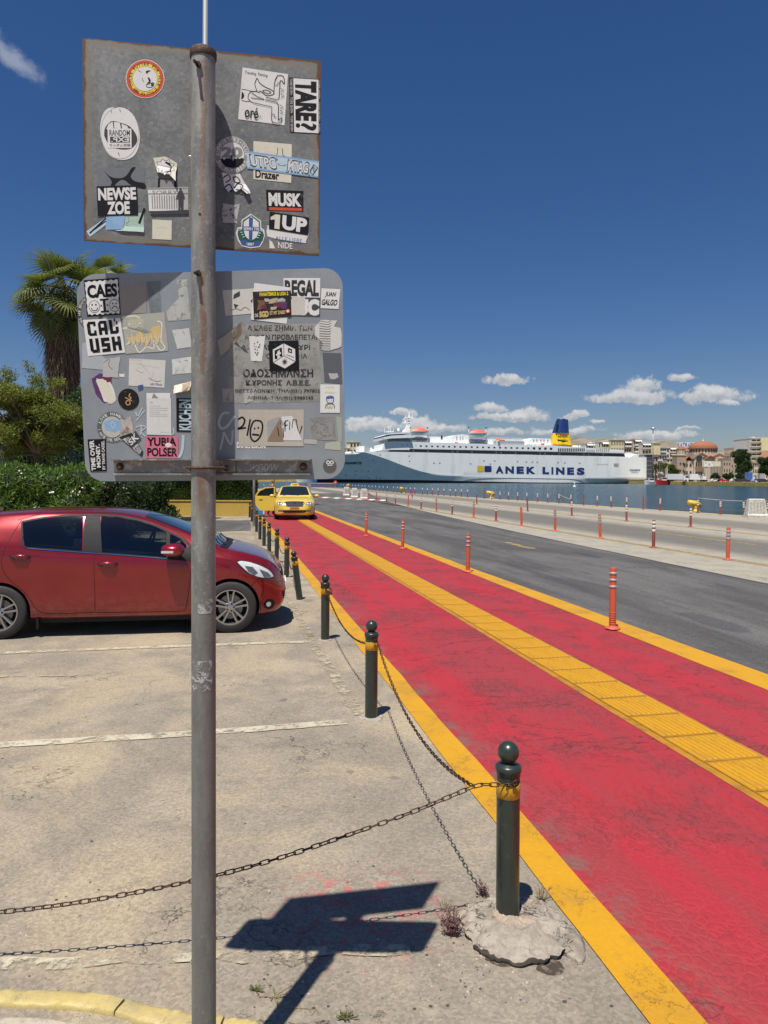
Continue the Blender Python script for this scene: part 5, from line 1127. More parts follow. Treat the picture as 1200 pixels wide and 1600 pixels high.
class Skin:
    def __init__(s,V,F):s.t=BVHTree.FromPolygons([Vector(v)for v in V],F)
    def side(s,x,z,off,sg=-1):
        h_=s.t.ray_cast(Vector((x,3*sg,z)),Vector((0,-sg,0)))
        p,n_=(h_[0],h_[1])if h_[0]is not None else(Vector((x,.5*sg,z)),Vector((0,sg,0)))
        if n_.y*sg<0:n_=-n_
        return p+n_*off
    def top(s,x,y,off):
        h_=s.t.ray_cast(Vector((x,y,5)),Vector((0,0,-1)))
        p,n_=(h_[0],h_[1])if h_[0]is not None else(Vector((x,y,.8)),Vector((0,0,1)))
        if n_.z<0:n_=-n_
        return p+n_*off
    def front(s,y,z,off):
        h_=s.t.ray_cast(Vector((9,y,z)),Vector((-1,0,0)))
        p,n_=(h_[0],h_[1])if h_[0]is not None else(Vector((4,y,z)),Vector((1,0,0)))
        if n_.x<0:n_=-n_
        return p+n_*off
def patch(proj,poly,name,mat,parent,off=.003,step=.05,smooth=True,rim=0.0):
    vs_=[]
    n=len(poly)
    for i in range(n):
        a=Vector(poly[i]);b_=Vector(poly[(i+1)%n]);k=max(1,int((b_-a).length/step))
        vs_+=[a.lerp(b_,j/k)for j in range(k)]
    m_=len(vs_);x0=min(v.x for v in vs_);x1=max(v.x for v in vs_);y0=min(v.y for v in vs_);y1=max(v.y for v in vs_)
    ins=[]
    nx=int((x1-x0)/step)+1;ny=int((y1-y0)/step)+1
    for i in range(1,nx):
        for j in range(1,ny):ins.append(Vector((x0+i*step,y0+j*step)))
    r_=geometry.delaunay_2d_cdt(vs_+ins,[(i,(i+1)%m_)for i in range(m_)],[tuple(range(m_))],1,1e-5)
    mb=MB();mb.add([proj(v.x,v.y,off)for v in r_[0]],[tuple(f)for f in r_[2]])
    o=recalc(mb.build(name,mat,parent,smooth=smooth))
    return o
def ribbon(proj,pts,wd,name,mat,parent,off=.002,closed=False,sm=True):
    P=[Vector(p)for p in pts]
    if sm:P=[Vector((q.x,q.y))for q in spline([(*p,0)for p in(P+[P[0]]if closed else P)],6)]
    else:
        Q_=[]
        for a,b_ in zip(P[:-1],P[1:]):
            k=max(1,int((b_-a).length/.06));Q_+=[a.lerp(b_,i/k)for i in range(k)]
        P=Q_+[P[-1]]
    V=[]
    for i,p in enumerate(P):
        d=(P[min(i+1,len(P)-1)]-P[max(i-1,0)]).normalized();nn_=Vector((-d.y,d.x))*wd/2
        V+=[proj(*(p+nn_),off),proj(*(p-nn_),off)]
    mb=MB().add(V,[(2*i,2*i+1,2*i+3,2*i+2)for i in range(len(P)-1)])
    return recalc(mb.build(name,mat,parent,smooth=True))
def wheel(parent,x,y,r_,sg,spokes=5,wd=.20,steer=0.0,rim=.68):
    M=Matrix.Translation((x,y,r_))@Matrix.Rotation(steer,4,'Z')@Matrix.Rotation(R(90)*(1 if sg<0 else-1),4,'X')
    h=wd/2;rr=r_*rim
    t_=MB().lathe([(rr,-h),(r_*.94,-h),(r_,-h*.75),(r_,h*.75),(r_*.985,h*.9),(r_*.93,h*1.02),(rr*1.06,h*1.0),(rr,h*.86)],48,M=M,cap=False).build('wheel',M_tyre,parent,smooth=True,angle=R(40))
    MB().lathe([(.001,-h*.2),(rr,-h*.2),(rr,-h)],32,M=M,cap=False).build('wheel_well',M_rimd,t_)
    MB().lathe([(rr*1.02,h*.86),(rr*1.02,h*.97),(rr*.955,h*.97),(rr*.93,h*.6),(rr*.93,-h*.2)],48,M=M,cap=False).build('rim',M_rim,t_,smooth=True,angle=R(35))
    for k in range(spokes):
        a0=2*math.pi*k/spokes+.3
        for sgn in(-1,1):
            a=a0+sgn*.20;mb=MB()
            d=Vector((math.cos(a),math.sin(a),0));n_=Vector((-d.y,d.x,0));c1=Vector((math.cos(a0),math.sin(a0),0))*rr*.16+n_*sgn*.012
            c2=d*rr*.96
            for(w1,z1,z2)in((.015,.35,.80),):
                vv=[c1-n_*w1+Vector((0,0,h*.5)),c1+n_*w1+Vector((0,0,h*.5)),c1+n_*w1*.6+Vector((0,0,h*.82)),c1-n_*w1*.6+Vector((0,0,h*.82)),
                      c2-n_*w1*1.1+Vector((0,0,h*.5)),c2+n_*w1*1.1+Vector((0,0,h*.5)),c2+n_*w1*.6+Vector((0,0,h*.9)),c2-n_*w1*.6+Vector((0,0,h*.9))]
                mb.add([M@v for v in vv],[(0,1,5,4),(1,2,6,5),(2,3,7,6),(3,0,4,7),(0,3,2,1),(4,5,6,7)])
            mb.build('spoke',M_rim,t_)
    MB().lathe([(rr*.30,h*.4),(rr*.30,h*.74),(rr*.22,h*.84),(rr*.12,h*.88),(.0,h*.88)],24,M=M,cap=False).build('hub',M_rim,t_,smooth=True,angle=R(40))
    for k in range(5):
        a=2*math.pi*k/5;MB().lathe([(.010,h*.8),(.010,h*.93),(.0,h*.93)],8,M=M@Matrix.Translation((rr*.21*math.cos(a),rr*.21*math.sin(a),0)),cap=False).build('wheel_nut',M_trim,t_)
    MB().lathe([(rr*.7,h*.25),(rr*.7,h*.35),(.0,h*.35)],24,M=M,cap=False).build('brake_disc',M_lampd,t_,smooth=True,angle=R(40))
    return t_
# --- red hatchback, parked on the left. local x forwards, near flank at -y
M_redp=car_paint('metallic_red_car_paint',(.24,.008,.012),.45)
RW=2.51;carA=gnd(1,997);carB=gnd(347,987)
dirc=(carB-carA);dirc.z=0;yaw=math.atan2(dirc.y,dirc.x);dc=dirc.normalized();nc=Vector((-dc.y,dc.x,0))
HW=.845
org=carA+nc*(HW-.10);org.z=0
RC=thing('parked_car','metallic red five-door hatchback parked behind the sign post','car',tuple(org),yaw)
def cpx(px,py,y=-.83):
    """photo point -> car x, z on the flank at lateral y"""
    M=(Matrix.Translation(org)@Matrix.Rotation(yaw,4,'Z')).inverted();o=M@Vector((0,0,EYE));d=(M.to_3x3()@ray(px,py));k=(y-o.y)/d.y;p=o+d*k;return(p.x,p.z)
if False:
    pass
top_k=[(-.60,.92),(-.575,1.0),(-.50,1.20),(-.40,1.36),(-.25,1.435),(0,1.475),(.45,1.505),(.85,1.505),(1.2,1.48),(1.5,1.42),(1.85,1.27),(2.2,1.09),(2.42,.985),(2.55,.955),(2.8,.90),(3.0,.835),(3.12,.765),(3.20,.68),(3.245,.58),(3.262,.50)]
S1=dict(w=[(-.62,.60),(-.58,.70),(-.45,.79),(-.1,.84),(.6,.848),(1.8,.848),(2.5,.842),(2.85,.80),(3.05,.72),(3.16,.62),(3.22,.52),(3.262,.42)],
          zb=[(-.62,.42),(-.56,.30),(-.40,.21),(0,.18),(2.5,.18),(2.9,.17),(3.1,.18),(3.2,.22),(3.262,.36)],
          belt=[(-.6,.90),(-.4,1.06),(0,1.03),(.6,.985),(1.3,.935),(2.0,.90),(2.4,.865),(2.7,.80),(2.95,.72),(3.1,.64),(3.262,.45)],
          top=[(-.62,.80)]+top_k,rw=[(-.62,.50),(-.4,.56),(0,.575),(1.2,.565),(1.8,.60),(2.3,.68),(2.55,.70),(2.9,.64),(3.1,.55),(3.262,.35)],
          xs=[-.62,-.61,-.59,-.56]+[-.52+.06*i for i in range(62)]+[3.19,3.21,3.225,3.24,3.25,3.258,3.262])
S1['xs']=[x for x in S1['xs']if x<=3.262]
fx=lambda x:x if x<2.51 else 2.51+(x-2.51)*.84
for k_ in('w','zb','belt','top','rw'):S1[k_]=[(fx(a),(1.1+(b_-1.1)*.83 if k_=='top' and b_>1.1 else b_))for a,b_ in S1[k_]]
S1['xs']=[fx(x)for x in S1['xs']]
V,F=car_body(S1)
skin=Skin(V,F)
glassR=[cpx(*p,-.74)for p in[(31,817),(60,811),(95,808),(126,807),(131,860),(90,857),(42,853),(36,835)]]
glassF=[cpx(*p,-.74)for p in[(152.5,807.5),(180,809),(213,815),(240,823.5),(258.5,832),(261.5,869.5),(205,865),(161,862)]]
glassQ=[cpx(*p,-.76)for p in[(264,834.5),(280,842),(291,851),(292,860),(266,859)]]
def shrink(P,k=.985):
    cx=sum(p[0]for p in P)/len(P);cz_=sum(p[1]for p in P)/len(P);return[(cx+(x-cx)*k,cz_+(z-cz_)*k)for x,z in P]
body=bool_cut(V,F,[(0,.30,.335,-1.2,-.60),(RW,.30,.335,-1.2,-.60),(0,.30,.335,.60,1.2),(RW,.30,.335,.60,1.2)],M_redp,'body',RC,[(shrink(glassR),-1.2,1.2),(shrink(glassF),-1.2,1.2),(shrink(glassQ,.95),-1.2,1.2),([(-.32,.62),(2.0,.62),(1.88,.97),(1.45,1.22),(1.0,1.31),(-.05,1.28),(-.3,1.1)],-.53,.53)])
for sg in(-1,1):
    wheel(RC,0,sg*(HW-.105),.298,sg);wheel(RC,RW,sg*(HW-.105),.298,sg)
sd=lambda x,z,o_:skin.side(x,z,o_,-1)
sdo=lambda x,z,o_:skin.side(x,z,o_,1)
for f_ in(sd,sdo):
    patch(f_,glassR,'rear_door_window',M_clear,RC,.002);patch(f_,glassF,'front_door_window',M_clear,RC,.002);patch(f_,glassQ,'quarter_window',M_clear,RC,.002,step=.03)
for sg in(-1,1):
    st_=MB().box(.72,.84,sg*.36-.22,sg*.36+.22,.62,1.08,M=None).build('front_seat',M_seat,RC);MB().box(.72,.80,sg*.36-.12,sg*.36+.12,1.10,1.26).build('head_rest',M_seat,st_)
st_=MB().box(-.22,-.08,-.5,.5,.62,1.02).build('rear_seat',M_seat,RC)
for y_ in(-.3,.3):MB().box(-.2,-.12,y_-.1,y_+.1,1.03,1.15).build('head_rest',M_seat,st_)
MB().box(1.62,2.0,-.52,.52,.62,.92).build('dashboard',M_int,RC)
MB().tube([(1.42+.05*math.sin(a),.36+.18*math.cos(a),.93+.17*math.sin(a))for a in[2*math.pi*i/20 for i in range(21)]],.015,8,caps=False).build('steering_wheel',M_trim,RC,smooth=True)
patch(sd,[cpx(*p,-.76)for p in[(127.3,807),(152.0,807.8),(161.5,862.5),(131.5,860.5)]],'door_pillar_trim',M_trim,RC,.0035)
patch(sd,[cpx(*p,-.75)for p in[(258.5,831),(264,833.5),(266.5,861),(264.5,870),(261,870)]],'door_pillar_trim',M_trim,RC,.0035,step=.03)
patch(sd,[cpx(*p,-.78)for p in[(264,866),(299,853),(303,876),(264,871)]],'mirror_base_trim',M_trim,RC,.0036,step=.03)
for pts,cl in(([(30,816.5),(60,810.5),(95,807.3),(128,806.3)],0),([(128,806.3),(152,806.5),(180,808),(213,814),(240,822.5),(262,832.5),(281,841),(296,852),(302,862)],0),([(30,816.5),(35,835),(41,854),(90,858),(134,861.8),(205,866.5),(262,871),(302,875)],0)):
    ribbon(sd,[cpx(*p,-.75)for p in pts],.020,'window_seal',M_trim,RC,.0045)
ribbon(sd,[cpx(*p,-.80)for p in[(44,856.5),(90,860),(134,863.2),(205,868),(262,872.5)]],.007,'belt_moulding',M_chrome,RC,.006)
gap=lambda pts,y=-.83,nm='panel_gap',wd=.006:ribbon(sd,[cpx(*p,y)for p in pts],wd,nm,M_seam,RC,.0018)
gap([(25,814),(16,835),(7,858),(3,875),(6,892),(18,908),(35,922),(48,938),(56,951),(70,958.5),(100,959),(146,957)])
gap([(139,803),(142,835),(146.5,862),(147.5,900),(148.5,930),(148,957)])
gap([(148,957),(200,957),(250,956),(283,955),(290,950),(294,930),(298,900),(299.5,875)])
gap([(25,813),(60,804),(100,801),(139,801),(190,804),(240,815),(275,832),(298,850),(301,862)],-.70)
gap([(385,924),(392,915),(405,903),(412,898)],-.75);gap([(404,900),(412,915),(407,935),(408,960)],-.72)
gap([(339,862),(352,870),(370,884)],-.78)
for(hx,hy)in((32,870),(169,881)):
    c=cpx(hx,hy);pts=[(c[0]+.12*math.cos(a),c[1]+.038*math.sin(a))for a in[2*math.pi*i/20 for i in range(20)]]
    patch(sd,pts,'handle_recess',pm('dark_red_recess',(.09,.008,.01),.35,var=.2,coat=.7),RC,.003,step=.04)
    p0=sd(c[0]-.10,c[1]+.004,.012);p1=sd(c[0]-.05,c[1]+.006,.035);p2=sd(c[0]+.05,c[1]+.004,.036);p3=sd(c[0]+.10,c[1],.012)
    MB().tube([p0,p1,(p1+p2)/2+Vector((0,0,.002)),p2,p3],[.012,.016,.017,.016,.012],10).build('door_handle',M_redp,RC,smooth=True)
mc=cpx(269.5,860.5,-.98);MX=Vector((mc[0],-.955,mc[1]+.005))
mm=MB();prof=[]
for i in range(13):
    a=math.pi*i/12;prof.append((math.sin(a),-math.cos(a)))
Mm=Matrix.Translation(MX)@Matrix.Rotation(R(-8),4,'Z')@Matrix.Scale(.125,4,Vector((1,0,0)))@Matrix.Scale(.115,4,Vector((0,1,0)))@Matrix.Scale(.075,4,Vector((0,0,1)))@Matrix.Rotation(R(90),4,'Y')
mir=mm.lathe([(max(.001,r_**.6),z)for r_,z in prof],24,M=Mm,cap=False).build('wing_mirror',M_redp,RC,smooth=True)
MB().box(MX.x-.11,MX.x+.02,MX.y-.117,MX.y-.10,MX.z-.025,MX.z+.0).build('turn_signal',M_lamp,mir)
MB().tube([MX+Vector((.02,.06,-.05)),MX+Vector((.05,.14,-.075))],[.045,.035],10).build('mirror_arm',M_trim,mir,smooth=True)
hl=[cpx(*p,-.66)for p in[(370.5,876),(377,874.2),(392,877),(410,884),(422,892),(427.5,900.5),(420,902),(404,899.5),(388,892)]]
patch(sd,hl,'headlight',M_lamp,RC,.006,step=.03)
patch(sd,[cpx(*p,-.66)for p in[(383,882),(395,884),(403,893),(398,896),(388,890)]],'lamp_inner',M_lampd,RC,.009,step=.03)
patch(sd,[cpx(*p,-.62)for p in[(405,887),(418,893),(423,899.5),(412,899)]],'lamp_inner',M_lampd,RC,.009,step=.03)
ribbon(sd,[cpx(*p,-.66)for p in[(370.5,876),(377,874.2),(392,877),(410,884),(422,892),(427.5,900.5),(420,902),(404,899.5),(388,892)]],.008,'lamp_seal',M_seam,RC,.0075,closed=True)
fc=cpx(420.5,941.5,-.62)
patch(sd,[(fc[0]+.065*math.cos(a),fc[1]+.062*math.sin(a))for a in[2*math.pi*i/16 for i in range(16)]],'fog_lamp_recess',M_trim,RC,.004,step=.03)
patch(sd,[(fc[0]-.01+.028*math.cos(a),fc[1]+.03*math.sin(a))for a in[2*math.pi*i/12 for i in range(12)]],'fog_lamp',M_lamp,RC,.010,step=.03)
fr=lambda y,z,o_:skin.front(y,z,o_)
patch(fr,[(-.46,.66),(.46,.66),(.42,.60),(-.42,.60)],'grille',M_trim,RC,.006)
ribbon(fr,[(-.48,.68),(0,.69),(.48,.68)],.018,'chrome_strip',M_chrome,RC,.009)
patch(fr,[(-.5,.42),(.5,.42),(.42,.26),(-.42,.26)],'lower_grille',M_trim,RC,.006)
MB().box(3.148,3.165,-.26,.26,.40,.51).build('number_plate',M_refl,RC)
tp_=lambda x,y,o_:skin.top(x,y,o_)
patch(tp_,[(1.50,-.50),(1.50,.50),(2.36,.66),(2.38,0),(2.36,-.66)][::-1],'windscreen',M_cglass,RC,.006,step=.08)
patch(tp_,[(2.37,-.66),(2.41,0),(2.37,.66),(2.47,.66),(2.49,0),(2.47,-.66)],'wiper_cowl',M_trim,RC,.004,step=.06)
for y0 in(-.5,.12):
    MB().tube([tp_(2.43,y0,.02),tp_(2.33,y0+.2,.028),tp_(2.29,y0+.45,.022)],.008,6).build('wiper',M_trim,RC)
ribbon(tp_,[(2.48,-.64),(2.62,-.655),(2.9,-.60),(3.05,-.53)],.008,'bonnet_gap',M_seam,RC,.003)
MB().box(.36,2.14,-.74,.74,.155,.20).build('underbody',M_rimd,RC)
for x in(.40,2.14):MB().box(x-.012,x+.012,-.80,-.62,.10,.22).build('mud_flap',M_trim,RC)
patch(sd,[(-.60,.88),(-.46,.98),(-.40,.98),(-.42,.80),(-.58,.76)],'rear_light',pm('red_lamp_lens',(.35,.01,.01),.12,var=.2,coat=.7),RC,.006,step=.04)
MB().box(-.68,-.42,-.52,.52,1.37,1.41).build('roof_spoiler',M_redp,RC)
for y0,x0 in((-.3,1.2),(.3,1.2),(-.3,.35),(.3,.35)):pass
# --- yellow taxi facing the camera
M_taxi=car_paint('taxi_yellow_paint',(.70,.52,.075),0.0)
SED=dict(w=[(-2.28,.62),(-2.22,.74),(-2.0,.84),(-1.2,.88),(0,.885),(1.2,.88),(1.75,.86),(2.02,.78),(2.16,.68),(2.24,.56),(2.29,.40)],
           zb=[(-2.28,.45),(-2.1,.28),(-1.5,.20),(1.5,.19),(2.0,.19),(2.2,.22),(2.29,.34)],
           belt=[(-2.28,.80),(-1.8,.96),(-1,.97),(0,.94),(.8,.92),(1.1,.88),(1.6,.80),(2.0,.72),(2.2,.62),(2.29,.45)],
           top=[(-2.28,.88),(-2.2,1.02),(-1.9,1.06),(-1.5,1.14),(-1.0,1.36),(-.5,1.45),(0,1.465),(.3,1.44),(.7,1.25),(1.02,1.03),(1.12,.985),(1.5,.925),(1.9,.84),(2.1,.76),(2.2,.69),(2.26,.58),(2.29,.5)],
           rw=[(-2.28,.5),(-1.6,.62),(-1.0,.58),(0,.59),(.4,.60),(1.0,.70),(1.3,.74),(1.8,.66),(2.1,.55),(2.29,.3)],
           xs=[-2.28,-2.26,-2.23]+[-2.18+.08*i for i in range(53)]+[2.10,2.14,2.18,2.21,2.235,2.255,2.27,2.28,2.29])
SED['xs']=sorted(set(x for x in SED['xs']if x<=2.29))
V,F=car_body(SED);tsk=Skin(V,F)
tg=gnd(460,812.5)
tyaw=R(7.2)-R(90)
dft=Vector((math.cos(tyaw),math.sin(tyaw),0));torg=tg-dft*2.0
TX=thing('taxi','yellow taxi standing on the red lane with its rear door open','taxi',(torg.x,torg.y,.008),tyaw)
bool_cut(V,F,[(-1.3,.31,.345,-1.2,-.62),(1.33,.31,.345,-1.2,-.62),(-1.3,.31,.345,.62,1.2),(1.33,.31,.345,.62,1.2)],M_taxi,'body',TX)
for sg in(-1,1):
    wheel(TX,-1.3,sg*.775,.31,sg);wheel(TX,1.33,sg*.775,.31,sg)
tf=lambda y,z,o_:tsk.front(y,z,o_);tt=lambda x,y,o_:tsk.top(x,y,o_)
patch(tt,[(.36,-.53),(.36,.53),(.98,.66),(1.02,0),(.98,-.66)][::-1],'windscreen',M_cglass,TX,.006,step=.07)
for sg in(-1,1):
    s_=lambda x,z,o_:tsk.side(x,z,o_,sg)
    patch(s_,[(-.02,.97),(.72,.955),(.80,1.0),(.50,1.22),(.2,1.36),(-.02,1.375)],'front_door_window',M_cglass,TX,.005)
    patch(s_,[(-.10,.97),(-.10,1.375),(-.5,1.365),(-.85,1.28),(-1.05,1.12),(-.98,.99)],'rear_door_window',M_cglass,TX,.005)
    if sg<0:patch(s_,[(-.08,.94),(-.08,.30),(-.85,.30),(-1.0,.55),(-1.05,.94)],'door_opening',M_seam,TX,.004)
    hlp=[(sg*.46,.665),(sg*.50,.75),(sg*.62,.77),(sg*.74,.755),(sg*.76,.69),(sg*.70,.635),(sg*.55,.63)]
    patch(tf,hlp,'headlight',M_lampd,TX,.007,step=.04)
    patch(tf,[(sg*.50,.67),(sg*.53,.73),(sg*.60,.73),(sg*.60,.66)],'lamp_lens',M_lamp,TX,.011,step=.03)
    patch(tf,[(sg*.64,.66),(sg*.65,.73),(sg*.71,.73),(sg*.71,.66)],'lamp_lens',M_lamp,TX,.011,step=.03)
    patch(tf,[(sg*.44,.37),(sg*.44,.43),(sg*.68,.43),(sg*.70,.37)],'fog_lamp',M_lampd,TX,.006,step=.05)
    mc_=Vector((.72,sg*1.0,1.0))
    Mm=Matrix.Translation(mc_)@Matrix.Scale(.09,4,Vector((1,0,0)))@Matrix.Scale(.115,4,Vector((0,1,0)))@Matrix.Scale(.075,4,Vector((0,0,1)))@Matrix.Rotation(R(90),4,'Y')
    mr=MB().lathe([(max(.001,r_**.6),z)for r_,z in prof],16,M=Mm,cap=False).build('wing_mirror',M_taxi,TX,smooth=True)
    MB().tube([mc_-Vector((0,sg*.08,.03)),mc_-Vector((.0,sg*.2,.05))],.025,8).build('mirror_arm',M_trim,mr)
gr=patch(tf,[(-.40,.755),(0,.775),(.40,.755),(.34,.63),(.28,.60),(-.28,.60),(-.34,.63)],'grille',M_trim,TX,.008,step=.05)
ribbon(tf,[(-.28,.60),(-.34,.63),(-.41,.755),(0,.78),(.41,.755),(.34,.63),(.28,.60)],.022,'grille_frame',M_chrome,TX,.013,closed=True)
for k in range(9):
    y=-.29+k*.0725;MB().box(2.15,2.15,0,0,0,0);a=tf(y,.62,.014);b_=tf(y,.755,.014);MB().tube([a,b_],.008,6).build('grille_bar',M_lampd,gr)
patch(tf,[(-.06,.77),(.06,.77),(.04,.69),(-.04,.69)],'badge',M_chrome,TX,.016,step=.05)
patch(tf,[(-.44,.43),(.44,.43),(.50,.36),(.40,.31),(-.40,.31),(-.50,.36)],'lower_grille',M_seam,TX,.007,step=.06)
npl=MB().box(2.292,2.305,-.20,.20,.47,.56).build('number_plate',pm('orange_taxi_plate',(.75,.33,.03),.4,var=.08),TX)
v_,f_,a_=glyphs('TAE-2873',.02)
MB().add([(2.3075,-.17+.34*x,.488+.055*y)for x,y in v_],f_).build('plate_characters',M_seam,npl)
ribbon(tt,[(1.06,-.72),(1.5,-.68),(2.02,-.56)],.008,'bonnet_gap',M_seam,TX,.003);ribbon(tt,[(1.06,.72),(1.5,.68),(2.02,.56)],.008,'bonnet_gap',M_seam,TX,.003)
ribbon(tf,[(-.78,.58),(-.4,.575),(0,.572),(.4,.575),(.78,.58)],.007,'bumper_gap',M_seam,TX,.004)
for y0 in(-.5,.1):MB().tube([tt(1.04,y0,.012),tt(.96,y0+.25,.02),tt(.93,y0+.5,.015)],.008,6).build('wiper',M_trim,TX)
rs=MB().add([(-.07,-.20,1.455),(.07,-.20,1.455),(.07,.20,1.455),(-.07,.20,1.455),(-.03,-.16,1.56),(.03,-.16,1.56),(.03,.16,1.56),(-.03,.16,1.56)],[(0,3,2,1),(4,5,6,7),(0,1,5,4),(1,2,6,5),(2,3,7,6),(3,0,4,7)]).build('taxi_roof_sign',pm('roof_sign_yellow',(.72,.40,.02),.4,var=.08),TX)
v_,f_,a_=glyphs('TAXI',.03);MB().add([(.0725-.035*y,-.13+.26*x,1.475+.06*y)for x,y in v_],f_).build('lettering',M_seam,rs)
dm=Matrix.Translation((-.10,-.885,0))@Matrix.Rotation(R(68),4,'Z')
dprof=[(0,.30),(-.78,.30),(-.98,.55),(-1.02,.93),(-1.0,.96),(-.84,1.22),(-.5,1.37),(0,1.40)]
def dsh(p,y):return dm@Vector((p[0],y-.10*max(0,(p[1]-.93))*0,p[1]))
low=[(0,.30),(-.76,.30),(-.96,.55),(-1.03,.93),(0,.95)]
mb=MB();n=len(low);mb.add([dsh(p,-.02)for p in low]+[dsh(p,.07)for p in low],[tuple(range(n)),tuple(range(2*n-1,n-1,-1))]+[(i,i+n,(i+1)%n+n,(i+1)%n)for i in range(n)])
dr=recalc(mb.build('open_rear_door',M_taxi,TX))
outer=[(0,.93),(-1.03,.91),(-1.0,.98),(-.84,1.22),(-.5,1.38),(0,1.41)];inner=[(-.06,.97),(-.93,.97),(-.78,1.18),(-.47,1.32),(-.06,1.35),(-.06,1.35)]
mb=MB();n=len(outer);mb.add([dsh(p,0)for p in outer]+[dsh(p,0)for p in inner]+[dsh(p,.04)for p in outer]+[dsh(p,.04)for p in inner],
   [q for i in range(n)for q in((i,(i+1)%n,n+(i+1)%n,n+i),(2*n+i,3*n+i,3*n+(i+1)%n,2*n+(i+1)%n),(i,2*n+i,2*n+(i+1)%n,(i+1)%n),(n+i,n+(i+1)%n,3*n+(i+1)%n,3*n+i))])
recalc(mb.build('window_frame',M_taxi,dr))
MB().add([dsh(p,.02)for p in inner[:5]],[(0,1,2,3,4)]).build('door_glass',M_cglass,dr)
MB().tube([dsh((-.80,.86),-.05),dsh((-.62,.86),-.05)],.014,8).build('door_handle',M_taxi,dr)
# --- person getting in behind the open door
def skinned(name,pts,edges,rad,parent,sub=1,root=0):
    me=bpy.data.meshes.new(name);me.from_pydata(pts,edges,[]);o=bpy.data.objects.new(name,me);COL.objects.link(o)
    sk=o.modifiers.new('s','SKIN');o.modifiers.new('u','SUBSURF').levels=sub
    sk.use_smooth_shade=True
    for i,r_ in enumerate(rad):me.skin_vertices[0].data[i].radius=(r_,r_)if not isinstance(r_,tuple)else r_
    me.skin_vertices[0].data[root].use_root=True
    bpy.context.view_layer.update()
    me2=bpy.data.meshes.new_from_object(o.evaluated_get(bpy.context.evaluated_depsgraph_get()))
    o.modifiers.clear();o.data=me2;o.parent=parent;return o
M_skinm=pm('skin',(.50,.27,.18),.5,var=.08);M_tee=pm('black_cotton',(.012,.012,.014),.85,var=.2,scale=20);M_hair=pm('blond_hair',(.58,.42,.18),.6,var=.35,scale=60)
M_jeans=pm('dark_trousers',(.02,.022,.03),.85,var=.2)
tm=Matrix.Translation(torg)@Matrix.Rotation(tyaw,4,'Z')
pp=tm@Vector((-1.15,-1.06,0))
PE=thing('person','person with blond hair and black T-shirt standing behind the open taxi door','person',(pp.x,pp.y,.01),math.atan2(-pp.y,-pp.x)+R(60))
J=[(0,0,.94),(0,0,1.12),(.02,0,1.34),(.05,0,1.46),(.07,0,1.54),(.09,0,1.63),(.09,0,1.72),
     (.0,.10,.90),(.08,.12,.50),(-.02,.13,.09),(.13,.14,.04),(.0,-.10,.90),(-.04,-.12,.50),(-.14,-.13,.09),(.02,-.14,.04),
     (.02,.19,1.40),(.06,.24,1.13),(.25,.22,.98),(.33,.21,.95),(.02,-.19,1.40),(.10,-.25,1.14),(.30,-.24,1.05),(.38,-.23,1.04)]
Ed=[(0,1),(1,2),(2,3),(3,4),(4,5),(5,6),(0,7),(7,8),(8,9),(9,10),(0,11),(11,12),(12,13),(13,14),(2,15),(15,16),(16,17),(17,18),(2,19),(19,20),(20,21),(21,22)]
Rd=[.14,(.125,.12),(.15,.12),.055,.05,.085,.07,.085,.06,.045,.04,.085,.06,.045,.04,.06,.042,.033,.03,.06,.042,.033,.03]
po=skinned('body',J,Ed,Rd,PE,2)
me=po.data;me.materials.clear()
for m_ in(M_skinm,M_tee,M_jeans,M_black):me.materials.append(m_)
for f in me.polygons:
    c=f.center;f.material_index=3 if c.z<.10 else 2 if c.z<.93 and abs(c.y)<.19 else 1 if(c.z<1.44 and(abs(c.y)<.20 or c.z>1.2))else 0
hm=Matrix.Translation((.075,0,1.69))@Matrix.Diagonal((.115,.098,.125,1))
hv=[];hmb=MB();hmb.lathe([(math.sin(math.pi*i/10)*(1+.0*i),math.cos(math.pi*i/10))for i in range(1,8)],18,M=hm,cap=True)
hmb.v=[(x-.03*(z<1.7),y,z)if x>.10 and z<1.70 else(x,y,z)for x,y,z in hmb.v]
hmb.build('hair',M_hair,PE,smooth=True)
for sg in(-1,1):MB().lathe([(.0,-.008),(.008,0),(.0,.008)],8,M=Matrix.Translation((.165,sg*.032,1.655)),cap=False).build('eye',M_black,PE)
MB().add([(.165,-.012,1.61),(.165,.012,1.61),(.19,0,1.615),(.168,0,1.655)],[(0,1,2),(0,2,3),(2,1,3)]).build('nose',M_skinm,PE)
for sg,(hx,hy,hz)in((1,(.33,.21,.95)),(-1,(.38,-.23,1.04))):
    for k in range(4):
        MB().tube([(hx+.02,hy+(k-1.5)*.016,hz),(hx+.06,hy+(k-1.5)*.018,hz-.01),(hx+.085-.006*abs(k-1.5),hy+(k-1.5)*.018,hz-.035)],[.009,.008,.006],6).build('finger',M_skinm,po)
    MB().tube([(hx,hy+sg*-.02,hz),(hx+.03,hy-sg*.045,hz-.012),(hx+.05,hy-sg*.05,hz-.03)],[.010,.009,.007],6).build('thumb',M_skinm,po)
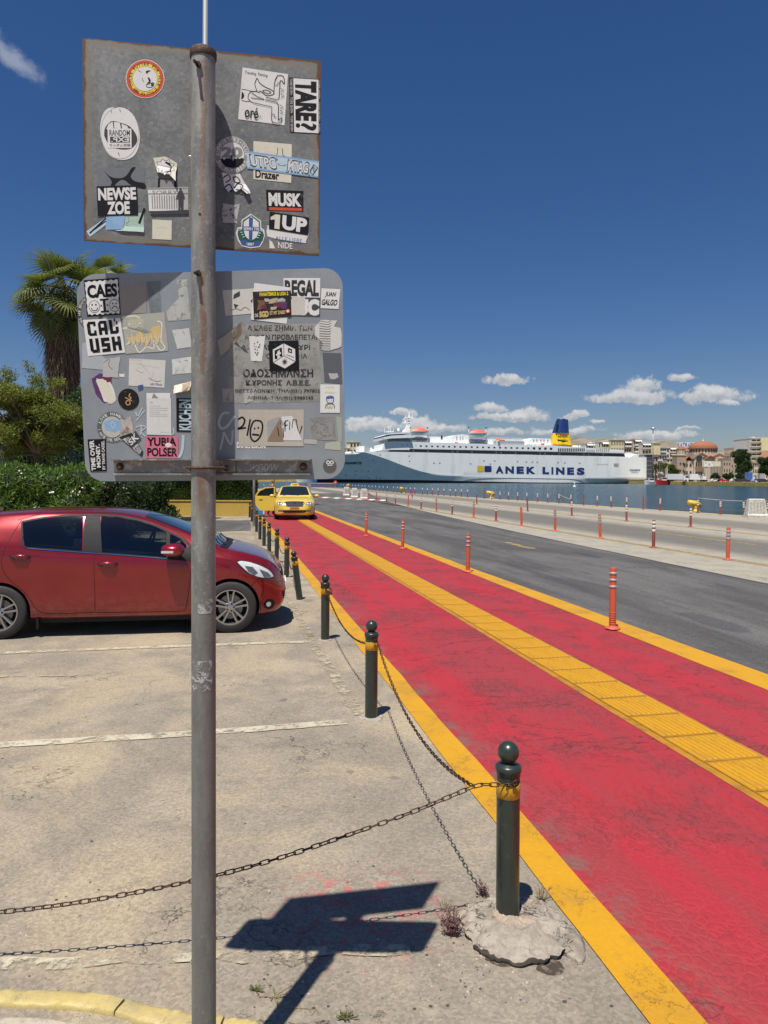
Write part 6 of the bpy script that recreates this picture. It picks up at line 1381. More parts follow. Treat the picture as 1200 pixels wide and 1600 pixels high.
# ------------------------------------------------------------------ vegetation
rng=np.random.default_rng(5)
M_oli=leafmat('oleander_leaf',(.065,.13,.022),(.15,.24,.05),(.045,.095,.02))
M_dkl=leafmat('dark_evergreen_leaf',(.028,.055,.018),(.06,.10,.028),(.018,.04,.014))
M_yel_l=leafmat('yellow_green_leaf',(.10,.135,.025),(.25,.26,.055),(.07,.10,.02))
M_clip=leafmat('clipped_hedge_leaf',(.045,.075,.02),(.085,.13,.03),(.03,.055,.015))
M_palm=leafmat('palm_leaf',(.09,.12,.035),(.20,.22,.07),(.05,.08,.025))
M_dead=pm('dead_palm_thatch',(.15,.10,.06),.9,var=.5,scale=3,attr=False,c2=(.28,.21,.13),t2=(.5,.65))
M_bark=pm('bark',(.12,.09,.065),.95,var=.4,scale=6,bump=.8,bscale=14)
M_flw=pm('white_flower_petals',(.82,.80,.72),.6,var=.1);M_flp=pm('pink_flower_petals',(.62,.10,.16),.6,var=.2)
def leaves(P,N,size,aspect=.45,up=.3,jit=.35):
    """bent leaf quads at points P facing roughly N"""
    n=len(P);d=rng.normal(size=(n,3));d+=N*.5;d[:,2]+=up;d/=np.linalg.norm(d,axis=1)[:,None]
    a=rng.normal(size=(n,3));s=np.cross(d,a);s/=np.linalg.norm(s,axis=1)[:,None]+1e-9
    L=size*(1+jit*rng.uniform(-1,1,n))[:,None];nn=np.cross(s,d)
    v0=P;v1=P+d*L*.5+s*L*aspect*.5+nn*L*.08;v2=P+d*L-nn*L*.10;v3=P+d*L*.5-s*L*aspect*.5+nn*L*.08
    V=np.stack([v0,v1,v2,v3],1).reshape(-1,3);F=np.arange(4*n).reshape(n,4)
    col=np.clip(rng.uniform(0,1,(n,1))*np.ones((1,3)),0,1)
    return V,F,col
def blobs(cs,rs,n,shell=.35):
    cs=np.array(cs,float);rs=np.array(rs,float);k=len(cs)
    vol=rs[:,0]*rs[:,1]+rs[:,1]*rs[:,2];idx=rng.choice(k,n,p=vol/vol.sum())
    d=rng.normal(size=(n,3));d/=np.linalg.norm(d,axis=1)[:,None]
    r_=1-shell*rng.uniform(0,1,n)**1.6
    P=cs[idx]+d*rs[idx]*r_[:,None]
    return P,d
def foliage(name,parent,cs,rs,n,size,mat,aspect=.45,up=.3,shell=.5,rag=.0,freq=1.2,clip=None):
    P,d=blobs(cs,rs,n,shell)
    if rag:
        f=np.array([noise.noise(Vector(p)*freq)for p in P]);k=f>-.35*rag+rng.uniform(-.12,.12,len(f))-.05*(1-rag)*10*(rag<.5)
        P,d=P[k],d[k]
    if clip is not None:k=clip(P);P,d=P[k],d[k]
    V,F,c=leaves(P,d,size,aspect,up)
    o=npmesh(name,V,F,mat,parent,c);return tag(o,kind='stuff')
def clumps(c,r,n,small,squash=.8):
    cs=[];rs=[]
    for _ in range(n):
        d=rng.normal(size=3);d/=np.linalg.norm(d);q=np.array(c)+d*np.array(r)*rng.uniform(.35,.95)
        s=small*rng.uniform(.6,1.35);cs.append(q);rs.append((s,s,s*squash))
    return cs,rs
def trunk(name,parent,pts,rads,mat=M_bark,n=9):
    return MB().tube(pts,rads,n).build(name,mat,parent,smooth=True)
def bush(name,label,cat,base,cs,rs,n,size,mat,flowers=(),asp=.2,inner=True,rag=0):
    t_=thing(name,label,cat,tuple(base));b_=np.array(base)
    cs2=[np.array(c)-b_ for c in cs]
    foliage('leaves',t_,cs2,rs,n,size,mat,asp,.7,.4,rag=rag)
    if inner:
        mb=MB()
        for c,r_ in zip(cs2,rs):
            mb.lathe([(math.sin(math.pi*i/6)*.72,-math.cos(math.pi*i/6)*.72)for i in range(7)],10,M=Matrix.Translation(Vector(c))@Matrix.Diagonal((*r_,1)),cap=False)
        tag(mb.build('inner_shade_core',pm('deep_foliage_shade',(.012,.018,.008),.95,var=.5,scale=3),t_),kind='stuff')  # solid dark cores, the shade deep in the foliage painted as colour
    for fm,spots,fs in flowers:
        for sp_ in spots:
            mb=MB()
            for _ in range(4):
                c=Vector(sp_)-Vector(base)+Vector(rng.normal(size=3))*fs*.6;q=Matrix.Rotation(rng.uniform(0,6),3,Vector(rng.normal(size=3)).normalized())
                for k in range(5):
                    a=2*math.pi*k/5;u_=Vector((math.cos(a),math.sin(a),.35))*fs*.26;w_=Vector((-math.sin(a),math.cos(a),0))*fs*.11
                    mb.add([c,c+q@(u_*.6+w_),c+q@u_,c+q@(u_*.6-w_)],[(0,1,2,3)])
            mb.build('flower_cluster',fm,t_)
    return t_
def hedge_row(px0,px1,Y,ztop,n,r_,dz=.9):
    cs=[];rs=[]
    for i in range(n):
        px=px0+(px1-px0)*i/(n-1)
        for k in range(3):
            z=ztop*(.22+.30*k)+rng.uniform(-.06,.06);c=at(px,748,Y)
            cs.append((c.x+rng.uniform(-.2,.2),Y+rng.uniform(-.35,.35),min(z,ztop-r_*.85)));rs.append((r_*rng.uniform(.85,1.2),r_*rng.uniform(.85,1.1),r_*rng.uniform(.8,1.1)))
    return cs,rs
cs,rs=hedge_row(-150,126,17.5,2.02,12,.48)
bush('oleander_hedge','bright green oleander hedge with white flowers behind the red car','hedge',(-9,17.5,0),cs,rs,52000,.135,M_oli,
     [(M_flw,[at(x,y,16.95+rng.uniform(-.1,.1))for x,y in((30,740),(36,746),(82,766),(110,768),(113,771),(124,771),(128,764),(117,786),(98,741),(54,795),(36,733))],.085)])
cs,rs=hedge_row(135,206,20.0,1.9,5,.5)
bush('oleander_bush','dark oleander bush with pink flowers under the lower left corner of the sign','bush',(-7.8,20,0),cs,rs,22000,.135,M_dkl,
     [(M_flp,[at(x,y,19.35)for x,y in((142,752),(143,758),(134,763),(150,772),(155,770),(170,766),(163,776),(141,745))],.09),(M_flw,[at(x,y,19.35)for x,y in((163,757),(182,778),(178,760),(192,762))],.08)])
cs,rs=hedge_row(214,250,24.0,1.9,3,.55)
bush('dark_shrub','dark leafy shrub between the oleanders and the yellow planter','shrub',(-8.8,24,0),cs,rs,9000,.12,M_dkl,asp=.5)
PY=33.0
a=at(242,748,PY);b_=at(393,748,PY)
M_plant=pm('blotchy_yellow_masonry',(.50,.34,.07),.85,var=.2,scale=1.3,c2=(.26,.19,.08),t2=(.56,.70),bump=.4)  # yellow with darker blotches from noise
PLT=thing('planter','long yellow masonry planter holding a clipped hedge','planter',(a.x,PY,0))
Lp=b_.x-a.x;MB().box(0,Lp,0,.22,0,.70).box(0,Lp,2.4,2.6,0,.70).box(0,.22,.22,2.4,0,.70).box(Lp-.22,Lp,.22,2.4,0,.70).build('wall',M_plant,PLT)
MB().box(.03,Lp-.03,.03,2.4,.0,.62).build('soil',M_dirt_shade,PLT)
for k in range(8):MB().box(Lp*k/8+.004,Lp*(k+1)/8-.004,-.03,.26,.70,.745).build('coping_slab',M_plant,PLT)
HG=thing('clipped_hedge','box-clipped dark green hedge growing in the yellow planter','hedge',(a.x,PY,.6))
n=42000;hx0,hx1,hy0,hy1,hz1=.35,Lp-.1,.35,2.3,1.26
P=np.empty((n,3));face=rng.choice(4,n,p=[.45,.35,.1,.1])
P[:,0]=rng.uniform(hx0,hx1,n);P[:,1]=rng.uniform(hy0,hy1,n);P[:,2]=rng.uniform(0,hz1,n);dpt=rng.exponential(.07,n)
P[face==0,1]=hy0+dpt[face==0];P[face==1,2]=hz1-dpt[face==1];P[face==2,0]=hx0+dpt[face==2];P[face==3,0]=hx1-dpt[face==3]
wv_=np.array([noise.noise(Vector(p)*1.6)for p in P]);P[:,1]-=wv_*.12;P[:,2]+=wv_*.07*(P[:,2]/hz1)
N=np.zeros((n,3));N[face==0,1]=-1;N[face==1,2]=1;N[face==2,0]=-1;N[face==3,0]=1
V,F,c=leaves(P,N,.062,.5,.3);tag(npmesh('leaves',V,F,M_clip,HG,c),kind='stuff')
tag(MB().box(hx0+.12,hx1-.12,hy0+.12,hy1-.12,0,hz1-.12).build('inner_shade_core',MATS['deep_foliage_shade'],HG),kind='stuff')  # dark box painted as the shade inside the clipped hedge
p=at(188,782,27);WW=thing('low_wall','short low white wall showing over the roof of the red car','wall',(p.x-.9,27,0))
MB().box(0,2.1,0,.25,0,.78).build('wall',pm('whitewashed_masonry',(.62,.60,.55),.85,var=.2,scale=3),WW);MB().box(-.03,2.13,-.03,.28,.78,.83).build('coping_slab',pm('pale_stone',(.5,.48,.43),.8,var=.2),WW)
M_blue=pm('dark_blue_fence_paint',(.018,.045,.085),.5,var=.3,scale=5)
FA=at(-120,748,22.5);FB=at(150,748,25.5)
FE=thing('steel_fence','dark blue steel bar fence behind the oleander hedge','fence',(FA.x,FA.y,0),math.atan2(FB.y-FA.y,FB.x-FA.x))
fl=(FB-FA).length;bar=MB().box(-.012,.012,-.012,.012,.1,2.75);bar_me=bar.mesh('bar');bar_me.materials.append(M_blue)
for k in range(int(fl/.12)):inst('bar',bar_me,FE,Matrix.Translation((k*.12,0,0)))
for z in(.25,1.4,2.55):MB().box(0,fl,-.02,.02,z,z+.05).build('rail',M_blue,FE)
mb=MB().box(-.04,.04,-.04,.04,0,2.85);pme=mb.mesh('post');pme.materials.append(M_blue)
for k in range(int(fl/2.2)+1):inst('post',pme,FE,Matrix.Translation((k*2.2,0,0)))
p=at(47,748,31);MQ=thing('white_tent','small white dome tent seen through the blue fence','tent',(p.x,34,0))
MB().lathe([(.5,1.9),(.5,2.5),(.46,2.65),(.36,2.8),(.2,2.9),(.02,2.95)],16).build('canopy',pm('white_canvas',(.75,.76,.78),.6,var=.1),MQ,smooth=True)
for sx in(-1,1):
    for sy in(-1,1):MB().tube([(sx*.33,sy*.33,0),(sx*.33,sy*.33,2.0)],.03,6).build('leg',M_white,MQ)
p=at(31,748,30);BC=thing('blue_skip','bright blue steel skip behind the fence','skip',(p.x,30,0))
MB().add([(-.75,-.5,.35),(.75,-.5,.35),(.75,.5,.35),(-.75,.5,.35),(-.95,-.65,2.2),(.95,-.65,2.2),(.95,.65,2.2),(-.95,.65,2.2)],[(0,3,2,1),(0,1,5,4),(1,2,6,5),(2,3,7,6),(3,0,4,7)]).build('bin',pm('bright_blue_paint',(.02,.12,.5),.4,var=.15),BC)
MB().box(-.98,.98,-.68,.68,2.2,2.27).build('lid',pm('dull_red_lid',(.35,.04,.04),.5,var=.15),BC)
def tree(label,Y,tpx,crown_px,leaf,mat,n,trunk_r=.13,small=.55,ncl=26,rag=.6,lean=(0,0),name='tree',group=None,holes=None,asp=.4,topcl=()):
    """crown_px = (cx, cy, rx, ry) in photo pixels at distance Y, turned into metres"""
    b_=at(tpx,748,Y);k=Y/FOC;t_=thing(name,label,'tree',(b_.x,Y,0),0,group)
    cx,cy,rx,ry=crown_px;c=at(cx,cy,Y)-Vector((b_.x,Y,0));rx*=k;ry*=k
    cs,rs=clumps(c,(rx,rx*.8,ry),ncl,small)
    for(x,y,s)in topcl:q=at(x,y,Y)-Vector((b_.x,Y,0));cs.append(np.array(q));rs.append((s,s,s*.8))
    foliage('leaves',t_,cs,rs,n,leaf,mat,asp,.1,.8,rag=rag)
    fork=Vector((c.x*.25+lean[0]*.4,lean[1],max(c.z-ry*.85,.8)))
    trunk('trunk',t_,[(0,0,-.05),(fork.x*.4,0,fork.z*.5),fork],[trunk_r*1.25,trunk_r,trunk_r*.85])
    for q in cs[::2]:
        q=Vector(q);mid=fork.lerp(q,.5)+Vector(rng.normal(size=3))*.12;mid.z-=.05
        trunk('limb',t_,[fork-Vector((0,0,.05)),mid,q],[trunk_r*.5,trunk_r*.28,trunk_r*.08],n=6)
    return t_
tree('yellow-green pepper tree with loose twigs left of the signs',23.5,64,(38,655,92,62),.08,M_yel_l,72000,.11,.38,70,.8,topcl=[(12,585,.33),(38,575,.30),(90,600,.3),(60,596,.34),(-30,600,.5),(-70,640,.6),(106,640,.35),(5,610,.35)],asp=.35)
tree('dense dark green tree between the palm and the signs',27.5,150,(140,675,62,66),.11,M_dkl,42000,.16,.75,30,.35,asp=.5)
tree('dark leafy tree behind the lower plate of the sign',30.0,235,(240,715,80,42),.12,M_dkl,26000,.16,.8,24,.3,asp=.5)
tree('olive green tree at the left edge behind the fence',29,-40,(-45,690,70,58),.10,M_oli,18000,.15,.8,20,.5,asp=.4)
tree('dark broad-leaved tree filling the space behind the blue fence',31.5,20,(40,716,120,34),.13,M_dkl,34000,.18,.8,34,.1,asp=.5)
tree('mid green tree under the palm behind the pepper tree',29.5,95,(85,690,60,48),.12,M_oli,24000,.15,.8,22,.3,asp=.45)
def frond_mesh(seed,dead=False):
    r0=random.Random(seed);V=[];F=[];C_=[];n=28;span=R(215);Rr=.95
    mb=MB();droop=.18+.45*r0.random()
    for k in range(n):
        a=-span/2+span*k/(n-1);L=Rr*(.78+.22*math.cos(a*.7))*r0.uniform(.93,1.04);wd=.030
        d=Vector((math.cos(a),math.sin(a),0));s=Vector((-d.y,d.x,0));pts=[]
        for i in range(7):
            t_=i/6;r_=L*t_;fold=.12*abs(math.sin(a))*t_
            z=-droop*max(0,t_-.45)**2*1.9+fold+(.02*(k%2)if t_<.6 else 0)+.10*t_
            pts.append((d*(r_-.10*max(0,t_-.5))+Vector((0,0,z)),wd*(.25+2.4*t_ if t_<.45 else 1.33*max(.08,.98-t_)/.60)))
        vv=[]
        for p,w_ in pts:vv+=[p-s*w_,p+s*w_]
        c=r0.random();mb.add(vv,[(2*i,2*i+1,2*i+3,2*i+2)for i in range(6)],(c,c,c))
    mb.add([Vector(p)for p in[(-1.15,-.018,-.02),(-1.15,.018,-.02),(0,.012,0),(0,-.012,0),(-1.15,0,.02),(0,0,.012)]],[(0,1,2,3),(1,4,5,2),(4,0,3,5)],(.9,.9,.9))
    me=mb.mesh('frond');me.materials.append(M_palm);return me
FM=[frond_mesh(s)for s in range(4)]
def palm(label,px,py,Y,sc,nf,skirt=True,low=-70):
    c=at(px,py,Y);t_=thing('fan_palm',label,'palm',(c.x,Y,0),0,'fan palms')
    trunk('trunk',t_,[(0,0,0),(.05,0,c.z*.5),(0,0,c.z)],[.38,.30,.28])
    for i in range(nf):
        az_=i*2.39996+rng.uniform(-.2,.2);el_=R(82-(82-low)*((i+.5)/nf)**.8+rng.uniform(-14,14));s=sc*rng.uniform(.8,1.12)
        M=Matrix.Translation((0,0,c.z+.1))@Matrix.Rotation(az_,4,'Z')@Matrix.Rotation(-el_,4,'Y')@Matrix.Translation((1.0*s,0,0))@Matrix.Rotation(rng.uniform(-1.0,1.0),4,'X')@Matrix.Rotation(R(rng.uniform(0,35)),4,'Y')@Matrix.Scale(s,4)
        inst('frond',FM[i%4],t_,M)
    if skirt:
        n=5200;a=rng.uniform(0,2*np.pi,n);z0=rng.uniform(-3.0,-.9,n)*sc;rr=(.26+.34*np.clip(1+z0/(3.0*sc),0,1)**.8*rng.uniform(.6,1.15,n))*sc
        L=rng.uniform(.5,1.2,n)*sc;w_=rng.uniform(.008,.02,n)*sc
        P0=np.stack([rr*np.cos(a),rr*np.sin(a),c.z+z0],1);sw=rng.normal(0,.12,(n,2))*sc
        P1=P0+np.stack([sw[:,0]+.06*np.cos(a),sw[:,1]+.06*np.sin(a),-L],1);S_=np.stack([-np.sin(a),np.cos(a),np.zeros(n)],1)*w_[:,None]
        V=np.stack([P0-S_,P0+S_,P1+S_*.4,P1-S_*.4],1).reshape(-1,3)
        tag(npmesh('dead_leaf_skirt',V,np.arange(4*n).reshape(n,4),M_dead,t_),kind='stuff')
        MB().lathe([(.28*sc,c.z-3.8*sc),(.34*sc,c.z-2.4*sc),(.46*sc,c.z-1.1*sc),(.35*sc,c.z)],14,cap=False).build('thatch_core',pm('dark_thatch',(.06,.04,.025),.95,var=.5,scale=4),t_,smooth=True)
    return t_
palm('large fan palm with a thick skirt of dead brown leaves',100,470,36,1.5,56,low=-84)
palm('smaller fan palm whose top fronds rise just above the lower plate',172,452,46,1.3,24,False)
# ------------------------------------------------------------------ tall mast, sign posts, blue panel
M_gal=pm('galvanised_steel',(.34,.35,.36),.45,metal=.5,var=.15,scale=6)
p=at(317,748,38);T_=thing('lighting_mast','tall thin pale mast rising behind the top of the sign post','mast',(p.x,38,0))
MB().tube([(0,0,0),(0,0,14),(0,0,31)],[.16,.145,.13],16).build('pole',pm('pale_mast_paint',(.24,.25,.25),.5,var=.1),T_,smooth=True);MB().box(-.3,.3,-.3,.3,-.05,.06).build('base_plate',M_gal,T_)
for k in range(6):a=k*math.pi/3;MB().box(-.2,.2,-.15,.15,30.6,31.1,M=Matrix.Rotation(a,4,'Z')@Matrix.Translation((.7,0,0))).build('floodlight',M_gal,T_)
MB().lathe([(.75,30.5),(.75,30.6),(.1,30.6)],16).build('head_ring',M_gal,T_)
p=gnd(396.5,823);T_=thing('grey_post','slim grey steel post in front of the end of the yellow planter','post',tuple(p))
MB().tube([(0,0,0),(0,0,3.2)],.048,14).build('pole',M_gal,T_,smooth=True);MB().lathe([(.1,0),(.1,.015),(.05,.02)],14).build('base_plate',M_gal,T_)
p=gnd(407,807);T_=thing('notice_sign','low blue board with a white edge post beside the open taxi door','sign',tuple(p))
MB().box(-.24,.12,-.02,.02,.04,.95).build('board',pm('sky_blue_board',(.06,.22,.5),.5,var=.1),T_);MB().box(.12,.19,-.03,.03,0,1.05).build('edge_post',M_white,T_)
p=gnd(448,765.5);T_=thing('grey_post','thin grey pole standing far behind the taxi','post',tuple(p));MB().tube([(0,0,0),(0,0,6)],.07,8).build('pole',M_gal,T_);MB().lathe([(.15,0),(.15,.03),(.07,.04)],10).build('base_plate',M_gal,T_)
M_moor=pm('mooring_bollard_yellow',(.62,.40,.03),.5,var=.2,scale=4,c2=(.3,.17,.04),t2=(.58,.7))
def mooring(px,py,s,label,rz=0.0):
    p=gnd(px,py);t_=thing('mooring_bollard',label,'mooring bollard',tuple(p),rz,'yellow mooring bollards')
    MB().lathe([(.34*s,0),(.34*s,.05*s),(.2*s,.08*s),(.17*s,.3*s),(.22*s,.42*s)],16).build('stem',M_moor,t_,smooth=True)
    MB().tube([(-.62*s,0,.72*s),(-.58*s,0,.72*s),(.05*s,0,.60*s),(.27*s,0,.5*s),(.30*s,0,.35*s)],[.10*s,.2*s,.24*s,.2*s,.08*s],14).build('horn',M_moor,t_,smooth=True)
mooring(1087,799.5,.74,'nearest yellow mooring bollard, leaning out at the quay edge on the right');mooring(768,778.8,.8,'second yellow mooring bollard along the quay edge');mooring(629,770.3,.85,'third yellow mooring bollard along the quay edge',1);mooring(543,764.5,1.0,'farthest yellow mooring bollard beside the concrete barriers',2)
def barrier(px,py,label,w_=1.1):
    p=gnd(px,py);t_=thing('barrier_block',label,'barrier',tuple(p),random.uniform(-.2,.2),'white barrier blocks')
    prof_=[(-.28,0),(.28,0),(.28,.12),(.20,.2),(.13,.88),(.06,.92),(-.06,.92),(-.13,.88),(-.20,.2),(-.28,.12)]
    M=Matrix(((0,0,1,0),(1,0,0,0),(0,1,0,0),(0,0,0,1)))
    mb=MB();n=len(prof_)
    for k,(x,s)in enumerate(((-w_*.58,1),(-w_*.50,1),(w_*.50,1),(w_*.58,1))):pass
    xs_=[(-w_/2,0),(w_/2,0)]
    V=[((-1 if e==0 else 1)*(w_/2-.13*(z/.92)),y,z)for e in(0,1)for(y,z)in prof_]
    mb.add(V,[tuple(range(n-1,-1,-1)),tuple(range(n,2*n))]+[(i,(i+1)%n,n+(i+1)%n,n+i)for i in range(n)])
    recalc(mb.build('block',pm('dirty_white_plastic',(.52,.51,.46),.6,var=.2,scale=5,c2=(.34,.31,.26)),t_))
    for k in range(5):MB().box(-w_/2+.2+k*(w_-.4)/4-.02,-w_/2+.2+k*(w_-.4)/4+.02,-.215,-.16,.25,.75).build('rib',MATS['dirty_white_plastic'],t_)
barrier(1181,809,'dirty white barrier block at the right edge of the quay',1.0);barrier(541.5,775,'leftmost of the three pale barrier blocks far down the quay',.75);barrier(554,778,'middle one of the three pale barrier blocks far down the quay',.7);barrier(568.5,780.2,'rightmost of the three pale barrier blocks far down the quay',.7)
p=gnd(524,762.6);T_=thing('boom_gate','red and white boom arm with a round red disc at the far quay corner','barrier',tuple(p))
M_rw=pm('boom_red_paint',(.50,.07,.05),.5,var=.15);k=p.y/FOC
MB().tube([(0,0,0),(0,0,1.05)],.06,8).build('stand',M_gal,T_)
MB().lathe([(.36,-.03),(.36,.03)],20,M=Matrix.Translation((0,-.12,1.05))@Matrix.Rotation(R(90),4,'X')).build('disc',M_rw,T_);MB().lathe([(.10,-.035),(.10,.04)],12,M=Matrix.Translation((0,-.13,1.05))@Matrix.Rotation(R(90),4,'X')).build('disc_centre',M_refl,T_)
MB().box(-5,0,-.06,.06,.78,.95).build('boom',pm('faded_red_boom',(.55,.22,.17),.6,var=.15),T_);MB().box(-5.2,-4.6,-.2,.2,0,1.0).build('gate_box',M_gal,T_)
ra_=gnd(468,762.1);rb_=gnd(522,762.3);T_=thing('railing','thin orange railing between the posts at the far quay corner','railing',tuple(ra_),math.atan2(rb_.y-ra_.y,rb_.x-ra_.x));L=(rb_-ra_).length
for z in(.35,.8):MB().box(0,L,-.02,.02,z,z+.05).build('rail',M_rw,T_)
for k in range(10):MB().box(L*k/9-.03,L*k/9+.03,-.03,.03,0,.9).build('upright',M_rw,T_)
M_rope=pm('pale_rope',(.55,.53,.48),.8,var=.1)
for(a,b_,l)in(((1090.3,778),(1199,783),'pale rope slung between the posts at the right of the quay'),((873.3,772),(893,780),'slack rope end hanging off a post at the middle of the quay')):
    A=gnd(a[0],edgey(a[0]));B_=gnd(b_[0],edgey(b_[0]));A.z=EYE-(a[1]-HOR-ROLL*(a[0]-600))*A.y/FOC;B_.z=EYE-(b_[1]-HOR-ROLL*(b_[0]-600))*B_.y/FOC
    tag(MB().tube(sagp(A,B_,.06,8),.012,5).build('rope',M_rope,smooth=True),l,'rope')
# ------------------------------------------------------------------ ferry
SA=Vector((-49,384,0));SB=Vector((161.0,432,0));sdir=(SB-SA).normalized();syaw=math.atan2(sdir.y,sdir.x);SL=(SB-SA).length
SM=Matrix.Translation(SA)@Matrix.Rotation(syaw,4,'Z');SMI=SM.inverted()
def sp(px,py,t_=0.0):
    o=SMI@Vector((0,0,EYE));d=SMI.to_3x3()@ray(px,py);k=(t_-o.y)/d.y;q=o+d*k;return Vector((q.x,t_,q.z))
SH=thing('ferry','long white passenger ferry with a blue and yellow funnel across the harbour','ferry',tuple(SA),syaw)
m_,t,b=newmat('ferry_white_paint');co=t.node('ShaderNodeTexCoord').outputs['Object']
n1=t.noise(t.vm('MULTIPLY',co,(.25,1,.05)),1.0,6,.6);n2=t.noise(co,.12,4)
col=t.mix(t.ramp(n1,.45,.75),(.80,.83,.81),(.66,.70,.68));col=t.mix(t.m('MULTIPLY',t.ramp(t.noise(t.vm('MULTIPLY',co,(1.4,1,.06)),.8,6,.7),.64,.76),.5),col,(.34,.26,.20))
t.put(b.inputs['Base Color'],col);b.inputs['Roughness'].default_value=.35;M_ship=m_
M_sw=pm('ferry_superstructure_white',(.82,.84,.83),.4,var=.08,scale=.5);M_sdk=pm('ferry_dark_glass',(.018,.022,.024),.15,var=.2,scale=.4)
M_boot=pm('ferry_dark_boot_topping',(.03,.014,.014),.6,var=.3,scale=.3);M_navy=pm('ferry_navy_paint',(.010,.035,.16),.4,var=.1,scale=.5);M_fyel=pm('ferry_yellow_paint',(.72,.47,.02),.4,var=.08,scale=.5)
M_sgr=pm('ferry_grey_shade_steel',(.30,.34,.36),.5,var=.15,scale=.5);M_oran=pm('lifeboat_orange',(.72,.16,.05),.45,var=.1)
HB=13.2
deckz=lambda s:crv([(0,sp(455,711).z),(sp(540,709).x,sp(540,709.5).z),(sp(556,708).x,sp(556,709).z),(sp(570,705.5).x,sp(570,705.8).z),(sp(606,706).x,sp(606,706).z),(sp(980,714.5).x,sp(980,714.5).z),(SL,sp(1007,714.5).z)],s)
kn_pts=[(0,17.5),(sp(560,705).x,17.2),(sp(575,708).x,sp(575,708).z),(sp(600,716).x,sp(600,716).z),(sp(632,728).x,sp(632,728).z),(sp(662,737.5).x,sp(662,737.5).z),(sp(690,742.5).x,sp(690,742.3).z),(sp(720,744).x,sp(720,743.6).z),(sp(1000,748).x,sp(1000,747.6).z),(SL,sp(1000,747.6).z)]
kz=lambda s:min(crv(kn_pts,s),deckz(s)-.15)
sx=lambda px:sp(px,745).x
wdk=[(0,.05),(6,3.6),(14,7.6),(24,10.6),(sx(560),12.6),(sx(600),HB),(SL,HB)]
wwl=[(0,.02),(10,.05),(20,1.2),(sx(540),3.2),(sx(580),6.0),(sx(640),9.6),(sx(700),11.6),(sx(760),12.7),(sx(820),HB),(sx(880),HB),(sx(940),11.0),(sx(1000),7.5),(SL,7.2)]
zwl=-.5;V=[];F=[];st=[SL*i/150 for i in range(151)];NR=9
rows=[]
for s in st:
    bd=crv(wdk,s);bw=min(crv(wwl,s),bd);zk=kz(s);zd=deckz(s);row=[]
    stem=max(0,8-s)*.35
    for j in range(NR):
        if j<5:f=j/4;z=zwl-1+(zk-zwl+1)*f;half=bw+(bd-bw)*(f**1.25)
        else:f=(j-4)/(NR-5);z=zk+(zd-zk)*f;half=bd
        sxx=s+(stem*(1-(z-zwl)/(zd-zwl))if s<8 else 0)
        row.append((sxx,half,z))
    rows.append(row)
for side in(-1,1):
    b0_=len(V)
    for row in rows:
        for(s,h_,z)in row:V.append((s,HB+side*h_,z))
    for i in range(len(st)-1):
        for j in range(NR-1):
            q=(b0_+i*NR+j,b0_+(i+1)*NR+j,b0_+(i+1)*NR+j+1,b0_+i*NR+j+1);F.append(q if side<0 else q[::-1])
nb=len(st)*NR
for i in range(len(st)-1):F.append((i*NR+NR-1,(i+1)*NR+NR-1,nb+(i+1)*NR+NR-1,nb+i*NR+NR-1))
F.append(tuple((len(st)-1)*NR+j for j in range(NR))+tuple(nb+(len(st)-1)*NR+j for j in range(NR-1,-1,-1)))
hull=recalc(MB().add(V,F).build('hull',M_ship,SH,smooth=True,angle=R(14)))
hsk=BVHTree.FromPolygons([Vector(v)for v in V],F)
def hp(s,z,off):
    h_=hsk.ray_cast(Vector((s,-30,z)),Vector((0,1,0)));p=h_[0]if h_[0]is not None else Vector((s,0,z));n_=h_[1]if h_[0]is not None else Vector((0,-1,0))
    if n_.y>0:n_=-n_
    return p+n_*off
def hpatch(name,px,mat,off=.05,step=2.0,parent=SH):
    return patch(hp,[(sp(*q).x,sp(*q).z)for q in px],name,mat,parent,off,step)
def hband(name,s0,s1,zf0,zf1,mat,off=.06,n=120):
    V=[]
    for i in range(n+1):
        s=s0+(s1-s0)*i/n;V+=[hp(s,zf0(s),off),hp(s,zf1(s),off)]
    return recalc(MB().add(V,[(2*i,2*i+2,2*i+3,2*i+1)for i in range(n)]).build(name,mat,SH))
hband('boot_stripe',14,SL-.3,lambda s:zwl-.3,lambda s:zwl+crv([(0,2.0),(sx(640),1.7),(sx(760),1.0),(sx(850),.55),(SL,.5)],s),M_boot)
hband('rubbing_strake',sx(672),SL-.2,lambda s:kz(s)-.05,lambda s:kz(s)+.55,M_sw,.35)
def flat_text(name,s_,px0,y0,px1,y1,mat,bold=.02,parent=SH,shear=0,slope=0):
    v,f,a=glyphs(s_,bold,shear);vv=[]
    for(x,y)in v:vv.append(hp(*(lambda q:(q.x,q.z))(sp(px0+(px1-px0)*x,y1+(y0-y1)*y+slope*x)),.12))
    return MB().add(vv,f).build(name,mat,parent)
for i,(ch,x0,x1)in enumerate([('A',774.5,786.5),('N',789.5,803),('E',807,818.5),('K',822.5,836.5),('L',847.5,858),('I',861.5,864.5),('N',868.5,882),('E',886,897),('S',901,913.5)]):
    flat_text('hull_letter',ch,x0,728.3+i*.3,x1,739.3+i*.32,M_navy,.055)
rr_=lambda x0,y0,x1,y1,r=1.6:rnd(x0+r,y0+r,r,r,180,270,3)+rnd(x1-r,y0+r,r,r,-90,0,3)+rnd(x1-r,y1-r,r,r,0,90,3)+rnd(x0+r,y1-r,r,r,90,180,3)
hpatch('yellow_square',rr_(745.5,727.8,756.3,737.2),M_fyel,.1);hpatch('blue_square',rr_(756.8,727.9,768,737.4),M_navy,.1)
flat_text('bow_name','KISSAMOS',535,721.3,567,725.2,M_sdk,.03);flat_text('stern_name','KISSAMOS',984,733,1000,736,M_navy,.02);flat_text('stern_port','PIRAEUS',986.5,737.2,997.5,739.2,M_navy,.0)
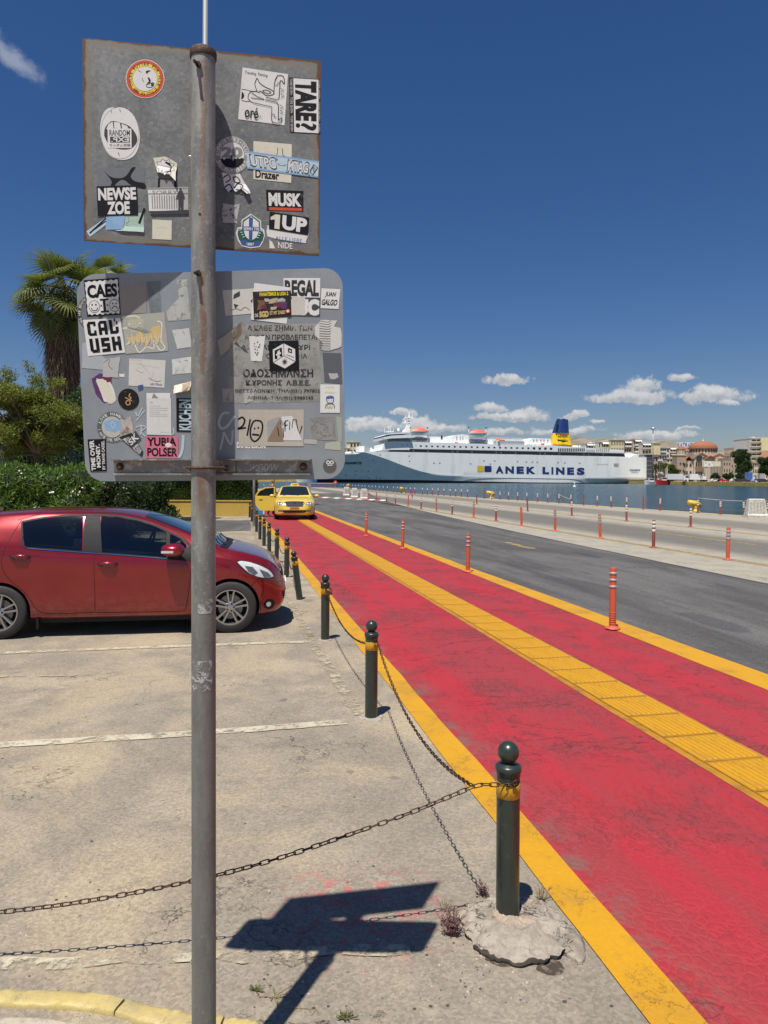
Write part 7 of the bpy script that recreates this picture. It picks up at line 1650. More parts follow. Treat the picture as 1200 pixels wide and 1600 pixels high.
for(x,y)in[(594,710.5),(584,719),(639,712.5),(640,720.5),(559,736.5),(559,742),(578,736.5),(544,742),(580,747),(592,747),(597,747)]:hpatch('porthole',[(x-.8,y-.6),(x+.8,y-.6),(x+.8,y+.6),(x-.8,y+.6)],M_sdk,.08)
for(x,y)in[(678,723.5),(687,723.5),(756,720),(773,720),(808.5,721),(822.5,721.6),(832,721.8),(839.5,722),(872,722.7),(882.5,723),(905.5,723.6),(735,724.5),(766,725)]:hpatch('shell_door',[(x-1.3,y-.8),(x+1.3,y-.8),(x+1.3,y+.8),(x-1.3,y+.8)],M_sgr,.08)
hpatch('vent_grating',[(959,724),(966.5,724.2),(966.5,729.3),(959,729)],M_sgr,.08)
for k in range(7):x=933+k*2.6;hpatch('draught_mark',[(x,725),(x+1.2,725),(x+1.2,726.4),(x,726.4)],M_sgr,.08)
def blk(name,pts,t0,t1,mat,parent=SH):
    """prism: photo outline on the plane at depth t0, extruded to t1"""
    P=[sp(px,py,t0)for px,py in pts];n=len(P)
    mb=MB().add(P+[Vector((p.x,t1,p.z))for p in P],[tuple(range(n)),tuple(range(2*n-1,n-1,-1))]+[(i,i+n,(i+1)%n+n,(i+1)%n)for i in range(n)])
    return recalc(mb.build(name,mat,parent))
blk('deck_house',[(604,706.2),(604,692.5),(617,691.5),(855,700.5),(975,705.5),(977,714.6),(613,706.2)],.45,26,M_sw)
blk('window_band',[(606,706.0),(612,701.3),(975,708.9),(977,713.6)],.38,.6,M_sdk)
for k in range(46):
    x=630+k*7.6;y=702.2+(x-612)*.0209
    if k%9 in(1,2,5):blk('band_window',[(x,y),(x+2.2,y),(x+2.2,y+3),(x,y+3.1)],.34,.5,pm('ferry_pane_glint',(.10,.12,.12),.2,var=.2))
blk('upper_deck',[(598,703),(600.5,692.5),(605,690.2),(626,689.5),(640,690.2),(850,696.2),(858,695.5),(975,703.4),(975,707.6),(612,700.6),(600,701.5)],.15,26.2,M_sw)
sk_=[(x,695.3+(x-629)*.0215)for x in[629,636.5,643.2,650]]
for(x,y)in sk_:blk('deck_window',[(x-.7,y-1),(x+.7,y-1),(x+.7,y+.7),(x-.7,y+.7)],.08,.3,M_sgr)
for k in range(26):
    x=657.5+k*8.85
    if x>862:break
    y=696.8+(x-657)*.0205;w_=1.5 if x<830 else 1.9;h_=1.05 if x<830 else 1.6
    blk('deck_window',[(x-w_,y-h_),(x+w_,y-h_),(x+w_,y+h_),(x-w_,y+h_)],.08,.3,M_sdk)
for k in range(15):x=872.8+k*2.85;blk('gallery_opening',[(x-.85,700.3),(x+.85,700.4),(x+.85,705.3),(x-.85,705.2)],.08,.5,M_sdk)
for k in range(8):x=916.5+k*1.75;blk('louvre',[(x-.5,702.6),(x+.5,702.6),(x+.5,706.7),(x-.5,706.7)],.08,.3,M_sgr)
for k in range(7):x=932.5+k*3.1;blk('gallery_opening',[(x-.8,701),(x+.8,701),(x+.8,705.6),(x-.8,705.6)],.08,.5,M_sgr)
blk('bridge_base',[(606,690),(604,684.5),(613,681.5),(640,680),(644,692)],2,24,M_sgr)
blk('forward_bulwark',[(597.5,703),(600.5,693),(607,690.3),(618,689),(624,696),(640,697),(640,703)],.05,.5,M_sw)
blk('bridge',[(600.0,686.5),(599.5,683),(612,680.6),(642,679),(644,684),(612,685)],-1.6,28,M_sw)
blk('bridge_windows',[(600.5,682.6),(601,680.4),(612,678.5),(631.5,677.0),(631.5,679.4),(612,680.8)],-1.2,27,M_sdk)
blk('bridge_roof',[(601,680.2),(603,678.6),(613,676.5),(640,674.8),(642,677.2),(612,678.6)],-1.4,27.5,M_sw)
for x in(622.5,627):blk('bridge_window',[(x,677.3),(x+2.2,677.1),(x+2.2,679.4),(x,679.6)],-1.35,-1,M_sdk)
blk('mast',[(631,676),(635.5,663.5),(640.5,663),(641.5,677)],10,15,M_sw)
for(x0,x1,y,h_)in((630,640.5,660,1.2),(633,645,652,1.6),(634,643,655.5,.8)):blk('radar_platform',[(x0,y),(x1,y-.4),(x1-1.5,y+h_),(x0+2,y+h_)],11,14,M_sw)
blk('mast_pole',[(637,664.5),(638.8,642.5),(640.3,642.5),(640.6,664.5)],12.2,12.8,M_sw)
for(x,y0,y1)in((601,676,668),(607.5,676,665),(610.5,676,669),(615,675.5,670),(645,660,655),(632,660,656),(634,653,649),(644.5,652,646)):blk('aerial',[(x-.25,y0),(x+.25,y0),(x+.2,y1),(x-.2,y1)],12,12.5,M_sw)
for(x0,x1,y)in((604.5,611,666.6),(629.5,635,654.7),(603,615,674.2)):blk('radar_bar',[(x0,y),(x1,y-.2),(x1,y+.8),(x0,y+.9)],12,12.6,M_sw)
for(x,y,r_)in((622.5,671.5,2.1),(640.5,657.5,1.8),(634,659,1.3)):
    c=sp(x,y,12);rm=r_*.38;MB().lathe([(math.sin(math.pi*i/8)*rm,-math.cos(math.pi*i/8)*rm*1.15)for i in range(9)],12,M=Matrix.Translation(c),cap=False).build('radar_dome',M_sw,SH,smooth=True)
blk('top_house',[(644,694),(644,684),(672,684),(672,694)],3,20,M_sgr);blk('top_house',[(645,683.8),(645,680.5),(669,680.6),(669,684)],4,20,M_sw)
blk('top_house',[(671,695),(671,682),(708,683),(708,696)],6,20,M_sw);blk('doorway',[(689,680.5),(691.5,680.5),(691.5,686),(689,686)],5.8,6.2,M_sdk)
blk('top_house',[(706,696),(708,680),(722,678.5),(734,680),(734,697)],6,20,M_sw);blk('top_house',[(734,697),(734,686),(762,687),(762,697)],3,20,M_sgr)
blk('top_house',[(760,697),(760,685.5),(818,686.5),(818,698)],6,20,M_sw);blk('side_screen',[(774,698),(774,689),(819.5,689.5),(819.5,698)],2,5,M_sgr)
blk('top_house',[(820,698),(824,690),(831,684.5),(860,685.5),(862,700)],5,20,M_sw)
for k,x in enumerate((713,718.5,722.5)):blk('doorway',[(x,681.5),(x+1.3,681.5),(x+1.3,687),(x,687)],5.8,6.2,M_sgr)
for x in(833,838,844,849,855):blk('doorway',[(x,686.5),(x+2,686.6),(x+1.4,690),(x+.4,690)],4.8,5.2,M_sgr)
for(x,m2)in((677,M_sw),(684,M_sw),(689,M_sw),(718,M_sw),(723,M_sw),(825,M_sw),(830,M_sw),(836,M_sw),(842,M_sw),(713,M_oran),(848,M_oran),(656.5,M_oran),(867,M_oran)):
    q=sp(x,691+(x-660)*.017,1.6);rr2=.62
    MB().lathe([(.05,-1.1),(rr2,-.9),(rr2,.9),(.05,1.1)],10,M=Matrix.Translation(q)@Matrix.Rotation(R(90),4,'Y')).build('liferaft_canister',m2,SH,smooth=True,angle=R(40))
for k in range(34):x=764+k*3.1;blk('railing_post',[(x,686.5+k*.05),(x+.25,686.5+k*.05),(x+.25,683.6+k*.05),(x,683.6+k*.05)],7,7.1,M_sw)if x<820 else None
blk('rail',[(764,683.6),(820,684.6),(820,684.9),(764,683.9)],7,7.1,M_sw)
blk('crane',[(776,688.5),(776,686.8),(789,687.2),(789,689)],3,4,M_oran)
blk('stern_house',[(984,714.5),(990,711),(996,709),(998,709.2),(998,714.5)],.1,3,M_sw);blk('stern_house',[(978,714.5),(978,708.2),(990,708.4),(989,712)],8,18,M_sw)
for k in range(9):x=999+k*1;blk('railing_post',[(x,714.5),(x+.15,714.5),(x+.15,711.8),(x,711.8)],.4,.5,M_sw)
blk('foredeck_house',[(561,706),(561,697.2),(569.5,697),(569.5,706)],8,18,M_sw);blk('foredeck_house',[(569.5,706),(570,696.8),(577.5,697),(577.5,706)],9,18,M_sgr)
blk('foredeck_gear',[(579,705.5),(580,699),(584,703),(586,705.5)],6,9,M_sw);blk('foredeck_gear',[(541,708.5),(542,705.6),(553,705),(556,708.5)],5,9,M_sw);blk('winch',[(549,708),(549,704.4),(552,704.4),(552,708)],4,5,M_sgr)
def funnel(name,pts_lo,pts_hi,mat):
    (xl,yl),(xr,yr)=pts_lo;(xl2,yl2),(xr2,yr2)=pts_hi;tc=13.2;V=[]
    lo0=sp(xl,yl,tc);lo1=sp(xr,yr,tc);h0=sp(xl2,yl2,tc);h1=sp(xr2,yr2,tc);n=24
    for(a,b_,dpt)in((lo0,lo1,4.2),(h0,h1,3.5)):
        c=(a+b_)/2;rx=(b_-a).length/2
        for k in range(n):
            an=2*math.pi*k/n;ca,sa=math.cos(an),math.sin(an);e=.72
            V.append((c.x+rx*math.copysign(abs(ca)**e,ca),tc+dpt*math.copysign(abs(sa)**e,sa),c.z))
    return recalc(MB().add(V,[(k,(k+1)%n,n+(k+1)%n,n+k)for k in range(n)]+[tuple(range(n,2*n)),tuple(range(n-1,-1,-1))]).build(name,mat,SH,smooth=True,angle=R(50)))
fu=funnel('funnel',[(859,696),(892.5,696)],[(864,677),(888,677)],M_fyel);ft=funnel('funnel_top',[(864.2,676.9),(887.2,676.9)],[(871,655.8),(885.8,655.8)],M_navy);funnel('funnel_foot',[(858.5,697.5),(893,697.5)],[(858.8,696),(892.8,696)],pm('funnel_brown',(.2,.1,.03),.6))
v_,f_,a_=glyphs('ANEK',.03)
def fpt(px,py,off):q=sp(px,py,8.95-off);return q
MB().add([fpt(870.8+17.2*x,683.8-3.9*y,.35)for x,y in v_],f_).build('funnel_lettering',M_sdk,fu)
MB().add([fpt(870.8+x*17,686.4+y*5.0,.45)for x,y in[(0,.05),(.12,0),(.22,.2),(.4,.3),(.62,.35),(.8,.5),(.98,.55),(.97,.72),(.78,.78),(.66,.95),(.48,.95),(.36,.7),(.18,.55),(.02,.5)]],[tuple(range(14))]).build('funnel_emblem',M_sdk,fu)
for(x0,x1)in((872.5,875),(880.5,883)):blk('exhaust_pipe',[(x0,656.5),(x1,656.5),(x1,654.2),(x0,654.2)],12,14,M_sdk)
for k in range(5):y=659+k*3.6;q=.0;blk('funnel_slat',[(867.5+(676-y)*.1+1.2,y),(869.5+(676-y)*.12+1.4,y),(869.2+(676-y)*.12+1.4,y+2.2),(867.3+(676-y)*.1+1.2,y+2.2)],9.6,10.5,M_sdk)
def lifeboat(px,py,wpx,label):
    c=SM@sp(px,py,1.3);k=(c.y)/FOC;L=wpx*k/2;t_=thing('lifeboat',label,'lifeboat',tuple(c),syaw,'lifeboats on the ferry')
    V=[];F=[];n=15
    for i in range(n):
        u=-1+2*i/(n-1);w_=1.7*(1-abs(u)**3.2)+.12;kd=-2.3+.9*abs(u)**3
        V+=[(u*L,-w_,.1+.25*u*u),(u*L*.99,-w_*.98,kd*.55),(u*L*.92,0,kd),(u*L*.99,w_*.98,kd*.55),(u*L,w_,.1+.25*u*u)]
    for i in range(n-1):
        for j in range(4):F.append((i*5+j,i*5+j+1,i*5+5+j+1,i*5+5+j))
    recalc(MB().add(V,F).build('hull',M_sw,t_,smooth=True))
    V=[]
    for i in range(n):
        u=-1+2*i/(n-1);w_=1.45*(1-abs(u)**2.6)+.06;hh=1.25*(1-abs(u)**3)*(1.3 if abs(u-.2)<.35 else 1)+.25
        V+=[(u*L,-w_,.12+.25*u*u),(u*L*.97,-w_*.7,hh*.8),(u*L*.95,0,hh),(u*L*.97,w_*.7,hh*.8),(u*L,w_,.12+.25*u*u)]
    recalc(MB().add(V,[(i*5+j,i*5+j+1,i*5+5+j+1,i*5+5+j)for i in range(n-1)for j in range(4)]).build('canopy',M_oran,t_,smooth=True))
lifeboat(654.8,673.6,31,'orange-topped lifeboat nearest the bridge of the ferry');lifeboat(746.5,676.5,31,'orange-topped lifeboat amidships on the ferry');lifeboat(778,688.8,6,'small orange rescue boat behind the middle lifeboat')
for x in(641.5,668.5,732.8,760):blk('davit',[(x-.7,692),(x+.7,692),(x+.5,668),(x-.5,668)],2.6,3.1,M_sw);blk('davit_head',[(x-.6,669.5),(x+.6,669.5),(x+.4,667.5),(x-.4,667.5)],.2,1.6,M_sdk)
blk('davit_frame',[(642,688.5),(668,689),(668,690),(642,689.5)],1,1.5,M_sgr);blk('davit_frame',[(733,689),(760,690),(760,691),(733,690)],1,1.5,M_sgr)
# ------------------------------------------------------------------ the town across the water
def wallmat(name,c,c2=None):return pm(name,c,.85,var=.14,scale=.35,c2=c2,t2=(.55,.7))
M_bcream=wallmat('cream_render',(.56,.50,.38),(.46,.41,.31));M_bwhite=wallmat('white_render',(.64,.63,.60),(.5,.5,.48));M_bbeige=wallmat('beige_render',(.50,.43,.32),(.4,.34,.25))
M_bpink=wallmat('dusty_pink_render',(.40,.31,.28));M_bgrey=wallmat('grey_concrete_render',(.33,.34,.34),(.24,.25,.25));M_byel=wallmat('pale_yellow_render',(.62,.54,.32));M_bsal=wallmat('salmon_render',(.50,.26,.16))
M_bstone=wallmat('brown_church_stone',(.34,.27,.20),(.24,.19,.15));M_bstone2=wallmat('pale_church_stone',(.52,.45,.36),(.42,.36,.28));M_bruin=wallmat('weathered_tan_masonry',(.38,.31,.24),(.24,.20,.16))
M_tile=wallmat('terracotta_tiles',(.30,.115,.055),(.23,.08,.045));M_wind=pm('dark_window_glass',(.035,.04,.045),.15,var=.3,scale=1,spec=.7);M_shut=pm('grey_shutters',(.22,.22,.21),.7,var=.2)
M_awn=pm('white_awning',(.68,.66,.60),.7,var=.1);M_awnd=pm('faded_awning',(.42,.36,.28),.7,var=.2)
def bx(px0,px1,y0,y1,Y,dpt,name,mat,parent,dy=0.0):
    a=at(px0,y0,Y);b_=at(px1,y1,Y)
    return MB().box(a.x,b_.x,Y+dy,Y+dy+dpt,min(a.z,b_.z),max(a.z,b_.z)).build(name,mat,parent,world=True)
def building(label,px0,px1,ytop,Y,wall,rows,cols,ybot=750,dpt=16,balc=(),awn=(),win=M_wind,wh=.55,ww=.5,side=None,roof=True,roofbits=0,name='apartment_block',skip=0):
    a=at((px0+px1)/2,748,Y);t_=thing(name,label,'building',(a.x,Y,1.2))
    bx(px0,px1,ytop,ybot,Y,dpt,'wall',wall,t_)
    if roof:bx(px0-.4,px1+.4,ytop-.7,ytop+.2,Y,dpt+1,'parapet',wall,t_,-.6)
    h_=(ybot-ytop)/rows;w_=(px1-px0)/cols;me=None
    for r_ in range(rows):
        yc=ytop+h_*(r_+.5)
        for c in range(cols):
            if skip and(r_*7+c*3)%skip==0:continue
            xc=px0+w_*(c+.5);A=at(xc-w_*ww/2,yc-h_*wh/2,Y);B_=at(xc+w_*ww/2,yc+h_*wh/2,Y)
            if me is None:
                mb=MB().box(-(B_.x-A.x)/2,(B_.x-A.x)/2,-.12,.05,-(A.z-B_.z)/2,(A.z-B_.z)/2);me=mb.mesh('window');me.materials.append(win)
            inst('window',me,t_,Matrix.Translation(((A.x+B_.x)/2-a.x,0,(A.z+B_.z)/2-1.2)))
        if balc and r_%1==0:
            for(b0,b1)in balc:
                y_=ytop+h_*(r_+1)
                bx(b0,b1,y_-h_*.30,y_-h_*.04,Y,1.5,'balcony',M_bwhite if wall is not M_bwhite else M_bbeige,t_,-1.5)
        for(b0,b1,rr2)in awn:
            if r_ in rr2:
                y_=ytop+h_*r_;A=at(b0,y_+h_*.05,Y);B_=at(b1,y_+h_*.30,Y)
                MB().add([(A.x,Y-.1,A.z),(B_.x,Y-.1,A.z),(B_.x,Y-1.9,B_.z),(A.x,Y-1.9,B_.z),(A.x,Y-.1,A.z-.1),(B_.x,Y-.1,A.z-.1),(B_.x,Y-1.9,B_.z-.25),(A.x,Y-1.9,B_.z-.25)],[(0,1,2,3),(7,6,5,4),(3,2,6,7),(0,3,7,4),(1,5,6,2)]).build('awning',M_awn if r_%2==0 else M_awnd,t_,world=True)
    for k in range(roofbits):
        x=px0+(px1-px0)*(k+.7)/(roofbits+.6);bx(x-1.6,x+1.6,ytop-2.4-(k%2),ytop-.5,Y,4,'roof_room',wall,t_,2)
        bx(x+2.2,x+2.4,ytop-5,ytop-.5,Y,.15,'aerial',M_bgrey,t_,3)
    return t_
building('beige apartment tower rising above the ferry bow',541.5,562,690.5,560,M_bbeige,6,4,roofbits=1,balc=[(542,547)],skip=4)
building('low cream block just right of the beige tower above the bow',529,541,699,560,M_bcream,5,3,balc=[(530,540)])
building('small tan house behind the forward deck of the ferry',583,600,698.5,600,M_bbeige,5,4,roofbits=1);building('white block between the tower and the foredeck',562,583,702,590,M_bwhite,5,5,balc=[(563,580)])
building('low terraced block with striped awnings right of the funnel',893,916,695,520,M_bbeige,5,6,awn=[(893,903,(0,1,2)),(904,915,(0,2))],balc=[(893,915)])
building('white block with slanted awnings behind the stern gallery',915,936,692.5,505,M_bwhite,5,5,awn=[(917,926,(0,1)),(927,935,(0,1,2))],balc=[(916,935)],roofbits=1)
building('white balconied block with one big awning left of the cream facade',935,954.5,690,495,M_bwhite,5,5,awn=[(941,953,(0,))],balc=[(936,953)])
building('pale yellow block with two rows of grey windows',954,975,687,490,M_byel,6,5,roofbits=1,win=M_shut,ww=.6)
building('brown and cream balconied block with a white awning',975,989.5,689,492,M_bpink,6,4,awn=[(976,987,(0,2))],balc=[(976,989)])
building('tall beige corner block with aerials on its roof',989,1003,686.5,488,M_bbeige,6,3,awn=[(992,1002,(0,1,3))],balc=[(991,1003)],roofbits=1)
building('white block with deep terraces left of the cream gable wall',1003,1018,692.5,480,M_bwhite,6,3,awn=[(1004,1017,(0,2))],balc=[(1003,1017)])
building('tall blank cream gable wall behind the lighting mast',1018,1031.5,692,478,M_byel,1,1,wh=.04,ww=.04,roofbits=1)
building('narrow grey block right of the cream gable',1031.5,1041,700,500,M_bgrey,7,3,balc=[(1032,1040)]);building('white terraced block behind the church tower',1041,1062,699.5,505,M_bwhite,6,4,balc=[(1046,1061)],awn=[(1047,1061,(0,1))])
building('grey stepped block above the palms',1026,1042,711,455,M_bgrey,4,4,balc=[(1027,1034)]);building('dark office block at the ferry stern',1009.5,1021,711,445,pm('dark_curtain_wall',(.06,.07,.08),.3,var=.3),6,4,win=M_shut,wh=.3)
building('pinkish low house below the stepped block',1019,1028,713,450,M_bpink,4,2);building('cream terraced house left of the church',1042,1060,716.5,450,M_bcream,4,4,balc=[(1043,1059)])
building('white flat-roofed block behind the church nave',1076,1096,700,515,M_bwhite,5,3,balc=[(1078,1094)]);building('beige block peeping out behind the tall tree',1148,1160,699.5,520,M_bbeige,5,3,roofbits=1);building('low tan houses right of the dome',1136,1150,709,520,M_bpink,4,4)
building('wide beige apartment block behind the church',1092,1140,711,510,M_bcream,4,9)
p=at(1074,700,512);T_=thing('roof_sign','large white roof sign with blue capital letters left of the dome','sign',tuple(p))
for i,ch in enumerate('KATRADIS'):
    x0=1058.8+i*4.0;x1=x0+(3.2 if ch!='I' else.9);x0+=0 if ch!='I' else 1.1;x1+=0 if ch!='I' else 1.1
    pn=bx(1058.6+i*4.0,1062.3+i*4.0,691.3,698.6,512,.3,'letter_panel',M_awn,T_,.1)
    v_,f_,a_=glyphs(ch,.03);A=at(x0,697.8,512);B_=at(x1,692.1,512)
    MB().add([(A.x+(B_.x-A.x)*x,512-.05,A.z+(B_.z-A.z)*y)for x,y in v_],f_).build('letter',pm('sign_blue',(.03,.10,.40),.5,var=.1),T_,world=True)
for k in range(5):bx(1060+k*7,1060.4+k*7,698,702,512,.3,'strut',M_bgrey,T_,.4)
CY=425;kx=CY/FOC;cc0=at(1114.5,748,CY);CH=thing('church','brown stone church with a large orange tiled dome on a ring of arches','church',(cc0.x,CY,1.2))
def cz(y,Y=CY,px=1110):return at(px,y,Y).z-1.2
Rr=21.2*kx;dy_=14
d0_,d1_=cz(698.5),cz(687.5)
MB().lathe([(Rr*1.06,d0_-.5),(Rr*1.06,d0_-.1)]+[(Rr*1.02*math.cos(R(90*i/12)),d0_+(d1_-d0_)*math.sin(R(90*i/12)))for i in range(12)]+[(.05,d1_)],40,M=Matrix.Translation((0,dy_,0))).build('dome',M_tile,CH,smooth=True,angle=R(40))
MB().lathe([(.4,d1_-.2),(.5,d1_+.4),(.1,d1_+.9)],10,M=Matrix.Translation((0,dy_,0))).box(-.1,.1,dy_-.1,dy_+.1,d1_+.8,d1_+2.0).box(-.4,.4,dy_-.08,dy_+.08,d1_+1.4,d1_+1.6).build('cross',M_awn,CH)
MB().lathe([(Rr*.97,cz(709)),(Rr*.97,d0_-.4)],40,M=Matrix.Translation((0,dy_,0))).build('drum',M_bstone2,CH)
def arch_me(w_,h_,mat,d=.3):
    pts=[(-w_/2,0),(w_/2,0),(w_/2,h_-w_/2)]+[(w_/2*math.cos(a),h_-w_/2+w_/2*math.sin(a))for a in[math.pi*i/8 for i in range(1,8)]]+[(-w_/2,h_-w_/2)]
    mb=MB().prism(pts,-d/2,d/2,M=Matrix.Rotation(R(90),4,'X'));me=mb.mesh('window');me.materials.append(mat);return me
aw=arch_me(.95,cz(700.2)-cz(705.5),M_wind,.5);
for k in range(28):
    a=2*math.pi*k/28;
    if math.sin(a)>.2:continue
    inst('window',aw,CH,Matrix.Translation((Rr*.975*math.cos(a),dy_+Rr*.975*math.sin(a),cz(705.5)))@Matrix.Rotation(a+R(90),4,'Z'))
def cb(px0,px1,y0,y1,dpt,name,mat,dy=0.0,parent=CH):return bx(px0,px1,y0,y1,CY,dpt,name,mat,parent,dy)
def gable(px0,px1,y0,y1,dy,dpt,name,mat,parent=CH,wallm=None):
    a=at(px0,y1,CY);b_=at(px1,y1,CY);c=at((px0+px1)/2,y0,CY)
    if wallm:MB().add([(a.x+.3,CY+dy,a.z),(b_.x-.3,CY+dy,b_.z),(c.x,CY+dy,c.z-.3),(a.x+.3,CY+dy+dpt,a.z),(b_.x-.3,CY+dy+dpt,b_.z),(c.x,CY+dy+dpt,c.z-.3)],[(0,1,2),(5,4,3),(0,3,4,1)]).build('gable_wall',wallm,parent,world=True)
    e=.35
    V=[(a.x,CY+dy-.5,a.z),(c.x,CY+dy-.5,c.z),(b_.x,CY+dy-.5,b_.z),(a.x,CY+dy+dpt,a.z),(c.x,CY+dy+dpt,c.z),(b_.x,CY+dy+dpt,b_.z)]
    V+=[(x,y,z-e)for x,y,z in V]
    return MB().add(V,[(0,1,4,3),(1,2,5,4),(6,9,10,7),(7,10,11,8),(0,6,7,1),(1,7,8,2),(0,3,9,6),(2,8,11,5)]).build(name,mat,parent,world=True)
cb(1072,1098,719.5,752,22,'nave_wall',M_bstone2,1);cb(1097,1140,714,752,24,'transept_wall',M_bstone2,3);cb(1090,1138,708,716,20,'crossing',M_bstone2,5)
gable(1086,1114,707,715,3,16,'roof',M_tile,wallm=M_bstone2);gable(1112,1144,708,716,3.2,16,'roof',M_tile,wallm=M_bstone2);gable(1104,1120,711.5,716,1.5,8,'roof',M_tile,wallm=M_bstone)
gable(1070,1084,712,720,.6,14,'roof',M_tile);gable(1082,1101,710,716.5,-.6,8,'roof',pm('slate_gable_edge',(.16,.13,.11),.8,var=.2),wallm=M_bstone2)
cb(1084,1099,716.5,752,5,'porch_wall',M_bstone2,-.6);cb(1085,1099,730,731.5,1,'porch_roof',M_tile,-1.8)
A=at(1091.5,727,CY);inst('window',arch_me(2.0,3.4,M_wind,.3),CH,Matrix.Translation((A.x-cc0.x,-.7,cz(721)))).scale=(1.6,1,1)
for x in(1087.5,1091,1094.5):A=at(x,728,CY);inst('window',arch_me(.9,2.6,M_wind,.4),CH,Matrix.Translation((A.x-cc0.x,-.75,cz(728.5))))
for x in(1069.5,1074,1080):
    for y in(729,741):A=at(x,y,CY);inst('window',arch_me(1.1,1.9,M_wind,.4),CH,Matrix.Translation((A.x-cc0.x,.95 if x>1072 else-.05,cz(y))))
for x in(1087,1091,1095):A=at(x,740,CY);inst('door',arch_me(1.1,2.6,M_wind,.4),CH,Matrix.Translation((A.x-cc0.x,-.75,cz(744))))
cb(1058,1072,711.5,752,7,'tower_wall',M_bstone,0);cb(1057.5,1072.5,710.6,711.6,8,'cornice',M_bstone2,-.4)
for x in(1063,1067.5):
    for y in(726,737):A=at(x,y,CY);inst('window',arch_me(.8,1.2,M_wind,.4),CH,Matrix.Translation((A.x-cc0.x,-.05,cz(y))))
tcx=at(1068,748,CY).x-cc0.x
for k in range(8):a=2*math.pi*(k+.5)/8;MB().box(-.35,.35,-.35,.35,cz(710.8),cz(702),M=Matrix.Translation((tcx+2.2*math.cos(a),4+2.2*math.sin(a),0))).build('belfry_column',M_bstone2,CH)
MB().lathe([(2.9,cz(710.9)),(2.9,cz(710))],8,M=Matrix.Translation((tcx,4,0))).build('belfry_floor',M_bstone2,CH)
MB().lathe([(2.95,cz(702.4)),(3.0,cz(701.6)),(1.9,cz(698.2)),(.1,cz(696))],8,M=Matrix.Translation((tcx,4,0))).build('belfry_roof',M_tile,CH)
tcx=at(1079.5,748,CY).x-cc0.x;MB().lathe([(1.9,cz(708)),(1.9,cz(704.5))],8,M=Matrix.Translation((tcx,7,0))).build('lantern',M_bstone2,CH);MB().lathe([(2.2,cz(704.6)),(.1,cz(700.4))],8,M=Matrix.Translation((tcx,7,0))).build('lantern_roof',M_tile,CH)
p=at(1111,725,408);T_=thing('billboard','pair of white billboards on legs in front of the church','billboard',(p.x,408,1.2))
bx(1100,1115,720.5,729.2,408,.4,'panel',M_awn,T_);bx(1115.8,1126,720.8,728.8,408,.4,'panel',pm('cream_board',(.60,.56,.44),.7,var=.1),T_)
for x in(1102,1106,1110,1114,1118,1123):bx(x,x+.7,729,747,408,.3,'leg',M_bgrey,T_,.1)
for(x0,x1,y0,y1)in((1102,1104,722,723.5),(1107,1109.5,724,727),(1112,1113.5,722,723.5)):bx(x0,x1,y0,y1,408,.1,'print',M_bgrey,T_,-.08)
building('ruined tan stone building with empty windows right of the church',1142,1160,715,412,M_bruin,4,4,name='stone_building',wh=.4,ww=.3,skip=3,roof=False);building('lower brown stone wing between billboards and ruin',1130,1142,720,411,M_bruin,3,3,name='stone_building',wh=.4,ww=.35,roof=False)
building('narrow dark glass block between billboard and ruin',1126,1133,721,416,pm('dark_curtain_wall',(.06,.07,.08),.3),4,2,win=M_shut,wh=.3)
T_=building('tall white and salmon apartment tower at the right edge',1174,1190,684.5,395,M_bwhite,9,2,balc=[(1168,1188)],wh=.35,ww=.8,dpt=20,roofbits=1)
bx(1189,1206,683.5,704,394,22,'side_wall',M_byel,T_);bx(1189,1206,704,752,394,22,'side_wall',M_bsal,T_)
building('cream arcaded building under the tall tower',1176,1186,722,385,M_bcream,3,3,wh=.6);building('pale block beyond the tower at the frame edge',1206,1240,700,400,M_bcream,6,5,balc=[(1208,1238)])
p=at(1020,748,372);T_=thing('lighting_mast','tall grey floodlight mast standing on the far quay by the ferry stern','mast',(p.x,372,1.2))
MB().tube([(0,0,0),(0,0,at(1020,668,372).z-1.2)],[.34,.2],10).build('pole',M_gal,T_,smooth=True);zt=at(1020,668,372).z-1.2
MB().lathe([(1.1,zt-.9),(1.3,zt-.5),(.9,zt)],12).build('lamp_ring',M_gal,T_)
for(x,y0,Y,l)in((1031,722,380,'thin street lamp between the mast and the palms'),(1127,724,360,'thin lamp post in front of the ruined building'),(1146,732,350,'short lamp post right of the billboards')):
    p=at(x,748,Y);T_=thing('street_lamp',l,'street lamp',(p.x,Y,1.2));zt=at(x,y0,Y).z-1.2
    MB().tube([(0,0,0),(0,0,zt)],.12,6).build('pole',M_gal,T_);MB().box(-.2,1.2,-.15,.15,zt-.1,zt+.1).build('lamp_head',M_gal,T_)
def ftree(label,Y,px,py,rx,ry,mat=M_dkl,n=5000,sz=.65,ncl=14,nm='tree'):
    k=Y/FOC;c=at(px,py,Y);t_=thing(nm,label,'tree',(c.x,Y,1.2));cs_,rs_=clumps((0,0,c.z-1.2),(rx*k,rx*k*.8,ry*k),ncl,min(rx,ry)*k*.5)
    foliage('leaves',t_,cs_,rs_,n,sz,mat,.6,.1,.7);trunk('trunk',t_,[(0,0,-.2),(.1,0,(c.z-1.2)*.5),(0,0,c.z-1.2)],[.4,.3,.15],n=6)
ftree('big dark tree right of the ruined building',375,1163,722,11,20,n=12000,ncl=24);ftree('rounded dark tree against the beige block behind',380,1153,713,8,12);ftree('dark tree at the right frame edge',340,1195,729,9,20,n=10000,ncl=24);ftree('large dark tree just past the right frame edge',335,1210,722,10,20)
ftree('leafy green tree left of the church tower',400,1052,738,9,9,M_clip,n=6000)
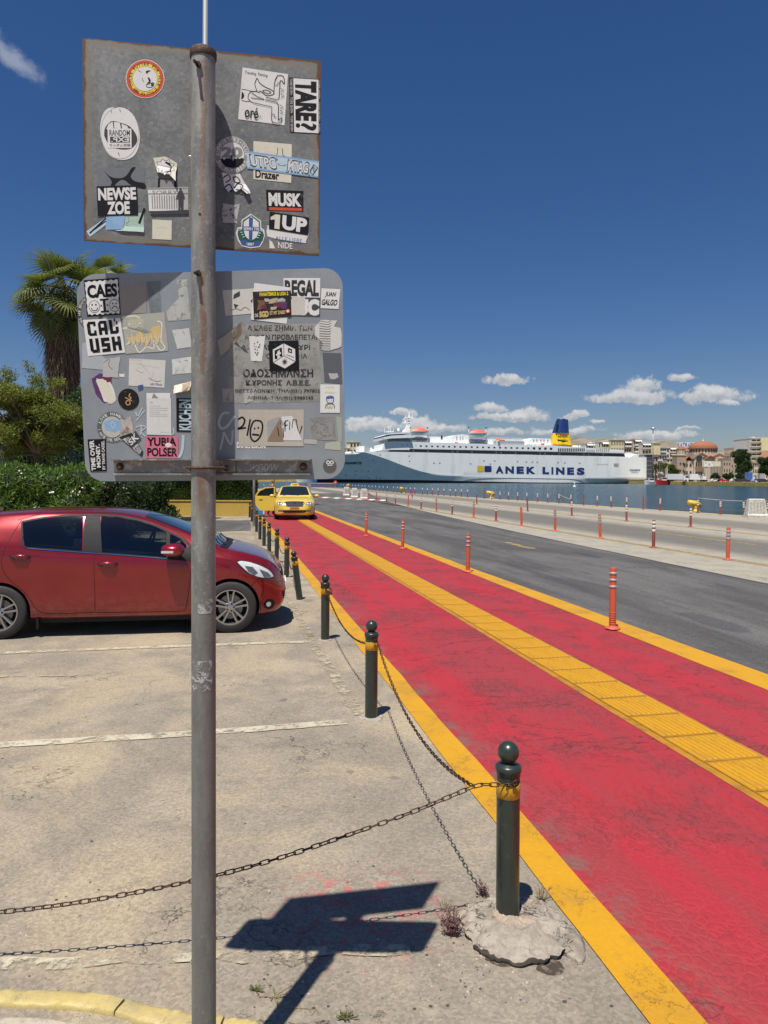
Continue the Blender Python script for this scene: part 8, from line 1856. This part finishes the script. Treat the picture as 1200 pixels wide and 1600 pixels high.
for i,(x,y,l)in enumerate([(1024,731,'leftmost quayside palm near the stern of the ferry'),(1031,730,'second quayside palm right of the ferry'),(1038,728,'tallest quayside palm right of the ferry')]):ftree(l,390,x,y,4.2,3,M_palm,1500,.9,5,'palm')
ftree('low bush row left of the parked cars',350,1118,744.5,9,4,n=4000,nm='bush');ftree('low bush row below the ruined building',345,1138,744,8,4,n=4000,nm='bush');ftree('small green bush right of the ruined building',345,1156,744,6,4,n=3000,nm='bush')
def small_car(label,px,Y,mat,L=4.2,h_=1.45,name='car',cat='car',rz=0.0):
    p=at(px,748,Y);t_=thing(name,label,cat,(p.x,Y,1.2),rz);w_=.85
    pr=[(-L/2,.35),(-L/2,.85),(-L*.40,.95),(-L*.27,h_),(L*.12,h_),(L*.28,.95),(L*.46,.85),(L/2,.65),(L/2,.35)]
    MB().prism(pr,-w_,w_,M=Matrix.Rotation(R(90),4,'X')).build('body',mat,t_)
    wp=[(-L*.36,.97),(-L*.25,h_-.08),(L*.10,h_-.08),(L*.23,.97)];MB().prism(wp,-w_-.02,w_+.02,M=Matrix.Rotation(R(90),4,'X')).build('window',M_wind,t_)
    for x in(-L*.31,L*.31):
        for s in(-1,1):MB().lathe([(.33,-.1),(.33,.1)],12,M=Matrix.Translation((x,s*(w_-.06),.33))@Matrix.Rotation(R(90),4,'X')).build('wheel',M_tyre,t_)
M_vw=pm('white_car_paint',(.72,.72,.72),.3,var=.05,coat=.5);M_vr=pm('red_car_paint',(.45,.03,.03),.3,var=.1,coat=.5);M_vb=pm('black_car_paint',(.02,.02,.025),.25,var=.1,coat=.5);M_vbl=pm('blue_car_paint',(.04,.12,.35),.3,coat=.5);M_vlb=pm('light_blue_car_paint',(.25,.42,.55),.3,coat=.5)
for(px,Y,m2,l)in[(1117,335,M_vw,'white car parked on the far quay, left of the red one'),(1126,335,M_vr,'red car parked on the far quay, beside the white one'),(1141,345,M_vr,'second red car on the far quay, below the ruined building'),(1148,320,M_vw,'white car below the big dark tree'),(1155,318,M_vb,'black car left of the blue truck'),
                    (1162,312,M_vb,'black car under the tall tower, nearest the quay edge'),(1182,300,M_vlb,'light blue car at the foot of the tower'),(1192,296,M_vb,'dark car close to the right frame edge')]:small_car(l,px,Y,m2)
def truck(label,px0,px1,y0,Y,box_m,cab_m,flip=False):
    p=at(px0,748,Y);q=at(px1,y0,Y);L=q.x-p.x;h_=q.z-1.2;t_=thing('truck',label,'truck',(p.x,Y,1.2))
    MB().box(0,L*.74,0,2.4,.9,h_).build('box_body',box_m,t_);MB().box(L*.76,L,.1,2.3,.5,h_*.8).build('cab',cab_m,t_);MB().box(L*.86,L+.02,.06,2.34,h_*.5,h_*.74).build('windscreen',M_wind,t_);MB().box(0,L*.8,.4,2.0,.55,.9).build('chassis',M_black,t_)
    for x in(.12,.24,.88):
        for y in(0.1,2.2):MB().lathe([(.48,-.15),(.48,.15)],12,M=Matrix.Translation((L*x,y,.48))@Matrix.Rotation(R(90),4,'X')).build('wheel',M_tyre,t_)
truck('long white articulated truck parked on the far quay',1043,1076,740.6,350,pm('white_trailer',(.68,.68,.68),.5,var=.08),M_vw);truck('white box truck right of the long white truck',1078,1096,740.5,352,pm('white_trailer',(.68,.68,.68),.5),M_vw);truck('blue truck in front of the cream arcaded building',1168,1179,738,320,M_vbl,M_vw);truck('white and grey box truck at the right frame edge',1188,1198,740,310,M_bgrey,M_vw);truck('small white van just left of the white and red cars',1098,1105,744,340,M_vw,M_vw)
bx(1044.5,1067,740.4,741.8,349.9,.1,'side_stripe',M_bgrey,None)if False else None
def boat(label,px0,px1,Y,hullm,topm,h_=1.6):
    a=at(px0,748,Y);b_=at(px1,748,Y);L=b_.x-a.x;t_=thing('boat',label,'boat',((a.x+b_.x)/2,Y,WZ));n=11;V=[]
    for i in range(n):
        u=-1+2*i/(n-1);w_=1.5*(1-max(0,-u)**2.5)+.03;zt=h_+.5*max(0,-u)**2
        V+=[(u*L/2,-w_,zt),(u*L*.48,-w_*.7,-.2),(u*L*.48,w_*.7,-.2),(u*L/2,w_,zt)]
    F=[(i*4+j,i*4+(j+1)%4,i*4+4+(j+1)%4,i*4+4+j)for i in range(n-1)for j in range(4)]+[(0,1,2,3),tuple(4*(n-1)+k for k in(3,2,1,0))]
    recalc(MB().add(V,F).build('hull',hullm,t_));MB().box(-L*.1,L*.32,-1.0,1.0,h_,h_+1.5).build('cabin',topm,t_);MB().box(-L*.08,L*.30,-1.03,1.03,h_+.6,h_+1.2).build('cabin_window',M_wind,t_);MB().box(-L*.14,L*.36,-1.15,1.15,h_+1.5,h_+1.65).build('cabin_roof',M_awn,t_)
boat('small white motor boat moored behind the stern of the ferry',1007,1024,360,M_vw,M_vw);boat('red-hulled harbour boat with a white cabin right of the stern',1025,1046,352,M_vr,M_vw,2.2)
p=gnd(897.5,760.8,WZ);T_=thing('buoy','tiny white marker buoy floating in the middle of the harbour','buoy',tuple(p));MB().lathe([(.5,-.2),(.55,.15),(.15,.5),(.1,1.2)],10).build('float',M_vw,T_);MB().lathe([(.25,1.2),(.02,1.6)],8).build('topmark',M_vw,T_)
# ------------------------------------------------------------------ weeds, kerb, pebbles in the foreground
M_weed=pm('dry_purple_weed',(.15,.06,.085),.8,var=.4,scale=30,c2=(.24,.16,.09),t2=(.45,.6));M_straw=pm('dry_straw',(.30,.23,.12),.8,var=.3,scale=30,c2=(.14,.15,.05),t2=(.5,.62));M_moss=pm('dull_green_weed',(.10,.11,.035),.85,var=.4,scale=30,c2=(.22,.18,.09))
def weed(label,px,py,h_,n,mat,spread=.05,br=True,flat=0.0,leaf=.006):
    p=gnd(px,py);t_=thing('weed',label,'weed',tuple(p));st_=MB();lf=MB()
    for _ in range(n):
        a=random.uniform(0,6.28);l=h_*random.uniform(.45,1);tx=random.gauss(0,spread);ty=random.gauss(0,spread*.6)
        P=[Vector((tx*.3,ty*.3,0)),Vector((tx*.6,ty*.6,l*(.5-.35*flat))),Vector((tx*(1+flat*2),ty*(1+flat*2),l*(1-.8*flat)))]
        st_.tube(spline(P,3),[.0012]*7,4,caps=False)
        if br:
            for k in range(7):
                q=P[0].lerp(P[2],random.uniform(.3,1))+Vector((0,0,0));d=Vector((random.gauss(0,1),random.gauss(0,1),random.uniform(.1,1.4))).normalized()*leaf*random.uniform(1,3.2);s=d.orthogonal().normalized()*leaf*.35
                lf.add([q,q+d*.5+s,q+d,q+d*.5-s],[(0,1,2,3)])
    tag(st_.build('stems',mat,t_),kind='stuff')
    if lf.v:tag(lf.build('leaves',mat,t_),kind='stuff')
weed('purple-red dry weed at the left side of the broken footing',707,1462,.105,46,M_weed,.028,leaf=.007);weed('small purple weed behind the left of the broken footing',752,1400,.06,14,M_weed,.02,leaf=.007)
weed('thin dry stalks right of the nearest bollard',845,1408,.075,16,M_straw,.03,leaf=.004);weed('sparse dry twigs above the purple weed',695,1425,.085,7,M_straw,.02,leaf=.004)
weed('low green-brown weed on the ground near the pole shadow',400,1549,.016,30,M_moss,.016,leaf=.003,flat=.15);weed('second low weed patch just right of the green-brown one',428,1558,.018,16,M_straw,.03,flat=.4,leaf=.003);weed('grassy tuft at the bottom edge right of the pole shadow',540,1592,.022,40,M_moss,.016,leaf=.003,flat=.15);weed('straw stem lying at the bottom edge of the ground',495,1578,.02,4,M_straw,.03,br=False,flat=1.0)
weed('weed growing against the footing of the second bollard',487,995,.05,10,M_straw,.05);weed('thin weed at the leaning bollard foot',482,940,.05,10,M_straw,.05)
def kerb(pts,wid,h_,mat,label,name='kerb'):
    P=[]
    for q in spline([(*gnd(*p),)for p in pts],14):P.append(Vector(q))
    V=[];n=len(P);prof_=[(-.5,-.02),(-.48,.55),(-.42,.86),(-.2,1.0),(.2,1.0),(.42,.84),(.48,.5),(.5,-.02)];m_=len(prof_)
    for i,p in enumerate(P):
        d=(P[min(i+1,n-1)]-P[max(i-1,0)]).normalized();nn_=Vector((-d.y,d.x,0))
        for j,(a,b_)in enumerate(prof_):
            q=p+nn_*wid*a*(1+.12*noise.noise(p*5+Vector((0,0,a*3))));z=h_*b_+.006*noise.noise(q*22)*(b_>.2)+.003*noise.noise(q*60)*(b_>.2)
            V.append((q.x,q.y,z))
    F=[(i*m_+j,i*m_+j+1,(i+1)*m_+j+1,(i+1)*m_+j)for i in range(n-1)for j in range(m_-1)]+[tuple(range(m_)),tuple((n-1)*m_+k for k in range(m_-1,-1,-1))]
    o=recalc(MB().add(V,F).build(name,mat,smooth=True,angle=R(45)));return tag(o,label,'kerb','yellow kerb stones')
kerb([(-330,1548),(-160,1553),(0,1562),(110,1566),(186,1577)],.072,.018,M_kerby,'long yellow painted kerb stone at the bottom left corner')
kerb([(190,1578),(250,1594),(300,1603),(345,1606)],.078,.018,M_kerby,'shorter cracked yellow kerb stone behind the sign pole foot')
kerb([(348,1606),(380,1607),(400,1612)],.055,.015,M_kerby,'last broken bit of yellow kerb right of the pole')
o=MB().add([(*gnd(-300,1592).xy,.004),(*gnd(60,1592).xy,.004),(*gnd(180,1612).xy,.004),(*gnd(200,1760).xy,.004),(*gnd(-500,1760).xy,.004)],[(0,1,2,3,4)]).build('pavement',pm('pale_worn_concrete',(.42,.37,.28),.9,var=.2,scale=6,c2=(.28,.25,.20),t2=(.5,.62),bump=.6,bscale=70));tag(o,kind='structure')
peb=MB()
for _ in range(900):
    r_=random.random();px,py=(random.uniform(0,1000),random.uniform(1330,1600))if r_<.55 else(random.uniform(650,960),random.uniform(1400,1570))if r_<.85 else(random.uniform(-60,560),random.uniform(1150,1400))
    p=gnd(px,py);v=toroad(p)
    if v.x>1.3 or(v.x>1.2 and random.random()<.7):continue
    s=random.choice([.0018,.0025,.003,.0045])*random.uniform(.7,1.4);c=random.choice([(.30,.27,.22),(.10,.09,.08),(.42,.38,.31),(.2,.17,.14)])
    pts=[p+Vector((s*math.cos(a)*random.uniform(.7,1.2),s*math.sin(a)*random.uniform(.7,1.2),0))for a in(0,1.3,2.5,3.8,5.0)]+[p+Vector((0,0,s*random.uniform(.5,1)))]
    peb.add(pts,[(0,1,5),(1,2,5),(2,3,5),(3,4,5),(4,0,5)],c)
o=peb.build('pebbles',pm('pebble_stone',(.3,.3,.3),.9,var=.2,scale=40,attr=True));tag(o,'scattered tiny pebbles and crumbs on the concrete ground','pebbles',kind='stuff')
m_gum=pm('dark_gum_spot',(.06,.055,.05),.8,var=.2)
gum=MB()
for _ in range(70):
    p=gnd(random.uniform(0,980),random.uniform(1020,1600))if random.random()<.8 else gnd(random.uniform(380,900),random.uniform(1480,1600))
    if toroad(p).x>1.3:continue
    s=random.uniform(.003,.009);gum.add([(p.x+s*math.cos(a)*random.uniform(.8,1.15),p.y+s*.8*math.sin(a)*random.uniform(.8,1.15),.0018)for a in[i*.9 for i in range(7)]],[tuple(range(7))])
tag(gum.build('gum_spots',m_gum),'dark trodden gum spots on the concrete ground','gum spots',kind='stuff')
